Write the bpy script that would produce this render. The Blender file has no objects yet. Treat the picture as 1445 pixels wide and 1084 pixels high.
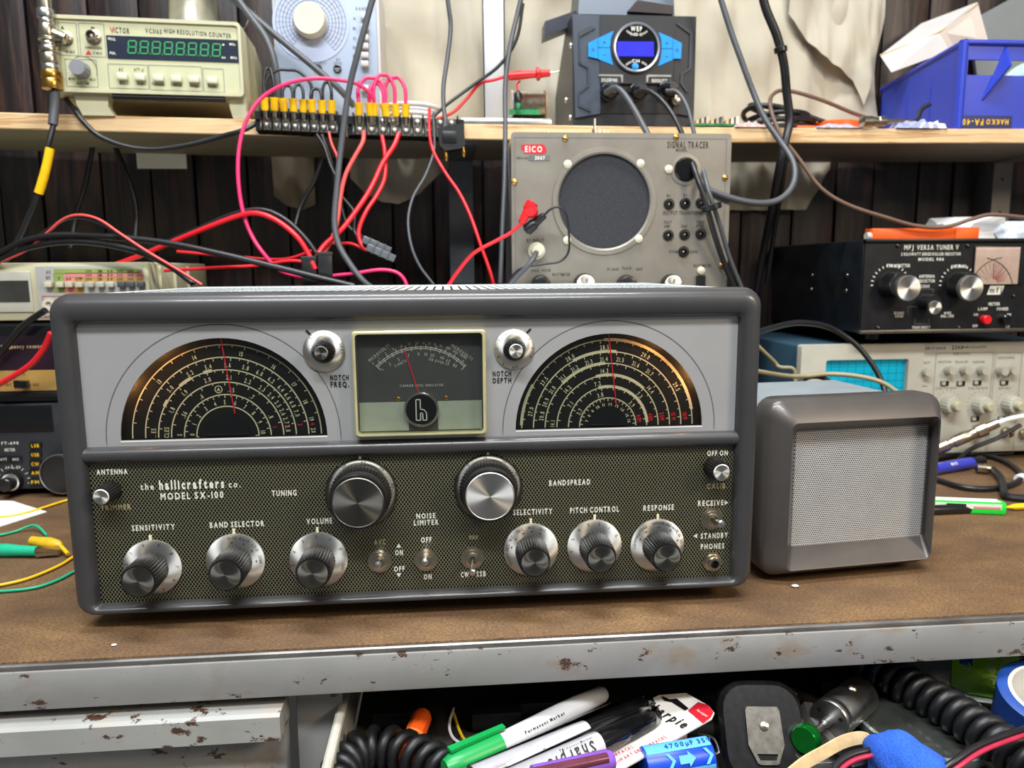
import bpy, bmesh, math, random
from mathutils import Vector as V, Matrix as MX, noise as NZ
from mathutils.geometry import tessellate_polygon
sin, cos, pi = math.sin, math.cos, math.pi
random.seed(7)
S = bpy.context.scene
COL = S.collection
# ------------------------------------------------------------------ camera, light, exposure
CP = V((0.018, -0.5442, 0.2581)); YAW, PIT, ROL, FPX = -0.0874, 0.1474, -0.0077, 1070.04
_f = V((-sin(YAW)*cos(PIT), cos(YAW)*cos(PIT), -sin(PIT))); _r = V((cos(YAW), sin(YAW), 0)); _u = _r.cross(_f)
RT = _r*cos(ROL) + _u*sin(ROL); UP = _u*cos(ROL) - _r*sin(ROL); FW = _f
cd = bpy.data.cameras.new('camera'); cam = bpy.data.objects.new('camera', cd); COL.objects.link(cam)
cam.matrix_world = MX(((RT.x, UP.x, -FW.x, CP.x), (RT.y, UP.y, -FW.y, CP.y), (RT.z, UP.z, -FW.z, CP.z), (0, 0, 0, 1)))
cd.sensor_fit = 'HORIZONTAL'; cd.sensor_width = 36; cd.lens = FPX/1445*36; cd.clip_start = .01
cd.dof.use_dof = True; cd.dof.focus_distance = .555; cd.dof.aperture_fstop = 9
S.camera = cam
w = bpy.data.worlds.new('world'); S.world = w; w.use_nodes = True
w.node_tree.nodes['Background'].inputs[0].default_value = (.86, .93, 1, 1)
w.node_tree.nodes['Background'].inputs[1].default_value = .16
S.view_settings.view_transform = 'Standard'; S.view_settings.look = 'None'; S.view_settings.gamma = 1
S.view_settings.exposure = 0.0; S.view_settings.use_curve_mapping = False
def lamp(n, loc, tgt, e, sx, sy, c):
    d = bpy.data.lights.new(n, 'AREA'); d.shape = 'RECTANGLE'; d.size = sx; d.size_y = sy; d.energy = e; d.color = c
    o = bpy.data.objects.new(n, d); COL.objects.link(o); o.location = loc
    o.rotation_euler = (V(tgt)-V(loc)).to_track_quat('-Z', 'Y').to_euler()
lamp('ceiling_tube_light', (0.05, -.10, 2.0), (.1, .06, 0), 46, 1.4, .12, (.93, .97, 1))
lamp('ceiling_tube_light', (-.1, -1.05, 1.6), (.1, .0, .1), 44, 1.4, .12, (.95, .98, 1))
lamp('room_lamp', (1.3, -1.0, .95), (.2, .1, .1), 13, .35, .35, (1, .84, .64))
# ------------------------------------------------------------------ picture measurements -> points of the place
def ray(px, py): return RT*((px-722.5)/FPX) - UP*((py-542)/FPX) + FW
def at(px, py, Y):
    d = ray(px, py); return CP + d*((Y-CP.y)/d.y)
def atz(px, py, Z):
    d = ray(px, py); return CP + d*((Z-CP.z)/d.z)
def L(root, px, py, y=0):           # point of a thing's own front plane (local y) seen at a pixel
    m = root.matrix_basis.inverted(); c = m @ CP; d = m.to_3x3() @ ray(px, py)
    return c + d*((y-c.y)/d.y)
# ------------------------------------------------------------------ mesh builder
class G:
    def __init__(s): s.v = []; s.f = []; s.m = []; s.k = 0
    def add(s, vs, fs):
        o = len(s.v); s.v += [tuple(p) for p in vs]
        for f in fs: s.f.append(tuple(i+o for i in f)); s.m.append(s.k)
        return s
    def tf(s, mx):
        s.v = [tuple(mx @ V(p)) for p in s.v]; return s
def props(o, label=None, cat=None, group=None, kind=None):
    for k, x in (('label', label), ('category', cat), ('group', group), ('kind', kind)):
        if x: o[k] = x
    return o
def obj(name, g, mats, parent=None, label=None, cat=None, group=None, kind=None, sharp=.6, loc=None):
    if parent is None:
        xs, ys, zs = zip(*g.v); c = V(loc) if loc else V(((min(xs)+max(xs))/2, (min(ys)+max(ys))/2, min(zs)))
        vs = [(x-c.x, y-c.y, z-c.z) for x, y, z in g.v]
    else: c = V((0, 0, 0)); vs = g.v
    me = bpy.data.meshes.new(name); me.from_pydata(vs, [], g.f)
    mats = mats if isinstance(mats, (list, tuple)) else [mats]
    for m in mats: me.materials.append(m)
    if len(mats) > 1: me.polygons.foreach_set('material_index', g.m)
    if sharp:
        me.polygons.foreach_set('use_smooth', [True]*len(g.f)); me.set_sharp_from_angle(angle=sharp)
    me.update()
    o = bpy.data.objects.new(name, me); COL.objects.link(o)
    if parent: o.parent = parent
    else: o.location = c
    return props(o, label, cat, group, kind)
def thing(name, label, cat, loc, rz=0, group=None, kind=None):
    o = bpy.data.objects.new(name, None); COL.objects.link(o); o.empty_display_size = .02
    o.matrix_basis = MX.Translation(V(loc)) @ MX.Rotation(rz, 4, 'Z')
    return props(o, label, cat, group, kind)
def dup(o, loc, label=None, parent=None):
    r = o.copy(); COL.objects.link(r)
    if parent: r.parent = parent
    else: r.location = loc
    if label: r['label'] = label
    for c in list(o.children):
        dup(c, None, None, r)
    return r
def box(g, x0, x1, y0, y1, z0, z1, b=0, seg=2):
    if b:
        bm = bmesh.new(); bmesh.ops.create_cube(bm, size=1)
        for v in bm.verts:
            v.co = V((x0 if v.co.x < 0 else x1, y0 if v.co.y < 0 else y1, z0 if v.co.z < 0 else z1))
        bmesh.ops.bevel(bm, geom=bm.edges[:], offset=b, segments=seg, affect='EDGES', profile=.5)
        bm.verts.index_update(); g.add([v.co[:] for v in bm.verts], [[v.index for v in f.verts] for f in bm.faces]); bm.free()
    else:
        g.add([(x, y, z) for z in (z0, z1) for y in (y0, y1) for x in (x0, x1)],
              [(0, 2, 3, 1), (4, 5, 7, 6), (0, 1, 5, 4), (2, 6, 7, 3), (0, 4, 6, 2), (1, 3, 7, 5)])
    return g
def rr(w, h, r, n=4, cx=0, cz=0):
    out = []
    for k, (sx, sz) in enumerate(((1, 1), (-1, 1), (-1, -1), (1, -1))):
        for i in range(n+1):
            a = pi/2*(k+i/n); out.append((cx+sx*(w/2-r)+r*cos(a), cz+sz*(h/2-r)+r*sin(a)))
    return out
def circ(r, n=32, cx=0, cz=0, a0=0, a1=2*pi):
    full = abs(a1-a0-2*pi) < 1e-6; m = n if full else n+1
    return [(cx+r*cos(a0+(a1-a0)*i/n), cz+r*sin(a0+(a1-a0)*i/n)) for i in range(m)]
def loft(g, loops, c0=True, c1=True):
    n = len(loops[0]); vs = [p for l in loops for p in l]; fs = []
    for k in range(len(loops)-1):
        for i in range(n):
            j = (i+1) % n; fs.append((k*n+i, k*n+j, (k+1)*n+j, (k+1)*n+i))
    if c0: fs.append(tuple(range(n-1, -1, -1)))
    if c1: fs.append(tuple((len(loops)-1)*n+i for i in range(n)))
    return g.add(vs, fs)
def prism(g, poly, y0, y1):
    return loft(g, [[(x, y0, z) for x, z in poly], [(x, y1, z) for x, z in poly]])
def plate(g, outer, holes, y0, y1):          # flat plate in XZ with real holes
    loops = [outer]+holes; pts = [p for l in loops for p in l]
    tris = tessellate_polygon([[V((x, z, 0)) for x, z in l] for l in loops]); n = len(pts)
    fs = [tuple(t) for t in tris]+[tuple(i+n for i in t[::-1]) for t in tris]; o = 0
    for l in loops:
        m = len(l)
        for i in range(m): j = (i+1) % m; fs.append((o+i, o+j, o+j+n, o+i+n))
        o += m
    return g.add([(x, y0, z) for x, z in pts]+[(x, y1, z) for x, z in pts], fs)
def basis(d):
    d = V(d).normalized(); a = V((0, 0, 1)) if abs(d.z) < .9 else V((1, 0, 0))
    x = a.cross(d).normalized(); return x, d.cross(x), d
def lathe(g, prof, o=(0, 0, 0), d=(0, -1, 0), n=24, flute=0, fl=()):
    x, y, z = basis(d); o = V(o); loops = []
    for k, (r, h) in enumerate(prof):
        lp = []
        for i in range(n):
            a = 2*pi*i/n; q = r
            if flute and k in fl and i % 2: q = r-flute
            lp.append(o+x*(q*cos(a))+y*(q*sin(a))+z*h)
        loops.append(lp)
    return loft(g, loops)
def cyl(g, p0, p1, r, r1=None, n=16):
    d = V(p1)-V(p0); return lathe(g, [(r, 0), (r if r1 is None else r1, d.length)], p0, d, n)
def spline(P, res=6):
    P = [V(p) for p in P]; out = []
    if len(P) < 3: return P
    Q = [P[0]*2-P[1]]+P+[P[-1]*2-P[-2]]
    for i in range(1, len(Q)-2):
        a, b, c, d = Q[i-1:i+3]
        for k in range(res):
            t = k/res; out.append(.5*((2*b)+(c-a)*t+(2*a-5*b+4*c-d)*t*t+(3*b-a-3*c+d)*t**3))
    return out+[P[-1]]
def tube(g, P, r, n=8, res=6, smooth=True):
    P = spline(P, res) if smooth else [V(p) for p in P]
    R = r if isinstance(r, (list, tuple)) else [r]*len(P); N = None; loops = []
    for i, p in enumerate(P):
        t = (P[min(i+1, len(P)-1)]-P[max(i-1, 0)])
        t = t.normalized() if t.length > 1e-9 else V((0, 0, 1))
        if N is None: N = basis(t)[0]
        N = (N-t*N.dot(t)).normalized(); B = t.cross(N)
        loops.append([p+N*(R[i]*cos(2*pi*k/n))+B*(R[i]*sin(2*pi*k/n)) for k in range(n)])
    return loft(g, loops)
def arc(g, cx, cz, r0, r1, a0, a1, y, n=48):
    vs = []
    for i in range(n+1):
        a = a0+(a1-a0)*i/n
        vs += [(cx+r0*cos(a), y, cz+r0*sin(a)), (cx+r1*cos(a), y, cz+r1*sin(a))]
    return g.add(vs, [(2*i, 2*i+1, 2*i+3, 2*i+2) for i in range(n)])
def strip(g, x0, z0, x1, z1, w, y):           # a flat printed line
    d = V((x1-x0, z1-z0)); q = V((-d.y, d.x)).normalized()*w/2
    return g.add([(x0+q.x, y, z0+q.y), (x1+q.x, y, z1+q.y), (x1-q.x, y, z1-q.y), (x0-q.x, y, z0-q.y)], [(0, 1, 2, 3)])
def quad(g, x0, x1, z0, z1, y): return g.add([(x0, y, z0), (x1, y, z0), (x1, y, z1), (x0, y, z1)], [(0, 1, 2, 3)])
_gl = {}
def glyph(c, b=0):
    if (c, b) not in _gl:
        cu = bpy.data.curves.new('glyph', 'FONT'); cu.body = c; cu.resolution_u = 2; cu.size = 1; cu.offset = b
        o = bpy.data.objects.new('glyph', cu); me = o.to_mesh()
        vs = [v.co[:2] for v in me.vertices]; fs = [tuple(p.vertices) for p in me.polygons]
        o.to_mesh_clear(); bpy.data.objects.remove(o); bpy.data.curves.remove(cu)
        xs = [v[0] for v in vs] or [0, .3]; _gl[c, b] = (vs, fs, min(xs), max(xs))
    return _gl[c, b]
CAPH = max(v[1] for v in glyph('H')[0])
def text(g, s, x, z, y, h, w=None, ang=0, al='c', tr=.24, xs=.72, bold=0):
    k = h/CAPH; pos = []; cx = 0
    for c in s:
        if c == ' ': cx += .34; continue
        vs, fs, a, b = glyph(c, bold); pos.append((c, cx-a)); cx += b-a+tr
    tot = max(cx-tr, .01); sx = (w/(tot*k)) if w else xs
    off = -tot/2 if al == 'c' else (0 if al == 'l' else -tot); ca, sa = cos(ang), sin(ang)
    for c, p in pos:
        vs, fs, a, b = glyph(c, bold); out = []
        for vx, vz in vs:
            X = (vx+p+off)*k*sx; Z = vz*k-h/2
            out.append((x+X*ca-Z*sa, y, z+X*sa+Z*ca))
        g.add(out, fs)
    return g
def tp(g, root, s, px, py, h, wd=None, y=0, ang=0, **kw):     # text measured in picture pixels
    p = L(root, px, py, y); sx = (L(root, px+20, py, y)-L(root, px-20, py, y)).x/40
    sz = (L(root, px, py-20, y)-L(root, px, py+20, y)).z/40
    return text(g, s, p.x, p.z, y, h*sz, wd*sx if wd else None, ang, **kw)
# ------------------------------------------------------------------ materials
def lin(c): return tuple(((x/255)/12.92 if x <= 10 else ((x/255+.055)/1.055)**2.4) for x in c)+(1,)
class NT:
    def __init__(s, n):
        s.mat = bpy.data.materials.new(n); s.mat.use_nodes = True; s.t = s.mat.node_tree
        s.b = s.t.nodes['Principled BSDF']; s.out = s.t.nodes['Material Output']
    def n(s, ty, **kw):
        q = s.t.nodes.new('ShaderNode'+ty)
        for k, x in kw.items():
            if k.startswith('i_'): q.inputs[k[2:].replace('_', ' ')].default_value = x
            else: setattr(q, k, x)
        return q
    def l(s, a, b): s.t.links.new(a, b)
    def coords(s, sc=(1, 1, 1)):
        c = s.n('TexCoord'); m = s.n('Mapping'); m.inputs['Scale'].default_value = sc; s.l(c.outputs['Object'], m.inputs[0]); return m.outputs[0]
    def noise(s, vec, scale, det=4, rough=.55, dist=0):
        q = s.n('TexNoise'); q.inputs['Scale'].default_value = scale; q.inputs['Detail'].default_value = det
        q.inputs['Roughness'].default_value = rough; q.inputs['Distortion'].default_value = dist; s.l(vec, q.inputs['Vector']); return q.outputs[0]
    def ramp(s, fac, stops):
        q = s.n('ValToRGB'); e = q.color_ramp.elements
        while len(e) < len(stops): e.new(.5)
        for i, (p, c) in enumerate(stops): e[i].position = p; e[i].color = c
        s.l(fac, q.inputs[0]); return q.outputs[0]
    def mix(s, fac, a, b, mode='MIX'):
        q = s.n('Mix', data_type='RGBA', blend_type=mode)
        for i, x in ((0, fac), (6, a), (7, b)):
            if isinstance(x, (tuple, float, int)): q.inputs[i].default_value = x
            else: s.l(x, q.inputs[i])
        return q.outputs[2]
    def math(s, op, a, b=0.0, c=None):
        q = s.n('Math', operation=op)
        for i, x in enumerate((a, b) if c is None else (a, b, c)):
            if isinstance(x, (float, int)): q.inputs[i].default_value = x
            else: s.l(x, q.inputs[i])
        return q.outputs[0]
    def bump(s, h, st=.2, d=.001):
        q = s.n('Bump'); q.inputs['Strength'].default_value = st; q.inputs['Distance'].default_value = d; s.l(h, q.inputs['Height']); s.l(q.outputs[0], s.b.inputs['Normal'])
def mat(n, c, r=.5, m=0, var=.12, sc=60, bump=0, bs=900, coat=0, emit=0, stretch=(1, 1, 1), spec=.5, aniso=0):
    t = NT(n); v = t.coords(stretch); nz = t.noise(v, sc); c0 = lin(c)
    lo = tuple(x*(1-var) for x in c0[:3])+(1,); hi = tuple(min(1, x*(1+var)) for x in c0[:3])+(1,)
    co = t.ramp(nz, [(.3, lo), (.7, hi)]); t.l(co, t.b.inputs['Base Color'])
    t.b.inputs['Metallic'].default_value = m; t.b.inputs['Coat Weight'].default_value = coat; t.b.inputs['Coat Roughness'].default_value = .08
    t.b.inputs['Specular IOR Level'].default_value = spec
    rg = t.math('MULTIPLY_ADD', nz, .25*r, r*.88); t.l(rg, t.b.inputs['Roughness'])
    if bump: t.bump(t.noise(v, bs, 2), bump, .0006)
    if emit: t.l(co, t.b.inputs['Emission Color']); t.b.inputs['Emission Strength'].default_value = emit
    if aniso:
        tn = t.n('Tangent', direction_type='RADIAL', axis='Y'); t.b.inputs['Anisotropic'].default_value = aniso; t.l(tn.outputs[0], t.b.inputs['Tangent'])
    return t.mat
def glass(n, tint=(255, 255, 255), refl=.6):
    t = NT(n); tr = t.n('BsdfTransparent'); gl = t.n('BsdfGlossy'); gl.inputs['Roughness'].default_value = .04
    v = t.coords(); nz = t.noise(v, 90); tr_c = t.ramp(nz, [(.2, tuple(x*.94 for x in lin(tint)[:3])+(1,)), (.8, lin(tint))]); t.l(tr_c, tr.inputs[0])
    fr = t.n('Fresnel'); fr.inputs[0].default_value = 1.45; mx = t.n('MixShader')
    t.l(t.math('MULTIPLY', fr.outputs[0], refl), mx.inputs[0]); t.l(tr.outputs[0], mx.inputs[1]); t.l(gl.outputs[0], mx.inputs[2]); t.l(mx.outputs[0], t.out.inputs[0])
    return t.mat
def wood_char():
    t = NT('dark stained wood'); v = t.coords((22, 22, 2.2)); oi = t.n('ObjectInfo')
    ad = t.n('VectorMath', operation='ADD'); t.l(v, ad.inputs[0]); t.l(oi.outputs['Random'], ad.inputs[1])
    sc_ = t.n('VectorMath', operation='MULTIPLY_ADD'); t.l(oi.outputs['Random'], sc_.inputs[0]); sc_.inputs[1].default_value = (37, 13, 51); t.l(v, sc_.inputs[2])
    nz = t.noise(sc_.outputs[0], 2.2, 6, .6, 1.6); co = t.ramp(nz, [(.35, lin((14, 10, 11))), (.5, lin((30, 20, 19))), (.62, lin((58, 38, 31))), (.75, lin((24, 17, 17)))])
    t.l(co, t.b.inputs['Base Color']); t.b.inputs['Roughness'].default_value = .42; t.bump(nz, .35, .002); return t.mat
def wood_pine():
    t = NT('pine board'); v = t.coords((2.5, 14, 60)); nz = t.noise(v, 3, 5, .55, .8)
    co = t.ramp(nz, [(.3, lin((206, 170, 122))), (.52, lin((218, 188, 144))), (.62, lin((180, 134, 84))), (.72, lin((212, 179, 133)))])
    t.l(co, t.b.inputs['Base Color']); t.b.inputs['Roughness'].default_value = .55; t.bump(nz, .15, .001); return t.mat
def hardboard():
    t = NT('worn brown hardboard'); v = t.coords((1, 1.6, 1)); v2 = t.coords((1, 5, 1)); a = t.noise(v, 9, 6, .65); b = t.noise(v, 420, 3, .6); c = t.noise(v2, 55, 5, .7, .8); e = t.noise(v2, 26, 6, .75, .4)
    co = t.ramp(a, [(.28, lin((84, 62, 42))), (.5, lin((116, 87, 57))), (.74, lin((150, 116, 74)))])
    co = t.mix(t.ramp(b, [(.35, (.75,)*3+(1,)), (.65, (0, 0, 0, 1))]), co, lin((66, 47, 31)))
    co = t.mix(t.ramp(c, [(.66, (0, 0, 0, 1)), (.74, (.8,)*3+(1,))]), co, lin((44, 32, 24)))
    co = t.mix(t.ramp(e, [(.7, (0, 0, 0, 1)), (.74, (.5,)*3+(1,))]), co, lin((160, 130, 92)))
    t.l(co, t.b.inputs['Base Color']); t.b.inputs['Roughness'].default_value = .6; t.bump(b, .25, .0006); return t.mat
def chipped(n, c, amt=.6, rust=(80, 56, 44), stain=(150, 122, 86)):
    t = NT(n); v = t.coords((1, 1, 1.6)); a = t.noise(v, 60, 6, .7); b = t.noise(v, 12, 4, .6); d = t.noise(v, 25, 5, .6); c0 = lin(c)
    co = t.ramp(b, [(.3, tuple(x*.85 for x in c0[:3])+(1,)), (.7, tuple(x*1.08 for x in c0[:3])+(1,))])
    co = t.mix(t.ramp(d, [(amt-.02, (0, 0, 0, 1)), (amt+.14, (.6,)*3+(1,))]), co, lin(stain))
    k = t.ramp(t.math('MULTIPLY_ADD', a, .65, t.math('MULTIPLY', b, .35)), [(amt+.0, (0, 0, 0, 1)), (amt+.02, (1, 1, 1, 1))])
    co = t.mix(k, co, lin(rust)); t.l(co, t.b.inputs['Base Color']); t.b.inputs['Roughness'].default_value = .42; t.bump(t.math('MULTIPLY', k, -1.0), .4, .0008); return t.mat
def diamond():
    t = NT('black panel with metal diamond lattice'); c = t.n('TexCoord'); sp = t.n('SeparateXYZ'); t.l(c.outputs['Object'], sp.inputs[0])
    PX, PZ = .0025, .0036
    u = t.math('DIVIDE', sp.outputs[0], PX); q = t.math('DIVIDE', sp.outputs[2], PZ)
    def tri(x): return t.math('ABSOLUTE', t.math('SUBTRACT', t.math('FRACT', x), .5))
    a = tri(t.math('ADD', u, q)); b = tri(t.math('SUBTRACT', u, q)); mn = t.math('MINIMUM', a, b)
    k = t.math('LESS_THAN', mn, .09)
    t.l(t.mix(k, lin((6, 7, 7)), lin((152, 147, 116))), t.b.inputs['Base Color']); t.l(t.math('MULTIPLY', k, .45), t.b.inputs['Metallic'])  # olive-gold lines: the room's greenish reflection is painted into their colour
    t.l(t.math('MULTIPLY_ADD', k, .12, .2), t.b.inputs['Roughness']); t.bump(k, .3, .0004); return t.mat
M = {}
def mk(n, *a, **k): M[n] = mat(n, *a, **k)
mk('gunmetal', (60, 59, 60), .36, .0, .06, 30, .05, 1500, coat=.25)
mk('cabinet_grey', (206, 214, 214), .45, 0, .05, 30)
mk('silver', (184, 184, 184), .42, .45, .04, 14, .03, 2200)
mk('alu', (214, 212, 206), .48, 1, .08, 50, aniso=.9)
mk('alu_dark', (118, 116, 110), .45, 1, .1, 50, aniso=.92)
mk('steel', (196, 194, 190), .3, 1, .12, 70)
mk('nickel', (188, 176, 156), .28, 1, .15, 120)
mk('brass', (196, 152, 76), .3, 1, .15, 80)
mk('rubber', (20, 20, 22), .45, 0, .2, 80)
mk('black', (20, 20, 22), .35, 0, .2, 60)
mk('black_gloss', (14, 14, 16), .14, 0, .2, 60, coat=.5)
mk('knob_black', (26, 25, 25), .3, 0, .2, 90)
mk('dial_black', (17, 18, 17), .5, 0, .25, 150)
mk('cream_print', (240, 232, 196), .5, 0, .05, 200)
mk('white_print', (232, 230, 218), .5, 0, .05, 200)
mk('faded_print', (176, 164, 122), .5, 0, .15, 500)
mk('black_print', (24, 24, 28), .5, 0, .1, 200)
mk('grey_print', (96, 98, 100), .5, 0, .1, 200)
mk('red_print', (196, 28, 44), .45, 0, .06, 200)
mk('red_wire', (222, 30, 42), .35, 0, .08, 50)
mk('pink_wire', (232, 42, 104), .35, 0, .08, 50)
mk('salmon_wire', (226, 84, 80), .4, 0, .08, 50)
mk('black_wire', (26, 26, 29), .38, 0, .15, 50)
mk('grey_wire', (74, 76, 80), .42, 0, .1, 50)
mk('brown_wire', (112, 88, 74), .45, 0, .1, 50)
mk('beige_wire', (150, 142, 112), .5, 0, .1, 50)
mk('yellow_wire', (236, 190, 30), .4, 0, .06, 50)
mk('green_wire', (30, 172, 128), .4, 0, .06, 50)
mk('yellow', (246, 192, 10), .38, 0, .08, 120)
mk('beige', (186, 182, 150), .5, 0, .04, 40, .05, 2500)
mk('beige_grey', (186, 184, 170), .5, 0, .05, 40, .05, 2500)
mk('cream', (208, 202, 178), .5, 0, .04, 60)
mk('pale_blue', (150, 164, 184), .45, 0, .03, 30)
mk('white', (220, 220, 218), .45, 0, .04, 50)
mk('white_plastic', (194, 190, 186), .4, 0, .04, 40)
mk('eico', (134, 128, 118), .42, .35, .12, 26, .06, 900)
mk('felt', (46, 47, 52), .9, 0, .5, 900, .12, 1600)
mk('blue_bin', (40, 60, 172), .4, 0, .05, 30)
mk('blue', (0, 136, 214), .35, 0, .06, 60)
mk('blue_tape', (26, 70, 150), .5, 0, .08, 90)
mk('blue_cloth', (44, 96, 206), .95, 0, .3, 700, .9, 1400)
mk('orange', (240, 92, 26), .4, 0, .08, 60)
mk('red', (214, 26, 34), .35, 0, .06, 60)
mk('green', (16, 150, 72), .35, 0, .06, 60)
mk('green_neon', (20, 226, 70), .35, 0, .06, 60)
mk('green_label', (120, 190, 40), .4, 0, .1, 40)
mk('purple', (132, 84, 186), .35, 0, .08, 60)
mk('gold_panel', (190, 152, 84), .45, .3, .06, 60)
mk('maroon', (38, 24, 34), .3, 0, .1, 60)
mk('pcb', (30, 128, 76), .4, 0, .2, 200)
mk('tan', (206, 178, 132), .7, 0, .15, 120)
mk('paper', (226, 222, 214), .7, 0, .05, 60)
mk('pink_panel', (208, 130, 124), .5, 0, .05, 60)
mk('olive_panel', (142, 158, 86), .5, 0, .05, 60)
mk('meter_face', (82, 82, 82), .5, 0, .06, 30)
mk('meter_low', (184, 190, 174), .5, 0, .04, 30)
mk('pink_face', (224, 190, 178), .5, 0, .06, 30)
mk('lcd_off', (58, 58, 54), .25, 0, .1, 40, coat=.4)
mk('cloth', (178, 170, 152), .9, 0, .07, 12, .25, 1200)
mk('red_led', (255, 34, 60), .4, 0, .02, 50)
M['seg_green'] = mat('seg_green', (44, 150, 84), .4, 0, .05, 90, emit=.10)
M['crt'] = mat('crt', (0, 160, 190), .3, 0, .04, 30, emit=.22)
M['oled'] = mat('oled', (28, 30, 190), .3, 0, .06, 60, emit=.3)
M['glass'] = glass('clear glass', (250, 252, 250), .5)
M['yellowed'] = glass('yellowed clear plastic', (236, 226, 160), .7)
M['clear'] = glass('clear plastic film', (238, 238, 238), 1.0)
M['planks'] = wood_char(); M['pine'] = wood_pine(); M['hardboard'] = hardboard()
M['rail'] = chipped('grey chipped bench enamel', (148, 147, 144), .58, stain=(138, 114, 84))
M['lip'] = chipped('pale chipped drawer enamel', (164, 164, 160), .56, stain=(176, 160, 140))
M['lattice'] = diamond(); mk('pine_under_shade', (124, 116, 100), .7, 0, .15, 25, stretch=(.15, 1, 1))  # greyish pine with the underside's shade put into its colour
# ------------------------------------------------------------------ the setting
WALLY = .64
wl = obj('wall_back', box(G(), -1.1, 1.5, WALLY+.012, WALLY+.05, -.9, 1.7), mat('wall backing', (18, 13, 13), .7), kind='structure')
x = -1.1; first = None
widths = [.062, .075, .058, .083, .07]
i = 0
while x < 1.5:
    wd = widths[i % 5]; g = box(G(), 0, wd-.003, -.001-.002*(i % 3 == 1), .012, 0, 2.0, .0015)
    o = obj('wall_plank', g, M['planks'], wl); o.location = (x-wl.location.x, WALLY-wl.location.y, -.3-wl.location.z); x += wd; i += 1
obj('floor', box(G(), -1.6, 1.9, -2.4, WALLY+.05, -.95, -.9), mat('concrete floor', (120, 116, 110), .7, 0, .2, 12), kind='structure')
# ------------------------------------------------------------------ workbench
wb = thing('workbench', 'grey chipped steel workbench with a worn brown hardboard top', 'workbench', (0, 0, 0))
EY = -.040
obj('worktop', box(G(), -.95, 1.25, EY+.0025, WALLY, -.012, 0, .0008), M['hardboard'], wb)
g = box(G(), -.95, 1.25, EY-.004, EY+.004, -.0325, -.0045, .0012)
obj('front_rail', g, M['rail'], wb)
g = tube(G(), [(-.95, EY-.0005, -.0028), (1.25, EY-.0005, -.0028)], .0026, 10, smooth=False)
obj('edge_bead', g, mat('worn steel bead', (128, 124, 120), .35, .8, .35, 90, stretch=(.3, 1, 1)), wb, label='bare worn steel bead along the front edge')
# closed drawer: lip, front panel; stile; open drawer with side wall
xr = at(398, 1020, -.046).x
dr = obj('drawer', box(G(), -.95, xr-.001, -.034, -.02, -.30, -.058, .001), M['rail'], wb)
loops = []
for sx in (-.95, xr):
    loops.append([(sx, -.052, -.060), (sx, -.052, -.0425), (sx, -.0495, -.0405), (sx, -.022, -.040), (sx, -.022, -.060)])
obj('drawer_pull_lip', loft(G(), loops), M['lip'], dr, label='pale chipped lip along the top of the closed drawer')
xs = at(474, 1000, -.05).x
obj('stile', box(G(), xr+.004, xs, -.018, .0, -.30, -.034, .001), M['rail'], wb)
od = obj('open_drawer', box(G(), xs+.004, .80, -.14, .40, -.102, -.098), mat('shade toned drawer floor', (62, 60, 55), .6, 0, .35, 30), wb)  # deep shadow inside the drawer is put into the dark floor colour
g = G(); t0 = atz(485, 985, -.055); t1 = atz(452, 1090, -.055)
loft(g, [[(t0.x, t0.y+.3, z) for z in (-.10, -.0585)]+[(t0.x+.004, t0.y+.3, z) for z in (-.0585, -.10)],
         [(t1.x, -.16, z) for z in (-.10, -.0585)]+[(t1.x+.004, -.16, z) for z in (-.0585, -.10)]])
tube(g, [(t0.x+.002, t0.y+.3, -.0585), (t1.x+.002, -.16, -.0585)], .0036, 10, smooth=False)
obj('side_wall', g, mat('pale drawer enamel', (190, 186, 172), .45, 0, .1, 40), od)
obj('side_wall', box(G(), .80, .805, -.14, .40, -.10, -.055), M['lip'], od)
obj('back_wall', box(G(), xs+.004, .80, .40, .404, -.10, -.045), M['lip'], od)
obj('underframe', box(G(), -.95, 1.25, .45, .60, -.9, -.02), M['rail'], wb)
for xx in (-.93, 1.19): obj('leg', box(G(), xx, xx+.05, -.01, .05, -.9, -.015, .002), M['rail'], wb)
# ------------------------------------------------------------------ shelf (sags a little) and brackets
def zs(x): return .4362+.0105*((x-.40)/.93)**2 + .0012     # top of the shelf
SY0, SY1, STH = .43, .605, .0185
g = G(); loops = []
for k in range(41):
    X = -1.0+2.35*k/40; z = zs(X); e = .0012
    loops.append([(X, SY0+e, z), (X, SY0, z-e), (X, SY0, z-STH+e), (X, SY0+e, z-STH), (X, SY1, z-STH), (X, SY1, z)])
loft(g, loops)
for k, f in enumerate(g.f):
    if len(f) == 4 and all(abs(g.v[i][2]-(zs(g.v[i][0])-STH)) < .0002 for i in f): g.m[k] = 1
obj('shelf_board', g, [M['pine'], M['pine_under_shade']], label='long pine board shelf sagging above the workbench', cat='shelf', loc=(0, SY0, zs(0)-STH))
def shz(X): return zs(X)
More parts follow.
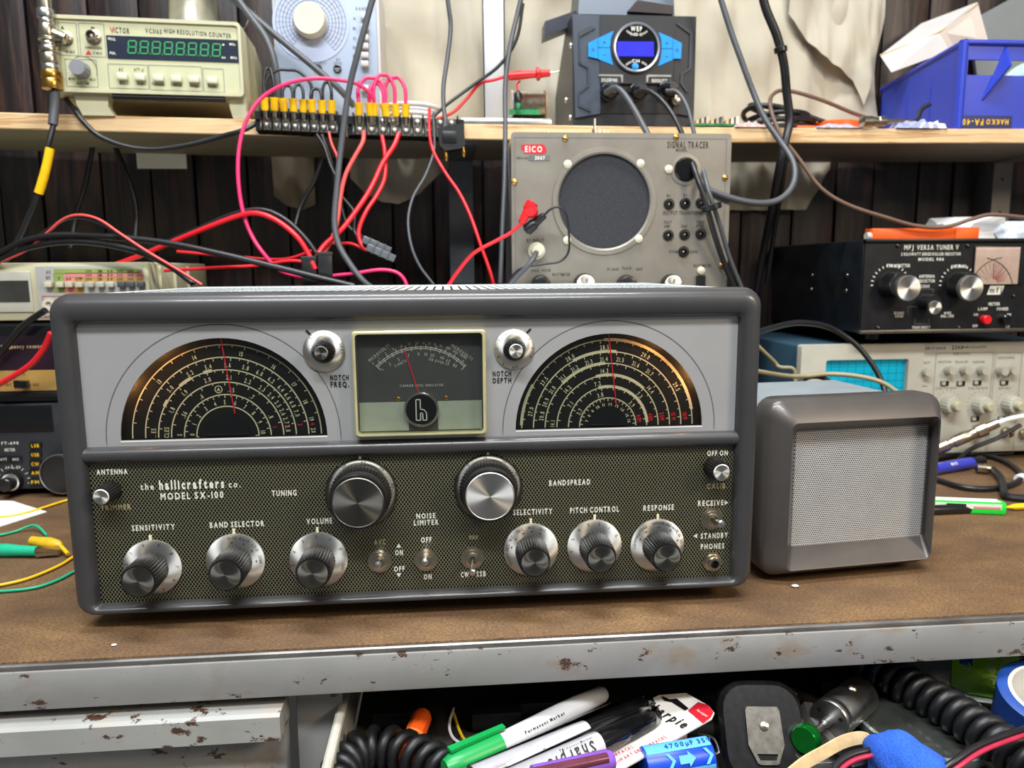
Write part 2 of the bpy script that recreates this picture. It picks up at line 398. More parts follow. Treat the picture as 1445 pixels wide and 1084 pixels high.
# steel brackets
def bracket(name, px0, px1, py1, Y, label, m, holes=()):
    X0 = at(px0, 300, Y).x; X1 = at(px1, 300, Y).x; zb = at((px0+px1)/2, py1, Y).z; X = (X0+X1)/2; z1 = zs(X)-STH
    t = thing(name, label, 'bracket', (X, Y, zb)); h = z1-zb; w_ = (X1-X0)/2
    g = plate(G(), [(-w_, 0), (w_, 0), (w_, h-.003), (-w_, h-.003)], [circ(.0025, 10, 0, q*h) for q in holes], 0, .003)
    box(g, -w_, w_, -(Y-SY0)+.02, .003, h-.003, h, .0005)
    obj('upright', g, m, t); return t
bracket('shelf_bracket', 1398, 1424, 318, .60, 'pale steel angle bracket under the right end of the shelf', mat('painted steel', (138, 132, 124), .5, .3, .1), (.2, .72))
bracket('shelf_bracket', 634, 668, 400, .60, 'grey steel shelf upright behind the hanging wires', mat('grey steel', (92, 96, 102), .5, .3, .1))
# ------------------------------------------------------------------ cream cloth hung on the wall behind the shelf
def cloth(name, xs0, xs1, zbot, ztop, Y, label, amp, fr, seed, m):
    g = G(); nx, nz = 90, 40; vs = []
    for j in range(nz+1):
        for i in range(nx+1):
            u = i/nx; v = j/nz; X = xs0+(xs1-xs0)*u; zb = zbot(u); Z = zb+(ztop-zb)*v
            n = NZ.noise(V((X*fr+seed, Z*fr*.35, seed)))+.5*NZ.noise(V((X*fr*2.3+Z*7, Z*fr*.6, seed+4)))
            vs.append((X, min(Y+amp*n, WALLY-.004), Z))
    fs = [(j*(nx+1)+i, j*(nx+1)+i+1, (j+1)*(nx+1)+i+1, (j+1)*(nx+1)+i) for j in range(nz) for i in range(nx)]
    g.add(vs, fs)
    return obj(name, g, m, label=label, cat='cloth', sharp=3)
X0, X1 = at(540, 100, .622).x, at(1238, 100, .622).x
def zb(u):
    pts = [(0, 300), (.10, 290), (.2, 262), (.24, 238), (.26, 205), (.66, 205), (.70, 296), (.76, 300), (.86, 292), (.875, 262), (.93, 262), (.94, 225), (1, 225)]
    for a, b in zip(pts, pts[1:]):
        if a[0] <= u <= b[0]:
            f = (u-a[0])/(b[0]-a[0]); py = a[1]+(b[1]-a[1])*f; break
    return at(800, py, .622).z
cloth('wall_cloth', at(395, 200, .622).x, at(1240, 100, .622).x, lambda u: {0: 0}.get(1, at(800, 205, .622).z if True else 0), 1.2, .624, 'large cream cloth hung behind the shelf from soldering station to blue bin', .026, 22, 3, M['cloth'])
def prof(P, Y):
    def f(u):
        for a, b in zip(P, P[1:]):
            if a[0] <= u <= b[0]: return at(560, a[1]+(b[1]-a[1])*(u-a[0])/(b[0]-a[0]), Y).z
        return at(560, P[-1][1], Y).z
    return f
cloth('hanging_cloth', at(492, 230, .59).x, at(652, 230, .59).x, prof([(0, 252), (.12, 272), (.28, 286), (.42, 288), (.62, 272), (.82, 245), (1, 226)], .606), zs(0)-STH+.03, .606, 'dirty white cloth sagging under the shelf behind the red wires', .026, 26, 9, M['cloth'])
cloth('hanging_cloth', at(380, 230, .61).x, at(440, 230, .61).x, prof([(0, 276), (.3, 290), (.7, 296), (1, 288)], .622), zs(0)-STH+.03, .622, 'tan cloth end hanging under the shelf below the left barrier strip', .012, 26, 5, mat('tan cloth', (140, 126, 106), .9, 0, .1, 12, .25, 1200))
cloth('hanging_cloth', at(1036, 230, .6).x, at(1178, 230, .6).x, lambda u: at(1100, (296 if u < .78 else 296-58*(u-.78)/.22), .615).z, zs(0)-STH+.03, .618, 'cream cloth end hanging under the shelf right of the grey test set', .016, 26, 15, M['cloth'])
fx0, fx1 = at(1112, 40, .61).x, at(1240, 40, .61).x
def zfl(u):
    for a, b in zip(((0, 20), (.1, 40), (.35, 75), (.75, 112), (.86, 150), (1, 60)), ((.1, 40), (.35, 75), (.75, 112), (.86, 150), (1, 60))):
        if a[0] <= u <= b[0]: return at(1180, a[1]+(b[1]-a[1])*(u-a[0])/(b[0]-a[0]), .606).z
    return at(1180, 60, .606).z
cloth('draped_cloth', fx0, fx1, zfl, .80, .607, 'folded over cream cloth flap hanging above the coiled black cable', .012, 30, 21, M['cloth'])
# small white card stuck under the shelf
p = at(228, 228, .60)
obj('paper_card', box(G(), at(193, 228, .6).x, at(263, 228, .6).x, .600, .6012, at(228, 238, .6).z, zs(-.3)-STH+.004), M['paper'], label='white card hanging under the shelf below the green display counter', cat='card')
# ------------------------------------------------------------------ the receiver
RX = thing('radio_receiver', 'large charcoal communications receiver with two half-round dials on the bench', 'radio', (0, 0, 0))
W2, ZB, ZT = .254, .012, .2452; PY = .009       # half width, bottom, top, recess of the panels
ZM = (ZB+ZT)/2; HH = ZT-ZB
def RL(px, py, y=PY): return L(RX, px, py, y)
# cabinet with perforated top
g = G(); body = rr(2*W2-.006, HH-.002, .010, 5, 0, ZM)
loft(g, [[(x, y, z) for x, z in body] for y in (.0225, .30)])
obj('cabinet', g, M['cabinet_grey'], RX, label='pale grey painted cabinet shell')
g = G()
for i in range(62):
    for j in range(12):
        X = -.225+i*.0073; y = .040+j*.0145
        box(g, X, X+.0018, y, y+.0080, ZT-.0016, ZT-.0008)
o = obj('vent_slots', g, M['black'], RX, kind='stuff')
# front bezel
g = G(); loops = []
prof = [(.0015, .024), (0, .021), (0, .010), (.0008, .006), (.003, .002), (.0065, 0), (.012, .0), (.0155, .0012), (.0178, .004), (.0188, .0085), (.0190, .0125)]
iL, iR = RL(115, 540).x, RL(1039, 520).x; iT, iB = RL(570, 452.5).z, RL(590, 832).z
wL, wR, wT, wB = iL+W2, W2-iR, ZT-iT, iB-ZB
for ins, y in prof:
    k = ins/.019; x0 = -W2+wL*k; x1 = W2-wR*k; z0 = ZB+wB*k; z1 = ZT-wT*k
    rad = max(.0135*(1-k)+.0025*k, .0025)
    loops.append([(x, y, z) for x, z in rr(x1-x0, z1-z0, rad, 6, (x0+x1)/2, (z0+z1)/2)])
loft(g, loops, False, False)
zb0, zb1 = RL(590, 641).z, RL(590, 619).z; zc = (zb0+zb1)/2; hb = (zb1-zb0)/2
bp = [(.0125, -hb), (.008, -hb), (.0045, -hb*.75), (.0028, -hb*.3), (.0028, hb*.3), (.0045, hb*.75), (.008, hb), (.0125, hb)]
loft(g, [[(X, y, zc+z) for y, z in bp] for X in (iL-.003, iR+.003)])
obj('bezel', g, M['gunmetal'], RX, sharp=1.2)
# panels
DL = RL(318, 618.5); DRc = RL(860.5, 604); 
rL = (RL(464, 612).x-RL(172.5, 622).x)/2; rR = (RL(991, 600).x-RL(728, 607).x)/2
def halfdisc(c, r, n=36): return [(c.x+r*cos(pi*i/n), c.z+r*sin(pi*i/n)) for i in range(n+1)]
pz0 = zb1-.002
outer = [(iL-.001, pz0), (iR+.001, pz0), (iR+.001, iT+.001), (iL-.001, iT+.001)]
obj('dial_panel', plate(G(), outer, [halfdisc(DL, rL), halfdisc(DRc, rR)], PY, PY+.0015), M['silver'], RX, label='brushed silver upper panel')
for c, r in ((DL, rL), (DRc, rR)):
    g = G(); arc(g, c.x, c.z, r*1.128, r*1.138, .0, pi, PY-.0002)
    for s in (-1, 1): strip(g, c.x+s*r*1.133, c.z, c.x+s*r*1.133, c.z-.003, .0005, PY-.0002)
    obj('dial_outline', g, M['grey_print'], RX)
for c, r in ((DL, rL), (DRc, rR)):
    g = strip(G(), c.x-r, c.z-.0006, c.x+r, c.z-.0006, .0011, PY-.0003)
    obj('dial_sill', g, M['white'], RX)
obj('control_panel', box(G(), iL-.002, iR+.002, PY, PY+.002, iB-.002, zb0+.002), M['lattice'], RX, label='black lower panel printed with a metal diamond lattice')
# dials behind the panel
DY = PY+.0075
def dial(c, r, nm, rings, num_h=.0032):
    d = obj(nm, prism(G(), [(c.x-r-.012, c.z-.004), (c.x+r+.012, c.z-.004)]+[(c.x+(r+.012)*cos(pi*i/36), c.z+(r+.012)*sin(pi*i/36)) for i in range(37)], DY, DY+.001), M['dial_black'], RX)
    g = G(); gr = G()
    for rr_, wd, t0, t1, nt, nums, thick in rings:
        R = rr_*r
        arc(g, c.x, c.z, R-wd*r/2, R+wd*r/2, 0, pi, DY-.0002, 64)
        for a, b in thick: arc(g, c.x, c.z, R-wd*r, R+wd*r*1.6, a, b, DY-.00025, 12)
        for i in range(nt+1):
            a = t0+(t1-t0)*i/nt; l = (.035 if i % 2 == 0 else .022)*r
            strip(g, c.x+R*cos(a), c.z+R*sin(a), c.x+(R-l)*cos(a), c.z+(R-l)*sin(a), .0006, DY-.0002)
        for s, a, col in nums:
            a = math.radians(a); q = R-.078*r
            text(gr if col else g, s, c.x+q*cos(a), c.z+q*sin(a), DY-.0003, num_h, None, a-pi/2, xs=.62, bold=.022)
    obj('dial_scale', g, M['cream_print'], d, kind='stuff')
    if gr.f: obj('red_band_number', gr, M['red_led'], d, kind='stuff')
    gp = obj('hub', prism(G(), halfdisc(V((c.x, 0, c.z)), r*.22, 20), DY-.0008, DY), M['black_gloss'], d)
    g = G(); strip(g, c.x+.006*r/.07, c.z+r*.235, c.x-.0005, c.z+r*1.0, .0008, DY-.0018)
    obj('pointer', g, M['red_led'], d, label='thin red pointer line')
    obj('dial_glass', prism(G(), halfdisc(c, r*.999), PY+.0006, PY+.0012), M['glass'], RX)
    return d
T = math.radians
def N(lst, col=0): return [(s, a, col) for s, a in lst]
dial(DL, rL, 'tuning_dial', [
    (.925, .012, T(14), T(170), 20, N([('13', 138), ('14', 109), ('15', 78), ('16', 55), ('17', 37), ('18', 23), ('19', 10.5), ('20', 2.5)])+[('4', 7, 1)], []),
    (.80, .012, T(10), T(172), 26, N([('5.0', 137), ('5.2', 117), ('5.4', 102), ('5.6', 87), ('5.8', 73), ('6.0', 61.5), ('6.2', 51), ('6.4', 41), ('6.6', 33), ('6.8', 25.5), ('7.0', 17.5), ('.. ES', 176)])+[('3', 8, 1)], []),
    (.675, .012, T(10), T(172), 24, N([('1.8', 152), ('1.9', 131), ('2.0', 106), ('2.1', 86), ('2.2', 68), ('2.3', 53), ('2.4', 42), ('2.5', 32), ('2.6', 23), ('2.7', 14), ('2.8', 6), ('CLES', 175)])+[('2', 9, 1)], [(T(100), T(107)), (T(118), T(130)), (T(146), T(152))]),
    (.55, .012, T(14), T(166), 12, N([('.56', 151), ('.6', 120), ('.65', 83), ('.7', 57), ('.8', 24), ('S', 177)])+[('1', 10, 1)], []),
    (.425, .012, T(10), T(172), 20, N([('0', 176), ('1', 158), ('2', 142), ('3', 125), ('4', 108), ('5', 92), ('6', 75), ('7', 58), ('8', 41), ('9', 23), ('10', 5)]), []),
    (.305, .012, T(0), T(180), 1, [], [])])
dial(DRc, rR, 'bandspread_dial', [
    (.925, .012, T(6), T(174), 30, N([('27.0', 168), ('27.5', 144), ('28.0', 119), ('28.5', 93), ('29.0', 62), ('29.5', 29)])+[('10', 7.5, 1), ('M', 4.5, 1)], [(T(150), T(178)), (T(10), T(93))]),
    (.80, .012, T(6), T(174), 26, N([('20.8', 170), ('20.9', 158), ('21.0', 146), ('21.1', 133), ('21.2', 120), ('21.3', 107), ('21.4', 94), ('21.5', 80), ('21.6', 66), ('21.7', 52)])+[('15', 9, 1), ('M', 5, 1)], [(T(84), T(118))]),
    (.675, .012, T(6), T(174), 20, N([('14.1', 176), ('14.2', 137), ('14.3', 94), ('14.4', 40)])+[('20', 10.5, 1), ('M', 6, 1)], [(T(93), T(136))]),
    (.55, .012, T(10), T(172), 18, N([('7.1', 149), ('7.2', 104), ('7.3', 44)])+[('40', 12.5, 1), ('M', 7.5, 1)], [(T(46), T(104))]),
    (.425, .012, T(10), T(172), 18, N([('3.7', 152), ('3.8', 104), ('3.9', 42)])+[('80', 15, 1), ('M', 9, 1)], [(T(4), T(104))]),
    (.305, .012, T(5), T(175), 20, N([('7', 165), ('8', 150), ('9', 135), ('10', 118), ('11', 102), ('12', 84), ('13', 66), ('14', 48), ('15', 28), ('16', 12)]), [])])
# triangle-in-circle mark on the tuning dial
g = G(); q = L(RX, 308.5, 549.5, DY); arc(g, q.x, q.z, .0022, .0028, 0, 2*pi, DY-.0003, 20)
g.add([(q.x-.0012, DY-.0003, q.z-.001), (q.x+.0012, DY-.0003, q.z-.001), (q.x, DY-.0003, q.z+.0014)], [(0, 1, 2)])
obj('civil_defence_mark', g, M['cream_print'], RX, kind='stuff')
# dial lamps tucked behind the panel
for c, r, a, e in ((DL, rL, 125, .05), (DL, rL, 150, .05), (DRc, rR, 60, .05), (DRc, rR, 30, .07)):
    d = bpy.data.lights.new('dial_lamp', 'POINT'); d.energy = e; d.color = (1, .42, .12); d.shadow_soft_size = .002
    o = bpy.data.objects.new('dial_lamp', d); COL.objects.link(o); o.parent = RX
    o.location = (c.x+(r+.009)*cos(T(a)), PY+.0045, c.z+(r+.009)*sin(T(a)))
# meter
m0, m1 = RL(503.5, 616), RL(684, 464); mx0, mx1, mz0, mz1 = m0.x, m1.x, RL(590, 612).z, RL(590, 465).z
mc = ((mx0+mx1)/2, (mz0+mz1)/2); mw, mh = mx1-mx0, mz1-mz0
FY = PY-.002
mt = obj('level_meter', prism(G(), rr(mw-.006, mh-.006, .001, 2, *mc), FY, PY), M['meter_face'], RX, label='square carrier level meter under a yellowed cover')
g = G(); zq = RL(590, 566.5, FY).z; quad(g, mx0+.003, mx1-.003, mz0+.003, zq, FY-.0003); obj('lower_face', g, M['meter_low'], mt)
g = G(); q0, q1 = RL(577, 600, FY), RL(618.5, 600, FY); quad(g, q0.x, q1.x, mz0+.003, zq, FY-.0005); obj('emblem_backing', g, M['meter_face'], mt)
g = G(); Y = FY-.0004
pv = RL(594, 581, FY); hub = pv
pa, pb, pc = RL(531.5, 517, FY), RL(594, 489.8, FY), RL(656.5, 516.5, FY)
def circ3(a, b, c):
    ax, ay, bx, by, cx, cy = a.x, a.z, b.x, b.z, c.x, c.z; d = 2*(ax*(by-cy)+bx*(cy-ay)+cx*(ay-by))
    ux = ((ax*ax+ay*ay)*(by-cy)+(bx*bx+by*by)*(cy-ay)+(cx*cx+cy*cy)*(ay-by))/d
    uy = ((ax*ax+ay*ay)*(cx-bx)+(bx*bx+by*by)*(ax-cx)+(cx*cx+cy*cy)*(bx-ax))/d
    return ux, uy, math.hypot(ax-ux, ay-uy)
ux, uz, ur = circ3(pa, pb, pc); aa = math.atan2(pa.z-uz, pa.x-ux); ac = math.atan2(pc.z-uz, pc.x-ux)
for dr_ in (0, .0013): arc(g, ux, uz, ur-dr_, ur-dr_+.0005, ac, aa, Y, 32)
for k, (f, l) in enumerate([(0, 1)]+[(i/20, .5) for i in range(1, 20)]+[(1, 1)]):
    a = aa+(ac-aa)*f; s = 1 if k % 2 else -1; e = .0026*l*(1 if s > 0 else 1)
    r0 = ur-.0012 if l < 1 else ur-.003; r1 = ur+.001+(.0012 if k % 2 else 0)
    if not k % 2: r0 -= .0012
    strip(g, ux+r0*cos(a), uz+r0*sin(a), ux+r1*cos(a), uz+r1*sin(a), .00045, Y)
def mtx(s, px, py, h, wd, ang=0): tp(g, RX, s, px, py, h, wd, Y, ang)
mtx('MICROVOLTS', 535, 498, 4.2, 37, T(38)); mtx('MICROVOLTS', 652, 497, 4.2, 36, T(-36))
for s, px, py, an in (('0', 526.5, 513, 35), ('1', 535, 506, 33), ('2', 544, 499, 30), ('3', 555, 493, 24), ('10', 566.5, 488.5, 14), ('20', 577.5, 485.5, 8), ('50', 588.5, 484.5, 2), ('1K', 598, 484.5, -3), ('2K', 606, 485, -7), ('5K', 614, 486, -11), ('1K', 622, 488, -16), ('10K', 633, 491.5, -24), ('100K', 643, 497, -30), ('1000K', 654, 503, -36)):
    mtx(s, px, py, 3.4, None, T(an))
for s, px, py, an in (('1', 540, 521.5, 35), ('3', 550, 514, 28), ('5', 562.5, 507.5, 22), ('7', 576.5, 502, 10), ('9', 590.5, 500, 0), ('10', 601, 500, -4), ('20', 610, 501.5, -8), ('40', 624, 505, -18), ('60', 632.5, 509, -24), ('80', 642, 516, -32)):
    mtx(s, px, py, 4.6, None, T(an))
mtx('S UNITS', 565, 513, 3.6, 18, T(26)); mtx('DB OVER S9', 619.5, 510.5, 3.6, 29, T(-17)); mtx('CARRIER LEVEL INDICATOR', 595, 544, 3.4, 61)
obj('meter_scale', g, M['white_print'], mt, kind='stuff')
a, b = RL(570.5, 493, FY), RL(591, 554, FY)
g = G(); strip(g, a.x, a.z, b.x, b.z, .0007, FY-.0012); obj('needle', g, M['red_led'], mt, label='thin red meter needle')
for px, py in ((562, 563), (629.5, 561.5)):
    q = RL(px, py, FY); g = lathe(G(), [(.0017, 0), (.0017, .0006), (.0009, .0013), (0, .0014)], (q.x, FY, q.z), n=14); obj('screw', g, M['brass'], mt)
em = RL(594.5, 578.5, FY-.004)
e = obj('emblem', lathe(G(), [(.0128, 0), (.0128, .0035), (.0122, .0042), (.0112, .0042), (.0108, .0036), (0, .0036)], (em.x, FY, em.z), n=36), [M['white'], M['black_gloss']], mt)
e.data.materials[0] = M['steel']
g = lathe(G(), [(.0108, 0), (.0108, .0004), (0, .0004)], (em.x, FY-.0036, em.z), n=36); obj('emblem_face', g, M['black_gloss'], e)
g = G(); k = .00052; Y = FY-.0042   # outlined letter h
hp = [(-6, -15), (-6, 15), (0, 15), (0, 1), (1.5, 1), (5, 0), (7.5, -3), (8.5, -6), (8.5, -15), (3.2, -15), (3.2, -7), (2.4, -4.6), (0, -4.6), (0, -15)]
hp = [(em.x+(x_-1.2)*k, em.z+(z_)*k*.98) for x_, z_ in hp]
for p, q in zip(hp, hp[1:]+hp[:1]): strip(g, p[0], p[1], q[0], q[1], .00075, Y)
obj('emblem_letter', g, M['white_print'], e, kind='stuff')
g = G()
prev = [rr(mw, mh, .002, 3, *mc), rr(mw, mh, .002, 3, *mc), rr(mw-.002, mh-.002, .0025, 3, *mc), rr(mw-.0045, mh-.0045, .0025, 3, *mc), rr(mw-.0045, mh-.0045, .0025, 3, *mc)]
loft(g, [[(x, y, z) for x, z in l] for l, y in zip(prev, (PY, PY-.0085, PY-.0098, PY-.0098, PY))], False, False)
obj('meter_cover_rim', g, mat('yellowed plastic rim', (182, 176, 132), .25, 0, .12, 60, coat=.4), mt, label='yellowed clear plastic cover edge')
g = prism(G(), rr(mw-.004, mh-.004, .002, 3, *mc), PY-.0094, PY-.0085); obj('meter_cover', g, M['glass'], mt)
# knobs
def knob(px, py, rpx, kind, name, label, marks=(), toff=90, sub=None, rcap=None, ln=.025, ptr=True):
    c = RL(px, py); R = abs(RL(px+rpx, py).x-RL(px-rpx, py).x)/2; o = V((c.x, PY, c.z))
    if kind == 'plain':
        k = obj(name, lathe(G(), [(R*1.0, 0), (R, .002), (R*.93, ln-.001), (R*.90, ln)], o, n=44, flute=.0006, fl=(1, 2, 3)).tf(MX.Identity(4)), M['knob_black'], RX, label=label, sharp=.3)
        g = lathe(G(), [(R*.76, 0), (R*.76, .0008), (R*.68, .0012), (0, .0006)], (c.x, PY-ln, c.z), n=28); obj('cap', g, M['alu'], k)
        return k
    big = kind == 'big'
    br = rcap*1.10 if big else rcap*1.16
    rb = R*.84 if big else R*.61
    st = .010 if big else .0035
    if big: prof = [(R*.9, .003), (R*.86, .004), (rb, .0065), (br*1.03, .0125), (br, .0135), (br, ln-.0012), (br*.98, ln)]; fl = (1, 2, 3)
    else: prof = [(rb, st), (rb*.97, st+.001), (br*1.02, ln-.0015), (br*.99, ln)]; fl = (0, 1, 2, 3)
    k = obj(name, lathe(G(), prof, o, n=104 if big else 66, flute=.0010 if big else .0011, fl=fl), M['knob_black'], RX, label=label, sharp=.25)
    if big: sp = [(R, 0), (R, .0014), (R*.985, .002), (R*.86, .0042), (R*.4, .0045)]
    else: sp = [(R*.97, 0), (R, .0006), (R*.99, .0014), (R*.72, .0040), (R*.4, .0042)]
    g = lathe(G(), sp, o, n=72); sk = obj('skirt', g, M['alu_dark'] if big else M['alu'], k)
    cp = [(rcap, 0), (rcap, .0006), (rcap*.97, .001), (rcap*.95, .0006), (rcap*.5, .0012), (0, .0014)] if big else [(rcap, 0), (rcap*.99, .0009), (rcap*.9, .0012), (rcap*.5, .0011), (0, .0007)]
    g = lathe(G(), cp, (c.x, PY-ln, c.z), n=44); obj('cap', g, M['alu'] if sub else M['alu_dark'], k)
    g = G(); rm = R*.87 if not big else R*.93
    yk = PY-(.0032 if not big else .0036)
    for s, a in marks:
        a = T(a); 
        if s == '.': g.add([(c.x+R*.74*cos(a)+.0006*cos(b), yk-.0014, c.z+R*.74*sin(a)+.0006*sin(b)) for b in (0, 1, 2, 3, 4, 5)], [tuple(range(6))])
        else: text(g, s, c.x+rm*cos(a), c.z+rm*sin(a), yk, .0026 if len(s) < 3 else .0023, None, a-pi/2, xs=.75)
    if big:
        for i in range(100):
            a = 2*pi*i/100; r0 = R*(.955 if i % 5 else .94); strip(g, c.x+r0*cos(a), c.z+r0*sin(a), c.x+R*.995*cos(a), c.z+R*.995*sin(a), .00035, PY-.0026)
    if g.f: obj('skirt_marking', g, M['black_print'], sk, kind='stuff')
    if ptr:
        g = G(); box(g, c.x-.0009, c.x+.0009, PY-.0012, PY, c.z+R*.98, c.z+R*1.16); obj('index_line', g, M['cream_print'], RX)
    return k
cr = lambda px: px/1960
dig = lambda a0, st, seq: [(s, a0+st*i) for i, s in enumerate(seq)]
knob(216, 800, 42, 'sk', 'sensitivity_knob', None, dig(104, -34, '098765')+dig(138, 30, '12'), rcap=.0108, ln=.027)
knob(333, 791.5, 42, 'sk', 'band_selector_knob', None, [('12-32', 93), ('4.6-13', 66), ('1.7-5', 36), ('538K', 4), ('.', 93), ('.', 62), ('.', 34), ('.', 3)], rcap=.0107, ln=.027)
knob(450, 789.5, 41.5, 'sk', 'volume_knob', None, dig(92, 32, '2345')+dig(60, -32, '10')+[('OFF', -16)], rcap=.0108, ln=.027)
knob(510, 696, 51, 'big', 'tuning_knob', 'wide tuning knob with a dark reflecting cap', [('60', 84), ('50', 118), ('70', 50), ('40', 150), ('80', 14)], rcap=.0185, ln=.024)
knob(689, 688.5, 48.5, 'big', 'bandspread_knob', 'wide bandspread knob with a bright spun cap', [('10', 95), ('20', 60), ('0', 128), ('90', 160), ('30', 28)], sub=1, rcap=.0180, ln=.022)
knob(749, 775, 38.5, 'sk', 'selectivity_knob', None, [('3KC', 90), ('2KC', 118), ('5KC', 62), ('1KC', 146), ('.5KC', 172), ('PHONO', 200), ('.', 88), ('.', 112), ('.', 140), ('.', 166), ('.', 64)], rcap=.0100, ln=.027)
knob(838.5, 770, 38.5, 'sk', 'pitch_control_knob', None, dig(80, 26, '2345')+dig(54, -27, '10')+[('4', 190)], rcap=.0100, ln=.027)
knob(927, 769, 38, 'sk', 'response_knob', None, [('UPPER', 90), ('SIDE', 70), ('LOWER', 52), ('CW', 30), ('HI', 10), ('TONE', 130), ('MED', 152), ('LOW', 172), ('.', 90), ('.', 55), ('.', 18), ('.', 128), ('.', 155)], rcap=.0100, ln=.027)
knob(457.5, 495.5, 30, 'sk', 'notch_frequency_knob', None, [('53', 80), ('52', 128), ('54 KC', 8)], rcap=.0050, ln=.014, ptr=False)
knob(725.5, 492.7, 28.5, 'sk', 'notch_depth_knob', None, [('0', 90), ('1', 120), ('2', 148), ('3', 176), ('4', 204), ('5', 232), ('1', 62), ('2', 34), ('3', 5), ('4', -24), ('OFF', -88)], sub=1, rcap=.0052, ln=.014, ptr=False)
knob(157, 692, 15, 'plain', 'antenna_trimmer_knob', None, ln=.016)
knob(1007.5, 659, 15, 'plain', 'calibrator_knob', None, ln=.016)
for x0, y0, x1, y1 in ((432, 466, 439, 473), (742, 471, 749, 464)):
    a, b = RL(x0, y0), RL(x1, y1); obj('index_line', strip(G(), a.x, a.z, b.x, b.z, .0014, PY-.0006), M['black_print'], RX)
# toggles and jack
def toggle(px, py, tip, name):
    c = RL(px, py); o = V((c.x, PY, c.z))
    t = obj(name, lathe(G(), [(.0088, 0), (.0088, .0006), (.0066, .0008), (.0066, .0026), (.0050, .0028), (.0050, .005), (.0036, .0054), (.0034, .003), (0, .003)], o, n=28), M['nickel'], RX)
    e = L(RX, tip[0], tip[1], PY-.017); d = (e-o).normalized(); b = o+V((0, -.003, 0))
    g = lathe(G(), [(.0016, 0), (.0016, (e-b).length*.45), (.0028, (e-b).length*.85), (.0030, (e-b).length*.95), (.0022, (e-b).length*1.02), (0, (e-b).length*1.05)], b, e-b, 14)
    obj('lever', g, M['steel'], t)
toggle(535.8, 791.6, (533, 797), 'toggle_switch'); toggle(601, 790, (599.5, 793), 'toggle_switch'); toggle(666.7, 787, (666.7, 809), 'toggle_switch'); toggle(1004, 732, (1019, 740), 'toggle_switch')
c = RL(1005, 792.5)
jk = obj('phones_jack', lathe(G(), [(.0076, 0), (.0076, .001), (.0066, .0012), (.0066, .003), (.005, .0036), (.005, .0062), (.0033, .0064), (.0031, .001), (0, .001)], (c.x, PY, c.z), n=28), M['nickel'], RX)
obj('jack_hole', lathe(G(), [(.0031, 0), (0, .0002)], (c.x, PY-.0015, c.z), n=16), M['black'], jk)
# lettering on the panels
TY = PY-.0004; B_ = dict(bold=.022); PM = 'white_print'
def pt(s, px, py, h, wd, b=.032): obj('lettering', tp(G(), RX, s, px, py, h, wd, TY, 0, bold=b), M[PM], RX)
for a in (('ANTENNA', 158, 666, 7, 44), ('MODEL SX-100', 271, 699.5, 9, 89), ('TUNING', 401, 696, 7.6, 35), ('SENSITIVITY', 216.5, 744.5, 7.4, 61),
          ('BAND SELECTOR', 334.5, 740, 7.4, 77), ('VOLUME', 450.5, 735.5, 7.4, 36), ('NOISE', 601, 728.2, 7, 27), ('LIMITER', 601.5, 737.5, 7, 35), ('OFF', 601.5, 762, 7, 15),
          ('ON', 603.5, 814, 7, 11), ('ON', 563, 780, 7, 11), ('OFF', 563.5, 803, 7, 15), ('CW', 656, 811, 7, 11), ('SSB', 679, 810, 7, 13), ('SELECTIVITY', 752, 722.5, 7.4, 55),
          ('BANDSPREAD', 804, 681, 7.2, 58), ('PITCH CONTROL', 839, 719.5, 7.4, 69), ('RESPONSE', 929.5, 716.5, 7.4, 43), ('OFF ON', 1012.5, 639.5, 7, 29),
          ('RECEIVE', 1003, 710, 7, 36), ('STANDBY', 1008, 756, 7, 38), ('PHONES', 1005.5, 771, 7, 33)): pt(*a)
pt('the', 207.5, 687, 8.5, 19, .022); pt('hallicrafters', 270.5, 683.5, 12.0, 92, .045); pt('co.', 331, 683.5, 8.5, 17, .022)
for px, py, k in ((562.5, 771, 0), (563, 811, 2), (1024.5, 709.5, 1), (982, 756.5, 3)):
    q = RL(px, py, TY); a0 = pi/2-k*pi/2
    g = G().add([(q.x+.0022*cos(a0+b), TY, q.z+.0022*sin(a0+b)) for b in (0, 2*pi/3, 4*pi/3)], [(0, 1, 2)]); obj('printed_arrow', g, M['white_print'], RX)
PM = 'faded_print'
pt('TRIMMER', 163.5, 716, 7, 43); pt('CALIB.', 1012, 686, 7, 29); pt('AVC', 536, 765, 7, 16); pt('MAN', 668, 758.5, 6, 12)
PM = 'black_print'
for s, px, py in (('NOTCH', 479, 533), ('FREQ.', 479.5, 542.5), ('NOTCH', 708.3, 527.5), ('DEPTH', 708.5, 537)): pt(s, px, py, 7, 26)
for sx in (-.2, .2):
    for y in (.05, .26):
        obj('foot', cyl(G(), (sx, y, ZB+.005), (sx, y, 0), .012, .010, 20), M['rubber'], RX)
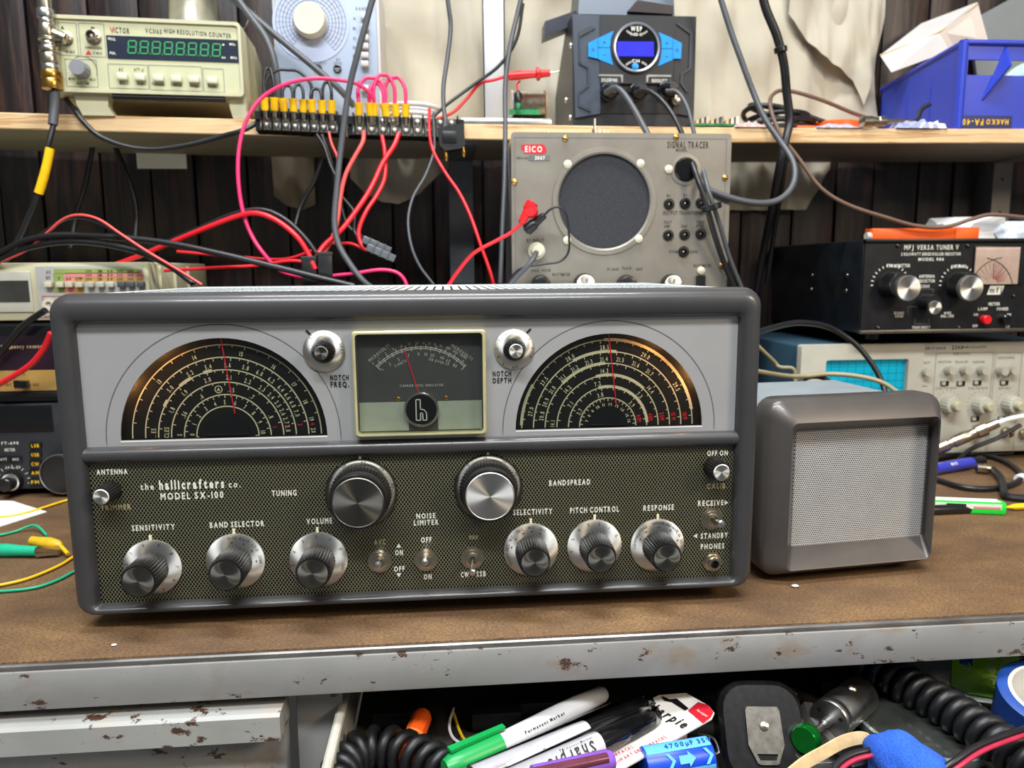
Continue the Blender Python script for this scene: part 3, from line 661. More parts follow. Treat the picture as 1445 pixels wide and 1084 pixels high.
# ------------------------------------------------------------------ helpers for boxed instruments
def knobp(par, root, px, py, rpx, ln, m=None, cap=None, name='knob', flute=24, y=0, pm=None, fl=.0006):
    c = L(root, px, py, y); R = abs(L(root, px+rpx, py, y).x-L(root, px-rpx, py, y).x)/2
    k = obj(name, lathe(G(), [(R, 0), (R, ln*.2), (R*.92, ln*.96), (R*.86, ln)], (c.x, y, c.z), n=flute*2, flute=fl*R/.01, fl=(1, 2)), m or M['knob_black'], par, sharp=.3)
    if cap: obj('cap', lathe(G(), [(R*.86, 0), (R*.86, .0006), (R*.8, .001), (0, .0008)], (c.x, y-ln, c.z), n=28), cap, k)
    if pm:
        g = G(); box(g, c.x-R*.08, c.x+R*.08, y-ln-.0006, y-ln, c.z, c.z+R*.85); obj('pointer_mark', g, pm, k)
    return k
def words(par, root, m, lst, y=-.0003, name='lettering', bold=.022, **kw):
    for a in lst:
        s, px, py, h, wd = a[:5]; ang = a[5] if len(a) > 5 else 0
        obj(name, tp(G(), root, s, px, py, h, wd, y, ang, bold=bold, **kw), m, par)
def boxp(par, root, name, px0, py0, px1, py1, y0, y1, m, b=0, **kw):
    mx, my = (px0+px1)/2, (py0+py1)/2; x0, x1 = L(root, px0, my, y0).x, L(root, px1, my, y0).x; z0, z1 = L(root, mx, py1, y0).z, L(root, mx, py0, y0).z
    return obj(name, box(G(), x0, x1, y0, y1, z0, z1, b), m, par, **kw)
def outl(g, root, px0, py0, px1, py1, w_, y=-.0003):
    mx, my = (px0+px1)/2, (py0+py1)/2; a = V((L(root, px0, my, y).x, 0, L(root, mx, py1, y).z)); c = V((L(root, px1, my, y).x, 0, L(root, mx, py0, y).z))
    for p in ((a.x, a.z, c.x, a.z), (a.x, c.z, c.x, c.z), (a.x, a.z, a.x, c.z), (c.x, a.z, c.x, c.z)): strip(g, *p, w_, y)
    return g
def screwp(par, root, px, py, r, m, y=0, name='screw'):
    c = L(root, px, py, y); k = obj(name, lathe(G(), [(r, 0), (r*.95, r*.4), (r*.5, r*.7), (0, r*.75)], (c.x, y, c.z), n=14), m, par)
    return k
# ------------------------------------------------------------------ extension speaker
rz = math.radians(6.0)
p0 = atz(1207, 812, .004)
SP = thing('extension_speaker', 'grey boxy extension speaker with perforated grille right of the receiver', 'speaker', (p0.x, p0.y, 0), rz)
a, b = L(SP, 1086.5, 690, 0), L(SP, 1332, 690, 0); zt = L(SP, 1210, 562.5, 0).z; zb_ = L(SP, 1207, 810, 0).z
cx, w_ = (a.x+b.x)/2, b.x-a.x; cz, h_ = (zt+zb_)/2, zt-zb_
g = G(); sm = M['gunmetal']
GY_ = .016
gx0, gx1 = L(SP, 1119, 690, GY_).x, L(SP, 1304, 690, GY_).x; gz1, gz0 = L(SP, 1210, 606, GY_).z, L(SP, 1210, 763, GY_).z
ox0, ox1, oz1 = L(SP, 1117, 690, .004).x, L(SP, 1324, 690, .004).x, L(SP, 1210, 593.5, 0).z
oz0 = L(SP, 1208, 797, .001).z; ox0, ox1 = L(SP, 1114, 690, .001).x, L(SP, 1319, 690, .001).x
loops = []
for (x0, x1, z0, z1, r, y) in (
    (cx-w_/2+.002, cx+w_/2-.002, zb_+.002, zt-.002, .013, .032), (cx-w_/2, cx+w_/2, zb_, zt, .014, .028), (cx-w_/2, cx+w_/2, zb_, zt, .014, .013),
    (cx-w_/2+.0008, cx+w_/2-.0008, zb_+.0008, zt-.0008, .0135, .0105), (cx-w_/2+.0025, cx+w_/2-.002, zb_+.0025, zt-.0025, .012, .0085),
    (ox0-.0012, ox1+.0010, oz0-.0008, oz1+.001, .006, .0006), (ox0, ox1, oz0, oz1, .005, .0), (ox0+.0004, ox1-.0005, oz0+.0010, oz1-.0006, .005, .0008), (gx0, gx1+.0016, gz0+.0002, gz1+.0008, .003, .0160), (gx0, gx1, gz0+.0006, gz1, .003, .0164)):
    loops.append([(x, y, z) for x, z in rr(x1-x0, z1-z0, r, 5, (x0+x1)/2, (z0+z1)/2)])
spm = mat('speaker bezel paint', (88, 83, 80), .36, .4, .05, 40, .08, 2600, coat=.15)
loft(g, loops, True, False); obj('bezel', g, spm, SP, sharp=.5)
body = rr(w_-.012, h_-.010, .012, 4, cx, cz-.001)
obj('cabinet', loft(G(), [[(x, y, z) for x, z in body] for y in (.028, .135)]), mat('speaker cabinet paint', (138, 146, 150), .45, .1, .05, 40, .05, 2000), SP)
# perforated grille: real holes
ph = .00192; pv_ = .00168; nx = int((gx1-gx0)/ph); nz = int((gz1-gz0)/pv_); vs = []; fs = []; rh = .00074
for j in range(nz+1):
    for i in range(nx+1):
        X = gx0+.0006+(i+.5*(j % 2))*ph; Z = gz0+.0004+j*pv_
        if X > gx1-.0004 or abs(X-cx)>1: continue
        o = len(vs)
        hexo = [(X+ph/2*.0+.5774*ph*sin(k*pi/3), Z+.5774*ph*cos(k*pi/3)*pv_/(ph*.866)) for k in range(6)]
        for k in range(6):
            vs.append((hexo[k][0], GY_-.0004, hexo[k][1])); 
        for k in range(6): vs.append((X+rh*sin(k*pi/3), GY_-.0004, Z+rh*cos(k*pi/3)))
        for k in range(6):
            l = (k+1) % 6; fs += [(o+k, o+l, o+6+l, o+6+k)]
obj('grille', G().add(vs, fs), mat('grille steel', (226, 224, 222), .4, .2, .04, 60), SP, label='pale perforated steel grille', kind='stuff', sharp=0)
quadb = box(G(), gx0-.001, gx1+.001, GY_+.005, GY_+.006, gz0-.001, gz1+.001); obj('backing_cloth', quadb, M['black'], SP)
for X in (cx-w_*.38, cx+w_*.38):
    for y in (.03, .12): obj('foot', cyl(G(), (X, y, zb_+.006), (X, y, 0), .006, .005, 14), M['rubber'], SP)
# ------------------------------------------------------------------ signal tracer behind the receiver
p0 = at(875, 190, .318)
EI = thing('signal_tracer', 'grey metal signal tracer with a big round speaker behind the receiver', 'test equipment', (p0.x, .318, 0))
x0, x1, zt = L(EI, 722, 300).x, L(EI, 1029, 300).x, L(EI, 875, 187.5).z
obj('case', box(G(), x0+.001, x1-.001, .006, .100, 0, zt-.001, .004), M['steel'], EI)
EITOP = zt
c = L(EI, 853, 284.5); R = (L(EI, 920, 284).x-L(EI, 786, 284).x)/2; cz_, cx_ = c.z, c.x
pn = obj('front_panel', plate(G(), rr(x1-x0, zt, .004, 4, (x0+x1)/2, zt/2), [circ(R*.965, 48, cx_, cz_)], 0, .0025), M['eico'], EI)
obj('speaker_cloth', prism(G(), circ(R*1.0, 48, cx_, cz_), .003, .004), M['felt'], EI)
obj('speaker_ring', lathe(G(), [(R*1.10, 0), (R*1.09, .0016), (R*1.0, .0018), (R*.965, .0004), (R*.965, -.002)], (cx_, 0, cz_), n=56), M['eico'], EI)
for f in EI.children[-1].data.polygons[-2:]: pass
o = EI.children[-1]
bm = bmesh.new(); bm.from_mesh(o.data); bm.faces.ensure_lookup_table()
bmesh.ops.delete(bm, geom=[f for f in bm.faces if len(f.verts) > 8], context='FACES_ONLY'); bm.to_mesh(o.data); bm.free()
g = outl(G(), EI, 727, 195, 1022, 420, .0006); obj('border_line', g, M['grey_print'], EI, kind='stuff')
for px, py in ((797.5, 195.5), (954, 193.5), (726, 257), (1023, 251), (1018, 375)): screwp(EI, EI, px, py, .0033, M['brass'])
for px, py in ((801, 232), (903.5, 231), (800, 339), (901, 337), (943.5, 239), (989, 382)): screwp(EI, EI, px, py, .0048, M['cream'], name='clamp_screw')
c = L(EI, 967.5, 239.5)
le = obj('indicator_lens', lathe(G(), [(.0128, 0), (.0128, .002), (.0118, .0032), (.008, .0036), (0, .0030)], (c.x, 0, c.z), n=28), M['black_gloss'], EI)
obj('lens_ring', lathe(G(), [(.0175, 0), (.0175, .0008), (.0135, .0012), (.0130, 0)], (c.x, 0, c.z), n=28), M['eico'], EI)
for px, py in ((944, 288), (966.5, 287), (989, 286.5), (943, 332), (966, 331), (988.5, 330), (964.5, 355)):
    c = L(EI, px, py); j = obj('pin_jack', lathe(G(), [(.0062, 0), (.0062, .0015), (.0052, .0030), (.0030, .0032), (.0028, 0), (0, 0)], (c.x, 0, c.z), n=20), M['black'], EI)
    obj('contact', lathe(G(), [(.0017, 0), (0, .0006)], (c.x, -.0005, c.z), n=10), M['nickel'], j)
for px, py, rp, mm in ((763, 402, 14, 'knob_black'), (824, 401, 15, 'knob_black'), (883.5, 402, 14, 'knob_black'), (946, 401, 14, 'knob_black')):
    k = knobp(EI, EI, px, py, rp, .012, M[mm], M['alu'] if px in (824, 946) else M['knob_black'], pm=M['white_print'], y=0)
boxp(EI, EI, 'slide_switch', 983.5, 389, 995.5, 410, -.004, .001, M['black'])
c = L(EI, 757, 354); obj('input_connector', lathe(G(), [(.0095, 0), (.0095, .002), (.0078, .0025), (.0066, .012), (.0060, .014), (0, .014)], (c.x, 0, c.z), n=20), M['cream'], EI)
words(EI, EI, M['black_print'], [('SIGNAL TRACER', 971, 204.5, 9, 58), ('MODEL', 962, 212, 3.5, 16), ('OUTPUT TRANSFORMER', 965.5, 300.5, 5, 60), ('TEST', 942, 314, 4, 11), ('AMP.', 942, 319.5, 4, 10), ('GND', 965.5, 319.5, 4, 9), ('TEST', 988.5, 314, 4, 11), ('SPKR.', 988.5, 319, 4, 12), ('B+', 943.5, 276, 4, 5), ('B+', 967, 275.5, 4, 5), ('P', 989, 275.5, 4, 3), ('VTVM', 950, 355.5, 4, 12), ('SCOPE', 978, 355.5, 4, 13), ('RF INPUT', 755.5, 339.5, 5, 24), ('WATTMETER', 991, 375, 4, 25), ('WATTMETER', 792, 387.5, 4, 25), ('AUDIO', 755, 382, 3.6, 12), ('NOISE', 771, 381.5, 3.6, 12), ('RF GAIN', 865, 380, 3.6, 16), ('TRACE', 884, 378.5, 3.6, 14), ('OFF', 902, 380, 3.6, 9), ('SERIAL NO', 737, 223, 3, 16)])
g = G(); c = L(EI, 753, 210.5, -.0003); fxx = R/67
pl = [(-17, 6), (13, 7), (17, 2), (18, -4), (12, -7), (-13, -6), (-13, -2), (-17, 0)]
g.add([(c.x+x*fxx, -.0004, c.z+z*fxx*.95) for x, z in pl], [tuple(range(len(pl)))]); bd = obj('badge', g, M['red_print'], EI, label='red maker badge')
obj('lettering', tp(G(), EI, 'EICO', 753, 210.5, 8, 24, -.0007, bold=.022), M['paper'], bd)
bb = boxp(EI, EI, 'serial_plate', 746, 219.5, 776, 226.5, -.0006, 0, M['grey_print']); words(bb, EI, M['white_print'], [('3007', 762, 223, 5, 14)], y=-.0009)
for px in (760, 985):
    c = L(EI, px, 400)
# ------------------------------------------------------------------ antenna tuner on top of the oscilloscope
TY_ = .375
p0 = at(1340, 470, TY_)
TU = thing('antenna_tuner', 'black antenna tuner with two large silver capped knobs on the oscilloscope', 'radio', (p0.x, TY_, p0.z-.004))
x0, x1 = L(TU, 1215, 400).x, L(TU, 1500, 400).x; zt, zb_ = L(TU, 1330, 338).z, L(TU, 1330, 468).z
tm = mat('worn black enamel', (20, 24, 28), .34, 0, .35, 40, .1, 600)
TUTOP = zt+.001
obj('case', box(G(), x0, x1, 0, .262, zb_, zt, .002), tm, TU)
g = G(); g2 = rr(x1-x0-.003, zt-zb_-.009, .001, 2, (x0+x1)/2, (zt+zb_)/2); obj('front_panel', prism(g, g2, -.0025, .001), M['black'], TU)
obj('bottom_trim', box(G(), x0, x1, -.006, .001, zb_-.001, zb_+.0035, .001), mat('bare edge', (104, 98, 90), .35, .6, .1), TU)
obj('top_trim', box(G(), x0, x1, -.006, .001, zt-.0035, zt+.001, .001), M['black'], TU)
for px, py in ((1183, 440-52), (1182, 446), (1120, 388), (1120, 407)): pass
for y in (.035, .13):
    for z in (.45, .62):
        q = V((x0, y, zb_+(zt-zb_)*z)); obj('side_screw', lathe(G(), [(.003, 0), (.0028, .001), (0, .0016)], q, (-1, 0, 0), 12), M['nickel'], TU)
for a in (1267, 1365.5):
    a0, a1 = (1256, 402) if a == 1267 else (1352, 402)
    k = knobp(TU, TU, a0, a1, 17.5, .024, M['knob_black'], None, flute=40, y=-.0025)
    c = L(TU, a+12 if a == 1267 else a, 406, -.0265)
    c = L(TU, 1279 if a == 1267 else 1367, 406.5, -.0265); R = .0158
    k2 = obj('cap', lathe(G(), [(R, -.001), (R, .004), (R*.94, .0055), (0, .005)], (c.x, -.0265, c.z), n=40), M['alu'], k)
    g = G(); c0 = L(TU, a0, a1, -.003); rk = .0225
    for i in range(13):
        an = T(25+i*13); strip(g, c0.x+rk*cos(an), c0.z+rk*sin(an), c0.x+(rk+.003)*cos(an), c0.z+(rk+.003)*sin(an), .0011, -.0029)
    obj('scale_mark', g, M['white_print'], TU, kind='stuff')
k = knobp(TU, TU, 1306, 426, 11, .018, M['knob_black'], None, y=-.0025); c = L(TU, 1318, 434, -.02); obj('cap', lathe(G(), [(.0086, -.001), (.0086, .002), (.008, .003), (0, .0028)], (c.x, -.02, c.z), n=28), M['alu'], k)
words(TU, TU, M['white_print'], [('TRANSMITTER', 1268, 375, 4.5, 33), ('ANTENNA', 1353, 376, 4.5, 22), ('ANTENNA', 1308, 390, 4.2, 22), ('SELECTOR', 1308, 396.5, 4.2, 23), ('COAX', 1306, 404, 4, 12), ('2 KILOWATT SERIES ROLLER INDUCTOR', 1314, 358.5, 4, 84), ('MODEL 986', 1314, 366, 4, 36), ('METER', 1403, 429, 4.2, 16), ('LAMP', 1387, 436, 4, 13), ('POWER', 1415, 436, 4, 16), ('DUMMY', 1269, 442, 3.6, 14), ('LOAD', 1269, 446, 3.6, 11), ('WIRE', 1337, 442, 3.6, 10), ('BAL. LINE', 1337, 446, 3.6, 18), ('COAX DIRECT', 1300, 462, 3.6, 25), ('ON', 1377, 444, 3.4, 6), ('OFF', 1376, 460, 3.4, 7), ('HI', 1424, 444, 3.4, 5), ('LO', 1422, 461, 3.4, 5)], y=-.0028)
obj('lettering', tp(G(), TU, 'VERSA TUNER V', 1323.5, 349, 6.5, 59, -.0028, bold=.022), M['white_print'], TU)
obj('lettering', tp(G(), TU, 'MFJ', 1282.5, 349, 6.5, 13, -.0028, bold=.022), M['white_print'], TU)
g = G()
for a, b in (((1297, 408), (1317, 408)), ((1317, 408), (1317, 413)), ((1281, 433), (1293, 433)), ((1281, 433), (1281, 444)), ((1291, 450), (1291, 457)), ((1291, 457), (1311, 457)), ((1311, 457), (1311, 450))):
    p, q = L(TU, *a, -.0028), L(TU, *b, -.0028); strip(g, p.x, p.z, q.x, q.z, .0006, -.0028)
obj('printed_line', g, M['grey_print'], TU, kind='stuff')
for px, py in ((1267, 347), (1366, 347.5), (1239, 463), (1353, 463), (1430, 418)): screwp(TU, TU, px, py, .003, M['black_gloss'], -.0025)
mtr = boxp(TU, TU, 'meter', 1374, 347, 1447, 402, -.0045, 0, M['black'], .001)
boxp(mtr, TU, 'meter_face', 1376, 349, 1438, 401, -.0052, -.004, M['pink_face'])
g = G(); c = L(TU, 1401, 400, -.0055)
s_ = abs(L(TU, 1411, 390, 0).x-L(TU, 1401, 390, 0).x)/10
arc(g, c.x+14*s_, c.z-14*s_, 47*s_, 48*s_, T(95), T(152), -.0055); arc(g, c.x-18*s_, c.z-14*s_, 47*s_, 48*s_, T(14), T(82), -.0055)
for i in range(9): a = T(30+i*15); strip(g, c.x+8*s_*cos(a), c.z+8*s_*sin(a), c.x+28*s_*cos(a), c.z+28*s_*sin(a), .0003, -.0055)
obj('meter_scale', g, M['black_print'], mtr, kind='stuff')
g = G()
for i in range(10): a = T(12+i*9); strip(g, c.x+6*s_*cos(a), c.z+6*s_*sin(a), c.x+(18+i)*s_*cos(a), c.z+(18+i)*s_*sin(a), .0005, -.0056)
obj('red_scale', g, M['red_print'], mtr, kind='stuff')
boxp(mtr, TU, 'meter_cover', 1374.5, 347.5, 1446, 401.5, -.0095, -.009, M['glass'])
g = G(); c = L(TU, 1405, 409.5, -.0028); pl = [(-12, -6), (8, -6), (12, 6), (-8, 6)]
g.add([(c.x+x*s_, -.0028, c.z+z*s_) for x, z in pl], [(0, 1, 2, 3)]); lg = obj('logo', g, M['white_print'], TU); obj('logo_letter', text(G(), 'mfj', c.x, c.z, -.0031, 7*s_, 17*s_, bold=.022), M['black'], lg)
for px, py, mm in ((1388, 451, 'red'), (1416, 450, 'black_gloss')):
    c = L(TU, px, py, -.0025); obj('push_button', lathe(G(), [(.0058, 0), (.0058, .007), (.005, .008), (0, .008)], (c.x, -.0025, c.z), n=20), M[mm], TU, label='red push button' if mm == 'red' else None)
for X in (x0+.03, x1-.03):
    for y in (.02, .24): obj('foot', cyl(G(), (X, y, zb_+.001), (X, y, -.004), .009, .008, 14), M['rubber'], TU)
# ------------------------------------------------------------------ oscilloscope
OY = .405
p0 = at(1300, 600, OY)
OS = thing('oscilloscope', 'beige oscilloscope with a blank cyan screen beneath the black antenna tuner', 'oscilloscope', (p0.x, OY, 0))
x0, x1 = L(OS, 1125, 560).x, L(OS, 1520, 560).x; zt = L(OS, 1300, 484).z; zb_ = .010
obj('case', box(G(), x0+.004, x1-.004, .006, .225, zb_, zt-.002, .004), mat('scope blue grey case', (48, 74, 90), .45, 0, .1, 30), OS)
sx0, sx1 = L(OS, 1160, 560).x, L(OS, 1275, 560).x; sz1, sz0 = L(OS, 1210, 507).z, L(OS, 1210, 590).z
bx1 = L(OS, 1296, 560).x
obj('screen_bezel', plate(G(), rr(bx1-x0, zt-zb_, .003, 3, (x0+bx1)/2, (zt+zb_)/2), [rr(sx1-sx0, sz1-sz0, .003, 3, (sx0+sx1)/2, (sz0+sz1)/2)], -.006, .006), M['beige_grey'], OS)
scr = obj('screen', box(G(), sx0-.002, sx1+.002, .002, .004, sz0-.002, sz1+.002), M['crt'], OS)
g = G()
for i in range(11): X = sx0+(sx1-sx0)*i/10; strip(g, X, sz0, X, sz1, .0004, .0016)
for i in range(9): Z = sz0+(sz1-sz0)*i/8; strip(g, sx0, Z, sx1, Z, .0004, .0016)
obj('graticule', g, mat('graticule', (10, 96, 116), .4), scr, kind='stuff')
obj('front_panel', box(G(), bx1+.0005, x1, -.002, .006, zb_, zt, .001), M['beige_grey'], OS)
g = outl(G(), OS, 1316, 498, 1396, 640, .0005, -.0023); outl(g, OS, 1399, 498, 1436, 640, .0005, -.0023); obj('printed_frame', g, M['grey_print'], OS, kind='stuff')
for px, py in ((1307, 524), (1341, 522), (1363, 522), (1387, 522), (1414, 523), (1428, 522)): knobp(OS, OS, px-4, py, 6, .012, M['beige_grey'], y=-.002, flute=14)
for px, py in ((1347, 572), (1392, 573), (1434, 572)):
    k = knobp(OS, OS, px-10, py-2, 12, .015, M['beige_grey'], y=-.002, flute=16); c = L(OS, px, py, -.017)
    obj('inner_knob', lathe(G(), [(.0062, 0), (.0058, .008), (.005, .009), (0, .009)], (L(OS, px-10, py-2, -.002).x, -.017, L(OS, px-10, py-2, -.002).z), n=18), mat('aged knob', (176, 170, 142), .5, 0, .06), k)
    g = G(); c = L(OS, px-10, py-2, -.0023)
    for i in range(14): a = T(-30+i*18); strip(g, c.x+.0165*cos(a), c.z+.0165*sin(a), c.x+.0185*cos(a), c.z+.0185*sin(a), .0006, -.0023)
    obj('range_mark', g, M['grey_print'], OS, kind='stuff')
for px, py, dk in ((1303, 541, 0), (1333, 541, 1), (1356, 541, 1), (1379, 540, 1), (1417, 540, 1), (1376, 591, 1), (1414, 591, 1)):
    s1 = boxp(OS, OS, 'slide_switch', px-5, py-3, px+6, py+3.5, -.0035, -.001, M['black'] if dk else M['beige_grey']); 
    if dk: boxp(s1, OS, 'slider', px-3, py-2, px+1.5, py+2.5, -.0055, -.003, M['beige_grey'])
words(OS, OS, M['grey_print'], [('VERTICAL', 1357, 499, 3.2, 24), ('HORIZONTAL', 1420, 505, 3.2, 24), ('POSITION', 1333, 511, 3, 18), ('TRACE SEP', 1357, 511, 3, 18), ('POSITION', 1381, 511, 3, 16), ('VOLTS/DIV', 1335, 548, 3, 30), ('VOLTS/DIV', 1380, 548, 3, 28), ('SEC/DIV', 1418, 548, 3, 18), ('INTENSITY', 1305, 512, 3, 16), ('100 MHz OSCILLOSCOPE', 1375, 490, 3, 34)], y=-.0023)
words(OS, OS, M['blue_tape'], [('Tektronix', 1318, 491, 4.5, 34)], y=-.0023); words(OS, OS, M['black_print'], [('2205', 1351, 490.5, 5, 15)], y=-.0023)
for px, py in ((1372, 612), (1418, 610), (1443, 612)):
    c = L(OS, px, py, -.002); obj('input_socket', lathe(G(), [(.0075, 0), (.0075, .002), (.0055, .0025), (.0055, .011), (.0044, .011), (.0042, .004), (0, .004)], (c.x, -.002, c.z), n=18), M['nickel'], OS)
for X in (x0+.03, x1-.03):
    for y in (.02, .2): obj('foot', cyl(G(), (X, y, zb_+.001), (X, y, 0), .009, .008, 14), M['rubber'], OS)
# ------------------------------------------------------------------ left stack: multimeter on counter on transceiver
LY = .372
p0 = at(40, 700, LY)
XMIN = -.80
TRx = thing('transceiver', 'small black transceiver at the bottom of the left instrument stack', 'radio', (-.60, LY, 0))
x1 = L(TRx, 96, 620).x; x0 = XMIN-TRx.location.x; zt, zb_ = L(TRx, 40, 567).z, .008
obj('case', box(G(), x0, x1, .004, .20, zb_, zt-.001, .003), M['black'], TRx)
obj('front_panel', box(G(), x0, x1, -.001, .006, zb_, zt-.002, .0015), mat('charcoal panel', (40, 42, 46), .45, 0, .1), TRx)
boxp(TRx, TRx, 'display_window', -120, 574, 74, 611, -.002, 0, M['black_gloss'])
for px, py, rp in ((19, 679, 15),):
    k = knobp(TRx, TRx, px, py, rp, .007, M['knob_black'], M['alu'], y=-.001); c = L(TRx, 17, 681, -.008)
    obj('inner_knob', lathe(G(), [(.0085, 0), (.0078, .012), (.007, .013), (0, .013)], (L(TRx, 19, 679, -.001).x, -.008, L(TRx, 19, 679, -.001).z), n=24), M['knob_black'], k)
    g = G(); c = L(TRx, 19, 679, -.0014)
    for i in range(11): a = T(-10+i*20); strip(g, c.x+.016*cos(a), c.z+.016*sin(a), c.x+.0195*cos(a), c.z+.0195*sin(a), .0007, -.0014)
    obj('dial_mark', g, M['white_print'], TRx, kind='stuff')
c = L(TRx, 94, 665, -.001); dk = obj('main_dial', lathe(G(), [(.0235, 0), (.0235, .012), (.021, .014), (0, .0135)], (c.x, -.001, c.z), n=48), M['black'], TRx)
obj('dial_ring', lathe(G(), [(.0228, 0), (.0240, 0), (.0240, .0012), (.0228, .0014), (.0226, .0001)], (c.x, -.0135, c.z), n=48), M['steel'], dk)
for s, py in (('LSB', 629), ('USB', 642), ('CW', 655), ('AM', 667.5), ('FM', 680.5)):
    b = boxp(TRx, TRx, 'mode_button', 41, py-5, 58, py+4.5, -.0035, 0, M['black'], .0008); words(b, TRx, M['yellow'], [(s, 49.5, py, 4.4, 11)], y=-.0038)
for px, s in ((5, 'ATT'), (22, 'INPUT')):
    b = boxp(TRx, TRx, 'push_button', px-9, 644, px+8.5, 653, -.003, 0, M['black'], .0008); words(b, TRx, M['white_print'], [(s, px, 648.5, 3.4, 9)], y=-.0033)
words(TRx, TRx, M['white_print'], [('METER', 14, 635, 4, 15), ('AF-o-RF', 18, 660, 3.8, 22), ('FT-690', 14, 625.5, 4, 24)], y=-.0014)
for X in (x0+.06, x1-.03):
    for y in (.02, .18): obj('foot', cyl(G(), (X, y, zb_+.001), (X, y, 0), .007, .006, 12), M['rubber'], TRx)
FC = thing('frequency_counter', 'dark frequency counter with a gold lower panel in the left instrument stack', 'test equipment', (-.60, LY, 0)); z0 = TRx.location.z+zt
x1 = L(FC, 100, 500).x; x0 = XMIN-FC.location.x; zt2 = L(FC, 40, 455).z
FC.location.z = z0-.001; FC.matrix_basis = MX.Translation(FC.location)
zt2 = L(FC, 40, 455).z
obj('case', box(G(), x0, x1, .003, .22, 0, zt2, .002), M['black'], FC)
boxp(FC, FC, 'front_frame', -160, 461, 100, 567, -.001, .004, M['black_gloss'])
boxp(FC, FC, 'display_window', -160, 475, 97, 523, -.003, 0, M['maroon'])
boxp(FC, FC, 'gold_panel', -160, 524, 97, 553, -.003, 0, M['gold_panel'])
boxp(FC, FC, 'bottom_trim', -160, 555, 97, 562, -.005, 0, M['black'], .0008)
sw = boxp(FC, FC, 'slide_switch', 19, 537, 39, 547, -.0045, -.002, M['black']); boxp(sw, FC, 'slider', 27, 538, 38, 548, -.0095, -.004, M['black_gloss'])
words(FC, FC, M['tan'], [('frequency counter', 32, 489, 5, 62)], y=-.0033)
words(FC, FC, M['black_print'], [('GATE', 28, 527.5, 3.6, 14), ('.1 SEC', 9, 543, 3.4, 14), ('1 SEC', 49, 543, 3.4, 12)], y=-.0033)
for X in (x0+.06, x1-.04): pass
DM = thing('bench_multimeter', 'cream bench multimeter with green and pink keypad atop the left stack', 'test equipment', (-.60, LY, FC.location.z+zt2))
x1 = L(DM, 212, 410).x; x0 = XMIN-DM.location.x; zt, zb_ = L(DM, 100, 370.5).z, L(DM, 30, 452.5).z
xb = at(290, 388, LY+.16).x-DM.location.x
obj('case', box(G(), x0, x1, .004, .215, zb_, zt, .003), M['beige'], DM)
obj('front_frame', box(G(), x0, x1, -.002, .006, zb_, zt, .002), M['beige'], DM)
for k in range(3): obj('side_rib', box(G(), x1-.0005, x1+.003, .03+k*.05, .034+k*.05, zb_+.004, zt-.004, .001), M['beige'], DM)
for X in (x0+.05, x1-.03):
    for y in (.02, .19): obj('foot', cyl(G(), (X, y, zb_+.002), (X, y, 0), .009, .008, 12), M['beige'], DM)
kp = boxp(DM, DM, 'keypad', 53, 375.5, 205, 447, -.0032, 0, mat('keypad grey', (176, 176, 172), .5, 0, .04))
boxp(DM, DM, 'display_frame', -120, 383.5, 45, 441.5, -.004, 0, M['beige_grey'], .001)
boxp(DM, DM, 'display', -110, 396.5, 41, 427, -.0045, -.003, M['lcd_off'])
for nm, a, m in (('green_field', (76, 379, 200, 386), 'olive_panel'), ('green_field', (76, 386, 91, 413), 'olive_panel'), ('pink_field', (91.5, 385, 203, 391), 'pink_panel'), ('pink_field', (91.5, 391, 105, 414), 'pink_panel'), ('tan_field', (105.5, 391.5, 203, 397), 'gold_panel'), ('tan_field', (105.5, 397, 118, 414), 'gold_panel')):
    boxp(kp, DM, nm, *a, -.0036, -.003, M[m])
for px, m in ((66.5, 'cream'), (83, 'cream'), (96, 'cream'), (110, 'cream'), (125.5, 'beige_grey'), (140, 'beige_grey'), (154, 'beige_grey'), (169.5, 'grey_wire'), (183, 'grey_wire'), (197, 'grey_wire')):
    boxp(kp, DM, 'key', px-5, 397.5, px+5.5, 405.5, -.010, -.003, M[m], .0008)
words(kp, DM, M['black_print'], [('V', 83, 393, 4, 3), ('mA', 97, 393.5, 3.6, 7), ('kOHM', 111, 393, 3.6, 9), ('AC', 68, 384, 4, 6), ('DC', 68, 392, 4, 6)]+[(s, px, y_, 3, 8) for s, px in (('200', 125), ('2', 141), ('20', 155), ('200', 169), ('1000', 184), ('2000', 197)) for y_ in (382.5, 388.3, 394)], y=-.0039)
g = outl(G(), DM, 61, 418, 98, 446, .0006, -.0037); obj('printed_frame', g, M['red_print'], kp, kind='stuff')
c = L(DM, 70, 430, -.003); obj('input_socket', lathe(G(), [(.007, 0), (.007, .003), (.0035, .003), (.003, 0), (0, 0)], (c.x, -.003, c.z), n=16), M['cream'], kp)
# ------------------------------------------------------------------ display counter on the shelf
CY = .424
p0 = at(215, 160, CY)
VC = thing('frequency_counter', 'beige counter with eight green display digits on the left of the shelf', 'test equipment', (p0.x, CY, shz(p0.x)), math.radians(4.2))
x0, x1 = L(VC, 63, 80).x, L(VC, 342, 80).x; z1, z0 = L(VC, 210, 27).z, L(VC, 210, 133.5).z
prof = [(.004, -.001), (0, .002), (-.0015, .006), (-.0015, .010), (.0, .02)]
def vbox(y0, y1, in_): return [(x, y, z) for y in (y0,) for x, z in rr(x1-x0-2*in_, z1-z0-2*in_, .004, 3, (x0+x1)/2, (z0+z1)/2)]
obj('case', loft(G(), [vbox(.0, 0, .002), vbox(.008, 0, 0), vbox(.10, 0, -.001), vbox(.17, 0, .003)]), M['beige'], VC, sharp=.5)
g = plate(G(), rr(x1-x0, z1-z0, .005, 3, (x0+x1)/2, (z0+z1)/2), [rr(x1-x0-.006, z1-z0-.008, .004, 3, (x0+x1)/2, (z0+z1)/2)], -.0035, .001)
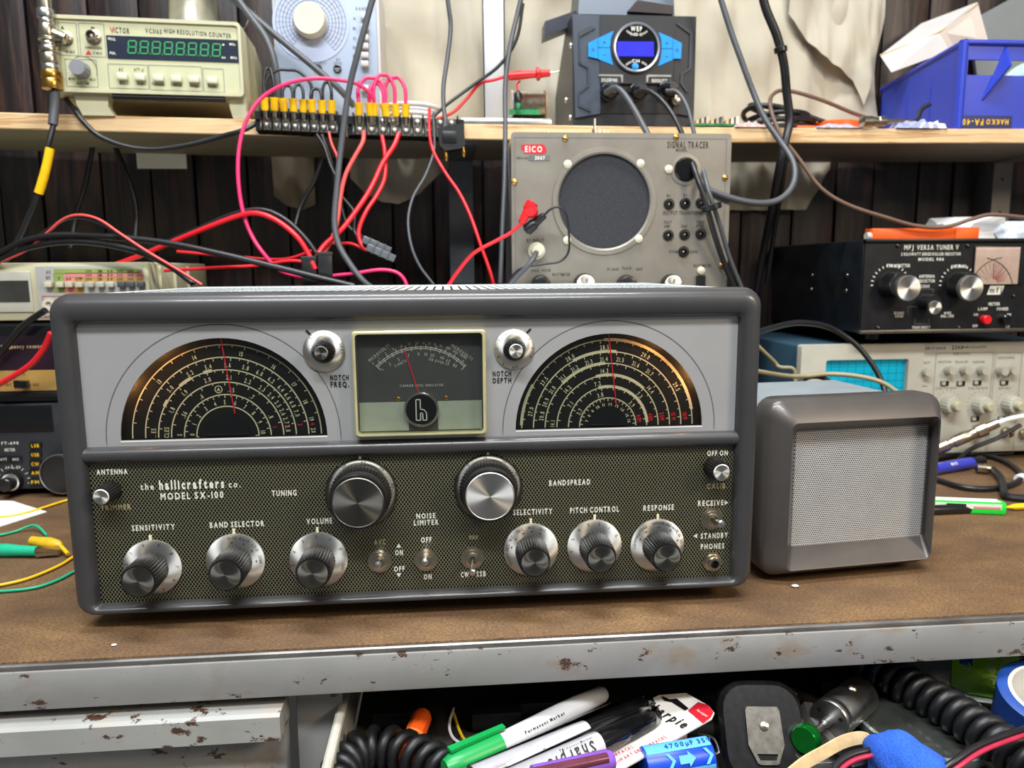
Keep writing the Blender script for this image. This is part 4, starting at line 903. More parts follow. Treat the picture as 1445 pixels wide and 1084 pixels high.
obj('front_frame', g, M['beige'], VC)
obj('front_panel', prism(G(), rr(x1-x0-.005, z1-z0-.007, .004, 3, (x0+x1)/2, (z0+z1)/2), -.0008, .001), mat('pale green beige panel', (184, 184, 148), .5, 0, .03, 40), VC)
dw = boxp(VC, VC, 'display_window', 151, 53.2, 336, 85.5, -.0016, 0, mat('dark display window', (38, 44, 58), .2, 0, .1, 40, coat=.3))
dwl = L(VC, 151, 49); 
for i in range(8):
    px = 186.5+i*17.0; py = 66.2+i*.62; c = L(VC, px, py, -.0019); sx, sz = .0042, .0068; g = G()
    for seg in ((-1, 2, 1, 2), (-1, 0, 1, 0), (-1, -2, 1, -2), (-1, 2, -1, 0), (-1, 0, -1, -2), (1, 2, 1, 0), (1, 0, 1, -2)):
        ax, az, bx, bz = seg; f = .86
        mx_, mz_ = (ax+bx)/2, (az+bz)/2; ax, bx = mx_+(ax-mx_)*f, mx_+(bx-mx_)*f; az, bz = mz_+(az-mz_)*f, mz_+(bz-mz_)*f
        strip(g, c.x+ax*sx+az*.0004, c.z+az*sz/2, c.x+bx*sx+bz*.0004, c.z+bz*sz/2, .0013, -.0020)
    strip(g, c.x+.0062, c.z-.0066, c.x+.0062, c.z-.0078, .0012, -.0020)
    obj('digit', g, M['seg_green'], dw)
words(dw, VC, M['white_print'], [('FREQ.', 158, 55, 3.4, 11, -.04), ('PER.', 159.5, 75, 3.4, 9, -.04), ('s', 315, 62.5, 3.4, 3), ('MHz', 328, 62.5, 3.4, 8), ('ms', 315.5, 81, 3.4, 5), ('MHz', 330, 81.5, 3.4, 9)], y=-.0019)
words(VC, VC, M['black_print'], [('ICTOR', 171.5, 43, 7.5, 22, -.03), ('VC3165', 216.5, 44, 6, 23, -.04), ('HIGH RESOLUTION COUNTER', 279, 47, 6, 94, -.04), ('A', 88, 39, 5, 5), ('B', 131.5, 41, 6, 6), ('AC', 170.5, 98, 4.6, 6, -.03), ('ATT x1', 196, 98.5, 4.6, 14, -.03), ('DC', 172.5, 117, 4.6, 6, -.03), ('x20', 198, 118, 4, 8), ('Function', 223, 118.5, 4.6, 17, -.03), ('Confirm', 248.5, 119.5, 4.6, 15, -.03), ('Range', 274, 120.5, 4.6, 12, -.03), ('Reset', 299, 121, 4.6, 11, -.03), ('100MHz-2.4GHz', 132, 67.5, 3.6, 24), ('3V MAX', 137.5, 75, 3.8, 13), ('30V MAX', 99, 73, 3.8, 13), ('MIN', 101, 111, 3.6, 8), ('MAX', 131, 112, 3.6, 8), ('GATE TIME', 117, 117.5, 4, 18)], y=-.0012)
words(VC, VC, M['red_print'], [('V', 158, 42.5, 8, 6)], y=-.0012)
for a in ((84, 32, 109, 78), (112.5, 33, 148, 80), (93, 84, 137, 122.5), (153.5, 91, 209, 125), (211, 93, 285, 128), (287, 97, 316, 130)):
    obj('printed_frame', outl(G(), VC, *a, .0005, -.0012), M['grey_print'], VC, kind='stuff')
c = L(VC, 125, 74.5, -.0012); g = G().add([(c.x-.0034, -.0012, c.z-.002), (c.x+.0034, -.0012, c.z-.002), (c.x, -.0012, c.z+.0034)], [(0, 1, 2)]); obj('warning_triangle', g, M['red_print'], VC)
g = G(); c = L(VC, 117, 99, -.0012); arc(g, c.x, c.z, .0150, .0156, T(-20), T(120), -.0012, 20); obj('dial_mark', g, M['black_print'], VC, kind='stuff')
for px, py in ((171.5, 107.5), (196.5, 108.5), (222.5, 109.5), (248, 110.5), (273, 111.5), (299, 113)): boxp(VC, VC, 'push_button', px-7.5, py-5, px+7.5, py+4.5, -.0075, 0, M['cream'], .0012)
knobp(VC, VC, 116, 99.5, 12.5, .016, mat('grey knob', (122, 124, 130), .45, 0, .05), y=-.001, flute=12, fl=.0004)
def bnc(par, root, px, py, y=0):
    c = L(root, px, py, y); k = obj('coaxial_socket', lathe(G(), [(.0085, 0), (.0085, .0015), (.0062, .002), (.0062, .0035), (.0053, .004), (.0053, .012), (.0045, .012), (.0043, .003), (0, .003)], (c.x, y, c.z), n=24), M['nickel'], par)
    obj('contact', lathe(G(), [(.002, 0), (.002, .006), (.001, .007), (0, .007)], (c.x, y-.002, c.z), n=12), M['white_plastic'], k)
    for s in (-1, 1): obj('lug', cyl(G(), (c.x+s*.0045, y-.008, c.z), (c.x+s*.0068, y-.008, c.z), .001, None, 8), M['nickel'], k)
bnc(VC, VC, 133, 53); bnc(VC, VC, 93, 55)
for px0, px1 in ((104, 153), (322, 347)):
    a, c = L(VC, px0, 140, .004), L(VC, px1, 140, .004); w_ = c.x-a.x
    loft(G(), []) if 0 else None
    pl = [(a.x, z0+.002), (c.x, z0+.002), (c.x-w_*.05, z0*.45), (c.x+w_*.12, 0), (a.x+w_*.2, 0), (a.x+w_*.05, z0*.5)]
    obj('foot', prism(G(), pl, .006, .022), M['beige'], VC); obj('foot', prism(G(), pl, .125, .14), M['beige'], VC)
g = tube(G(), [(L(VC, 160, 150, 0).x, .002, z0-.003), (L(VC, 318, 150, 0).x, .002, z0-.003)], .0035, 8, smooth=False); obj('tilt_bail', g, M['black'], VC)
# coax adapters stacked on the A socket: one thing with a part for each piece
ay = CY-.016; 
def zpx(px, py): return at(px, py, ay)
a0 = zpx(75, 135); AD = thing('coaxial_adapter', 'tarnished stack of coaxial adapters plugged into the counter socket A', 'connector', a0)
pa = lambda py: (at(74.5, py, ay).z-a0.z)
for nm, y0, y1, r, m, fl in (('upper_plug', -25, 20, .0075, 'nickel', 0), ('coupling_ring', 14, 26, .0092, 'steel', 1), ('socket_end', 26, 35, .0074, 'steel', 0), ('tee_body', 35, 53, .0085, 'nickel', 0), ('ring', 53, 58, .0093, 'nickel', 0), ('neck', 58, 67, .0072, 'steel', 0), ('coupling_ring', 66, 75, .0098, 'nickel', 1), ('lower_body', 76, 92, .0094, 'nickel', 0), ('neck', 91, 101, .0090, 'steel', 0), ('brass_nut', 100, 112, .0106, 'brass', 1), ('brass_nut', 112, 126, .0104, 'brass', 1)):
    h0, h1 = pa(y1), pa(y0); rr_ = r*1.08
    obj(nm, lathe(G(), [(rr_*.93, 0), (rr_, (h1-h0)*.15), (rr_, (h1-h0)*.85), (rr_*.93, h1-h0)], (0, 0, h0), (0, 0, 1), n=36, flute=.0004 if fl else 0, fl=(1, 2)), M[m], AD)
q = L(VC, 93, 55, -.010); qw = VC.matrix_basis @ q - a0
obj('side_plug', cyl(G(), (0.004, 0, pa(46)), tuple(qw), .006, None, 16), M['nickel'], AD)
# solder spool on the counter
p0 = at(273, 28, .50); p0.z = VC.location.z+z1+.0005
SL = thing('solder_spool', 'spool of bright solder wire on top of the beige counter', 'spool', p0)
obj('flange', lathe(G(), [(.037, 0), (.037, .002), (.030, .003), (0, .003)], (0, 0, 0), (0, 0, 1), n=36), M['white_plastic'], SL)
pr = [(.029, .003)]+[(.029+(.0006 if i % 2 else 0), .003+i*.0009) for i in range(1, 60)]+[(.029, .057)]
obj('solder_winding', lathe(G(), pr, (0, 0, 0), (0, 0, 1), n=36), M['steel'], SL)
obj('flange', lathe(G(), [(.037, .057), (.037, .059), (0, .059)], (0, 0, 0), (0, 0, 1), n=36), M['white_plastic'], SL)
obj('loose_end', tube(G(), [(.030, 0, .01), (.045, -.004, .008), (.062, -.004, .012), (.07, -.004, .026), (.078, -.004, .034)], .0008, 6), M['steel'], SL)
# ------------------------------------------------------------------ signal generator
GY = .495
p0 = at(460, 180, GY); GN = thing('signal_generator', 'pale blue signal generator with a large round dial and cream knob', 'test equipment', (p0.x, GY, shz(p0.x)))
x0, x1 = L(GN, 391, 80).x, L(GN, 533, 80).x
obj('case', box(G(), x0-.004, x1+.004, .002, .105, .0, .185, .003), M['white_plastic'], GN)
obj('front_panel', box(G(), x0, x1, -.002, .004, .003, .182, .001), M['pale_blue'], GN)
c = L(GN, 439, 32, -.002)
dl = obj('dial_plate', lathe(G(), [(.048, 0), (.048, .0008), (0, .0008)], (c.x, -.002, c.z), n=48), mat('pale lilac dial', (168, 178, 204), .4, 0, .04), GN)
g = G()
for i in range(7): r = .018+i*.0042; arc(g, c.x, c.z, r, r+.0007, T(-50), T(230), -.0031, 40)
for i in range(29): a = T(-50+i*10); strip(g, c.x+.018*cos(a), c.z+.018*sin(a), c.x+.0435*cos(a), c.z+.0435*sin(a), .0003, -.0031)
obj('dial_scale', g, M['grey_print'], dl, kind='stuff')
obj('dial_knob', lathe(G(), [(.0205, 0), (.0200, .014), (.0185, .017), (0, .0165)], (c.x, -.003, c.z), n=36), M['cream'], GN)
for px, py in ((449, 97), (476.5, 97.5)):
    c = L(GN, px, py, -.002); k = obj('screw_control', lathe(G(), [(.0052, 0), (.0052, .002), (.004, .0026), (0, .002)], (c.x, -.002, c.z), n=18), M['black'], GN)
    obj('slot', box(G(), c.x-.0035, c.x+.0035, -.0048, -.0040, c.z-.0005, c.z+.0005), M['steel'], k)
for py in (22, 37, 52, 64, 77, 89, 124): boxp(GN, GN, 'push_button', 509, py-4, 520, py+4, -.012, -.001, M['white_plastic'], .001)
words(GN, GN, M['grey_print'], [('RANGE', 511, 12, 4, 18), ('MOD.', 449, 84.5, 3.6, 9), ('FREQUENCY', 450, 89, 3.6, 21), ('RF', 477, 84, 3.6, 5), ('LEVEL', 477, 89, 3.6, 12), ('A', 500, 26, 3.6, 4), ('B', 500, 40, 3.6, 4), ('C', 500, 54, 3.6, 4), ('D', 500, 67, 3.6, 4), ('E', 500, 79, 3.6, 4), ('F', 500, 91, 3.6, 4), ('MOD INT/EXT', 516, 116, 3.6, 22)], y=-.0024)
# ------------------------------------------------------------------ terminal strips along the shelf edge, each with fork terminals
TSY = .412
FORKS = []
def tstrip(px0, px1, py0, py1, n, slope, label):
    a, b = at(px0, (py0+py1)/2, TSY), at(px1, (py0+py1)/2+slope, TSY)
    rt = thing('terminal_strip', label, 'terminal strip', (a.x, TSY, a.z-.013)); ln = b.x-a.x; dz = b.z-a.z
    sh = lambda x: dz*x/ln
    g = G(); loft(g, [[(x, y, z+sh(x)) for y, z in ((.016, 0), (0, .002), (0, .024), (.016, .026))] for x in (0, ln)]); obj('base', g, M['black'], rt)
    pit = (ln-.016)/n; scr = None
    for i in range(n+1):
        x = .008+i*pit; g = G(); loft(g, [[(x+dx, y, z+sh(x)) for y, z in ((.012, -.001), (-.008, .001), (-.008, .006), (-.005, .012), (-.008, .018), (-.007, .027), (.012, .027))] for dx in (-.0009, .0009)]); obj('barrier', g, M['black'], rt)
    for i in range(n):
        x = .008+(i+.5)*pit
        obj('contact_plate', box(G(), x-pit*.36, x+pit*.36, -.0012, .0, .003+sh(x), .0235+sh(x)), M['nickel'], rt)
        for z in (.0078, .0185): obj('screw', lathe(G(), [(.0036, 0), (.0036, .001), (.0026, .0026), (0, .0030)], (x, -.0012, z+sh(x)), n=14), M['steel'], rt)
    for x in (.0035, ln-.0035):
        obj('mounting_eyelet', lathe(G(), [(.0036, 0), (.0034, .0012), (.0018, .0012), (.0016, 0), (0, 0)], (x, 0, .013+sh(x)), n=14), M['black'], rt)
    return rt, (lambda i: V((a.x+.008+(i+.5)*pit, TSY, a.z-.013+sh(.008+(i+.5)*pit))))
TS1, s1 = tstrip(360, 486, 153, 187, 8, 6, 'left black barrier strip with eight yellow fork terminals on the shelf edge')
TS2, s2 = tstrip(490, 655, 160, 194, 9, 5, 'right black barrier strip with red jumper wires on the shelf edge')
def fork(rt, p, dx=0, tilt=0, dy=-.004):
    o = p+V((dx, dy, .021))-rt.location; d = V((tilt, -.18, 1)).normalized()
    k = obj('fork_terminal', lathe(G(), [(.0036, -.004), (.0036, .003)], o, d, 12), M['nickel'], rt)
    obj('yellow_sleeve', lathe(G(), [(.0042, .003), (.0046, .006), (.0044, .013), (.0052, .016), (.0052, .0175), (.004, .0172)], o, d, 16), M['yellow'], k)
    return o+rt.location+d*.0165
F1 = [fork(TS1, s1(i), 0, .06*math.sin(i*2.1), -.0045-.002*(i % 2)) for i in range(8)]
F2 = [fork(TS2, s2(i), dx, tl) for i, dx, tl in ((0, 0, .02), (1, 0, -.05), (1, .004, .05), (2, .004, .0), (2, .006, -.25), (3, .003, -.1), (4, 0, .03))]
# ------------------------------------------------------------------ white wire coil, bracket, chrome bar, small solder spool
p0 = at(580, 168, .47); p0.z = shz(p0.x)
WC = thing('wire_coil', 'flat coil of white hookup wire lying behind the red jumper wires', 'wire', p0)
for k in range(5):
    g = G(); tube(g, [( (.034-.001*(k % 2))*cos(a*pi/12), (.034-.001*(k % 2))*sin(a*pi/12), .0032+k*.0052) for a in range(24)]+[((.034-.001*(k % 2)), 0, .0032+k*.0052)], .0027, 8, 2); obj('wire_turn', g, M['white'], WC)
obj('coil_cover', lathe(G(), [(.031, .002), (.032, .027), (.026, .0285), (.01, .0285), (.01, .002)], (0, 0, 0), (0, 0, 1), 28), M['white_plastic'], WC)
BY = .555
a, b = at(681, 60, BY), at(713, 60, BY); p0 = V(((a.x+b.x)/2, BY, shz((a.x+b.x)/2)))
AB = thing('metal_upright', 'bare aluminium upright standing behind the shelf clutter', 'bracket', p0); w_ = (b.x-a.x)/2
g = box(G(), -w_, w_, 0, .003, 0, .26, .0006); box(g, -w_, -w_+.003, 0, .02, 0, .26, .0006); box(g, w_-.003, w_, 0, .02, 0, .26, .0006)
obj('channel', g, mat('brushed aluminium bar', (206, 208, 210), .4, .6, .05, 30, stretch=(1, 1, .1)), AB)
obj('foot_plate', box(G(), -w_-.004, w_+.004, -.012, .022, 0, .004, .001), M['steel'], AB)
a, b = at(645, 168, .455), at(778, 172, .455); z = shz(a.x)
obj('flat_bar', box(G(), a.x, b.x, .448, .478, z+.0005, z+.011, .002), M['steel'], label='shiny flat metal bar lying on the shelf left of the soldering station', cat='metal bar', loc=((a.x+b.x)/2, .463, z+.0005))
p0 = at(745, 140, .463); z = shz(p0.x)+.0115
SS = thing('wire_spool', 'small spool of silver wire lying on the shelf by the soldering station', 'spool', (p0.x, .463, z+.0185))
xa, xb = at(723, 140, .463).x-p0.x, at(768, 140, .463).x-p0.x
obj('winding', lathe(G(), [(.0165+(.0006 if i % 2 else 0), (xb-xa)*i/36) for i in range(37)], (xa, 0, 0), (1, 0, 0), 28), M['nickel'], SS)
for X in (xa-.002, xb): obj('flange', lathe(G(), [(.0185, 0), (.0185, .002), (.008, .002)], (X, 0, 0), (1, 0, 0), 28), mat('card flange', (150, 120, 92), .7) if X > 0 else M['white_plastic'], SS)
a, b = at(718, 153, .445), at(762, 153, .445)
obj('circuit_board', box(G(), a.x, b.x, .4455, .4475, z+.004, z+.010).tf(MX.Identity(4)), M['pcb'], label='narrow green circuit board leaning on the small wire spool', cat='circuit board')
p0 = at(730.5, 138, .437)
PT = thing('test_clip', 'small black test clip with green tip before the wire spool', 'clip', at(731, 154, .437))
hh = (at(731, 128, .437)-at(731, 154, .437)).z
obj('body', lathe(G(), [(.003, hh*.35), (.0055, hh*.45), (.0055, hh*.75), (.003, hh*.95), (.0015, hh)], (0, 0, 0), (0, 0, 1), 14), M['black'], PT)
obj('tip', lathe(G(), [(.0008, 0), (.0028, hh*.2), (.002, hh*.36)], (0, 0, 0), (0, 0, 1), 10), M['green_wire'], PT); obj('wire', tube(G(), [(0, 0, hh), (-.001, .002, hh*1.35), (.003, .008, hh*1.6)], .0012, 6), M['red_wire'], PT)
# red probe
a, b = at(717, 107.5, .44), at(776, 103, .44); a2 = at(789, 100.5, .44)
PB = thing('test_probe', 'red test probe lying behind the soldering station cables', 'probe', a); d = b-a
obj('handle', lathe(G(), [(.0052, 0), (.0055, .25*d.length), (.0045, .6*d.length), (.0045, .66*d.length), (.0082, .68*d.length), (.0082, .74*d.length), (.005, .77*d.length), (.0042, d.length)], (0, 0, 0), d, 18), M['red'], PB)
obj('tip', cyl(G(), tuple(d), tuple(a2-a), .0011, .0006, 8), M['steel'], PB)
# ------------------------------------------------------------------ soldering station
KY = .450
p0 = at(880, 170, KY); SO = thing('soldering_station', 'black soldering station with round blue lit display between two blue keypads', 'soldering station', (p0.x, KY, shz(p0.x)))
K = lambda px, py, y=0: L(SO, px, py, y)
xl, xr_, zt_, zb_ = K(808, 90).x, K(981, 90).x, K(880, 21).z, .004
xl2 = K(847, 90).x; xr2 = K(951, 90).x
# body: side view profile slanted, wide front
g = G(); pr = [(.0, zb_), (0, zt_), (.05, zt_+.002), (.13, zt_*.62), (.15, zt_*.5), (.15, zb_)]
loft(g, [[(x, y, z) for y, z in pr] for x in (xl, xr_)]); obj('case', g, mat('satin black steel', (42, 44, 48), .35, .2, .1, 30), SO)
def panel(nm, pts, y0, y1, m, par=SO, **kw):
    pl = [(lambda q: (q.x, q.z))(K(px, py, y0)) for px, py in pts]; return obj(nm, prism(G(), pl, y0, y1), m, par, **kw)
fm = mat('front plate black', (34, 36, 40), .4, .1, .1, 30)
panel('side_plate', [(808, 20), (847, 22), (847, 160), (812, 166)], -.004, .001, mat('blue grey front wing', (64, 72, 84), .35, .2, .06, 30))
panel('side_plate', [(952, 24), (980, 25), (976, 164), (950, 160)], -.004, .001, fm)
panel('front_plate', [(847, 22), (952, 24), (950, 118), (847, 118)], -.006, .001, fm)
panel('recess', [(834, 118), (958, 118), (958, 160), (834, 160)], -.0015, .001, M['black'])
for pts in ([(817, 45), (834, 36), (840, 40), (818, 52), (820, 88), (817, 88)], [(817, 90), (829, 96), (829, 119), (816, 130), (816, 150), (834, 158), (834, 155), (818, 147), (818, 132), (832, 121), (832, 94), (820, 88)], [(955, 34), (974, 48), (972, 96), (961, 104), (960, 118), (969, 130), (972, 130), (963, 117), (964, 105), (976, 97), (977, 46), (957, 32)]):
    panel('embossed_rib', pts, -.006, -.003, mat('embossed rib', (52, 56, 64), .4, .2, .08))
c = K(897.5, 68, -.006); R = abs(K(930, 68, -.006).x-K(864, 68, -.006).x)/2
dsc = obj('display_disc', lathe(G(), [(R*.93, 0), (R*.93, .003), (0, .003)], (c.x, -.006, c.z), n=48), M['black_gloss'], SO)
obj('display_ring', lathe(G(), [(R, 0), (R, .004), (R*.97, .005), (R*.90, .0045), (R*.90, .002)], (c.x, -.006, c.z), n=48), mat('ring silver', (150, 154, 166), .3, .6, .05), SO)
def kp2(nm, pts, m, y=-.0092, par=dsc): 
    pl = [(lambda q: (q.x, q.z))(K(px, py, y)) for px, py in pts]; return obj(nm, prism(G(), pl, y-.0006, y), m, par)
kp2('lit_screen', [(871, 58.5), (922.5, 59), (922.5, 80), (871, 79.5)], M['oled'])
g = G(); arc(g, c.x, c.z+R*.25, R*.62, R*.72, T(-125), T(-55), -.0094, 12) if 0 else None
arc(g, c.x, c.z+R*1.15, R*.62, R*.70, T(-132), T(-112), -.0094, 8); arc(g, c.x, c.z+R*1.15, R*.62, R*.70, T(-68), T(-48), -.0094, 8)
arc(g, c.x, c.z-R*1.2, R*.62, R*.70, T(48), T(70), -.0094, 8); arc(g, c.x, c.z-R*1.2, R*.62, R*.70, T(110), T(132), -.0094, 8)
obj('printed_arc', g, M['steel'], dsc, kind='stuff')
words(dsc, SO, M['white_print'], [('WEP', 898, 40.5, 6.5, 16), ('948D-III', 898, 48.5, 4, 16), ('CH', 897, 86, 4, 11)], y=-.0096, bold=.022)
cc = K(896, 94, -.0093); obj('blue_button', lathe(G(), [(R*.14, 0), (R*.14, .002), (0, .0026)], (cc.x, -.0093, cc.z), n=18), M['blue'], dsc)
for nm, pts in (('l', [[(830, 61), (843.5, 54), (843.5, 83), (830, 80)], [(844, 54), (866, 43.5), (862, 54), (860.5, 67), (844, 67)], [(844, 68), (860.5, 68), (862, 80), (865, 92), (844, 83.5)]]), ('r', [[(949.5, 54.5), (962, 61), (961, 83), (949.5, 83)], [(949, 54), (929, 45.5), (933, 56), (933.5, 68.5), (949, 68.5)], [(949, 69.5), (933.5, 69.5), (932, 82), (928.5, 93.5), (949, 84.5)]])):
    for q in pts: kp2('keypad_button', q, M['blue'], -.006, SO)
for s in ((852, 61), ):
    pass
words(SO, SO, M['black_print'], [('O', 837, 70, 4, 4), ('+', 853, 60, 4, 4), ('-', 853, 77, 4, 4), ('+', 941, 61, 4, 4), ('-', 941, 79, 4, 4), ('O', 955.5, 71, 4, 4)], y=-.0068)
words(SO, SO, M['white_print'], [('SOLDERING', 860, 113, 4.5, 22), ('DESOLDER', 931, 114, 4.5, 22)], y=-.0064)
for pts in ([(845, 105), (879, 105.5), (879, 116), (877, 116), (876, 108), (845, 107.5)], [(912, 116), (912, 107), (914, 105.5), (947, 106), (947, 108.5), (915, 108.5), (914, 116)]): kp2('printed_bracket', pts, M['steel'], -.006, SO)
for y, z in ((.012, .75), (.05, .33), (.015, .12)): obj('side_screw', lathe(G(), [(.004, 0), (.0036, .0018), (0, .0026)], (xl, y, zt_*z), (-1, 0, 0), 12), M['steel'], SO)
PLG = []
for px, py, tip in ((858, 130, (853, 141)), (898, 131, (896, 137)), (940, 127, (930, 134))):
    c = K(px, py, -.0015); q = K(px, py, -.022)
    k = obj('cable_plug', lathe(G(), [(.0115, 0), (.0115, .004), (.0105, .005), (.0100, .017), (.0075, .022), (.0055, .026)], (c.x, -.0015, c.z), (.1, -1, -.05), n=12), M['black'], SO, sharp=.3); PLG.append((px, py))
c = K(952, 143, -.0015); obj('knurled_ring', lathe(G(), [(.006, 0), (.006, .008), (.004, .009), (0, .009)], (c.x, -.0015, c.z), n=16), M['nickel'], SO)
for X in (xl+.015, xr_-.015):
    for y in (.015, .13): obj('foot', cyl(G(), (X, y, zb_+.001), (X, y, 0), .008, .007, 12), M['rubber'], SO)
# black tool cradle standing on the station
z0 = SO.location.z+zt_+.003
p0 = at(880, 20, .49); HC = thing('tool_holder', 'black folded metal tool holder on top of the soldering station', 'holder', (p0.x, .46, z0))
q = lambda px, py, y: at(px, py, .46+y)-HC.location
a, b, c, d = q(816, 18, 0), q(952, 18, 0), q(941, -14, .02), q(824, -14, .02)
g = G(); loft(g, [[(a.x, 0, .0), (b.x, 0, .0), (b.x, .006, .03), (b.x-.012, .02, .058), (a.x+.006, .02, .058)], [(a.x, .075, 0), (b.x, .075, 0), (b.x, .075, .03), (b.x-.012, .075, .058), (a.x+.006, .075, .058)]]); obj('body', g, mat('slate steel', (62, 70, 82), .35, .2, .08, 30), HC)
e0, e1, e2, e3 = q(769, 30, .03), q(816, 12, .03), q(808, 44, .03), q(768, 52, .03)
g = loft(G(), [[tuple(v) for v in (e3, V((e1.x+.004, e1.y, .0)), V((e1.x+.004, e1.y, e1.z)), e0)], [(v.x, v.y+.03, v.z) for v in (e3, V((e1.x+.004, e1.y, .0)), V((e1.x+.004, e1.y, e1.z)), e0)]]); obj('side_arm', g, mat('navy steel', (36, 40, 54), .35, .1, .08, 30), HC)
a, b, c, d = q(900, 0, -.004), q(950, 8, -.004), q(950, 20, -.004), q(886, 16, -.004)
g = G(); loft(g, [[tuple(v) for v in (d, c, b, a)], [(v.x, v.y+.01, v.z+.002) for v in (d, c, b, a)]]); obj('front_flap', g, mat('brown black steel', (48, 40, 42), .35, .1, .08, 30), HC)
# ------------------------------------------------------------------ blue bin with its contents on the right of the shelf
NY = .436
c0 = at(1350, 180, NY); BN = thing('storage_bin', 'blue plastic bin with a cut out handle at the right end of the shelf', 'bin', (c0.x, NY, shz(c0.x+.06)))
Bq = lambda px, py, y=0: L(BN, px, py, y)
xa, xb = 0, Bq(1530, 100).x; zt_ = Bq(1360, 60).z; dep = .185; zbk = L(BN, 1217, 126, dep-.003).z; zbk = max(zbk, zt_*.55)
wt = .0028
def sidewall(x):
    return loft(G(), [[(X, 0, 0), (X, dep, 0), (X, dep, zbk), (X, .012, zt_), (X, 0, zt_)] for X in (x, x+wt)])
obj('side_wall', sidewall(0), M['blue_bin'], BN); obj('side_wall', sidewall(xb-wt), M['blue_bin'], BN)
h0, h1 = Bq(1362, 84), Bq(1500, 108)
obj('front_wall', plate(G(), [(0, 0), (xb, 0), (xb, zt_), (0, zt_)], [[(h0.x+.004, h1.z), (xb-.03, h1.z), (xb-.03, h0.z), (h0.x+.004, h0.z)]], -.0005, wt), M['blue_bin'], BN)
obj('back_wall', box(G(), 0, xb, dep-wt, dep, 0, zbk), M['blue_bin'], BN); obj('bottom', box(G(), 0, xb, 0, dep, 0, wt), M['blue_bin'], BN)
g = tube(G(), [(0.001, dep, zbk), (0.001, .014, zt_-.001), (.004, .003, zt_), (.012, -.001, zt_), (xb, -.001, zt_)], .0038, 10, 4); obj('rim', g, M['blue_bin'], BN)
g = tube(G(), [(.001, 0, 0), (.001, 0, zt_)], .006, 10, smooth=False); obj('corner_bead', g, M['blue_bin'], BN)
g = G(); p, q_, r_ = Bq(1418, 66, 0), Bq(1384, 142, 0), Bq(1386, 104, 0); loft(g, [[(p.x, -.001, p.z), (p.x-.006, -.020, p.z-.028), (q_.x, -.001, q_.z)], [(p.x+.003, -.001, p.z), (p.x-.003, -.020, p.z-.028), (q_.x+.003, -.001, q_.z)]]); obj('handle_gusset', g, M['blue_bin'], BN)
for py in ((1264, 120), (1305, 130)): 
    y = .06 if py[0] == 1305 else .115; obj('side_seam', box(G(), -.0008, .0004, y, y+.0015, .006, zt_*.62), M['blue_bin'], BN)
lb = boxp(BN, BN, 'label_strip', 1354, 163, 1428, 181, -.0012, 0, mat('dark blue label', (24, 34, 84), .4)); 
words(lb, BN, M['yellow'], [('FA-40', 1373, 172.3, 8, 29, pi), ('HAKKO', 1407.5, 172, 7, 31, pi)], y=-.0016, bold=.022)
q0 = at(1253, 152, NY+.06)
# white tray tipped inside the bin
def wpt(px, py, Y): return at(px, py, Y)
TRO = wpt(1300, 100, .50)
def quadprism(nm, pts, th, m, par, org):
    v = [V(p)-org for p in pts]; n = (v[1]-v[0]).cross(v[3]-v[0]).normalized()*th
    return obj(nm, loft(G(), [[tuple(p) for p in v], [tuple(p+n) for p in v]]), m, par)
A1, A2, A3, A4 = wpt(1242, 78, .56), wpt(1380, 5, .50), wpt(1394, 56, .49), wpt(1258, 102, .55)
B1, B2 = wpt(1300, 33, .60), wpt(1379, 3, .57)
TR2 = thing('plastic_tray', 'white plastic tray tipped up inside the blue bin', 'tray', wpt(1310, 100, .53)); O = TR2.location
mid1, mid2 = wpt(1325, 45, .53), wpt(1340, 72, .525)
quadprism('long_side', (A1, mid1, mid2, A4), .0015, M['white_plastic'], TR2, O)
quadprism('front_side', (mid1, A2, A3, mid2), .0015, mat('warm white plastic', (206, 190, 176), .45, 0, .03), TR2, O)
quadprism('inner_face', (A1, B1, B2, mid1), .0015, M['white_plastic'], TR2, O); quadprism('inner_face', (mid1, B2, A2, wpt(1352, 25, .515)), .0015, M['white_plastic'], TR2, O)
g = tube(G(), [tuple(p-O) for p in (A1, mid1, A2)], .0012, 6, 4); obj('tray_rim', g, M['tan'], TR2)
# clear reel and grey cover behind
rc = V((at(1440, 105, .56).x, .53, BN.location.z+.058))
RL_ = thing('film_reel', 'clear plastic reel standing inside the blue bin', 'reel', rc)
obj('disc', lathe(G(), [(.055, 0), (.055, .002), (.0535, .002)], (0, 0, 0), (-.1, -1, .05), 48), mat('pale green rim', (172, 206, 200), .3, 0, .04), RL_)
obj('disc_face', lathe(G(), [(.0535, .0008), (.0535, .0014), (0, .0014)], (0, 0, 0), (-.1, -1, .05), 48), M['clear'], RL_)
obj('hub', lathe(G(), [(.018, -.001), (.018, .006), (.008, .006), (.008, -.001)], (0, 0, 0), (-.1, -1, .05), 28), M['white_plastic'], RL_)
g = G(); P = [at(1368, 30, .6), at(1460, -20, .6), at(1500, 60, .6), at(1500, 150, .6), at(1385, 150, .6)]
obj('grey_cover', loft(g, [[tuple(p) for p in P], [tuple(p+V((0, .006, 0))) for p in P]]), mat('grey plastic', (118, 122, 122), .5, 0, .05, 30), label='grey plastic cover leaning on the wall behind the blue bin', cat='cover')
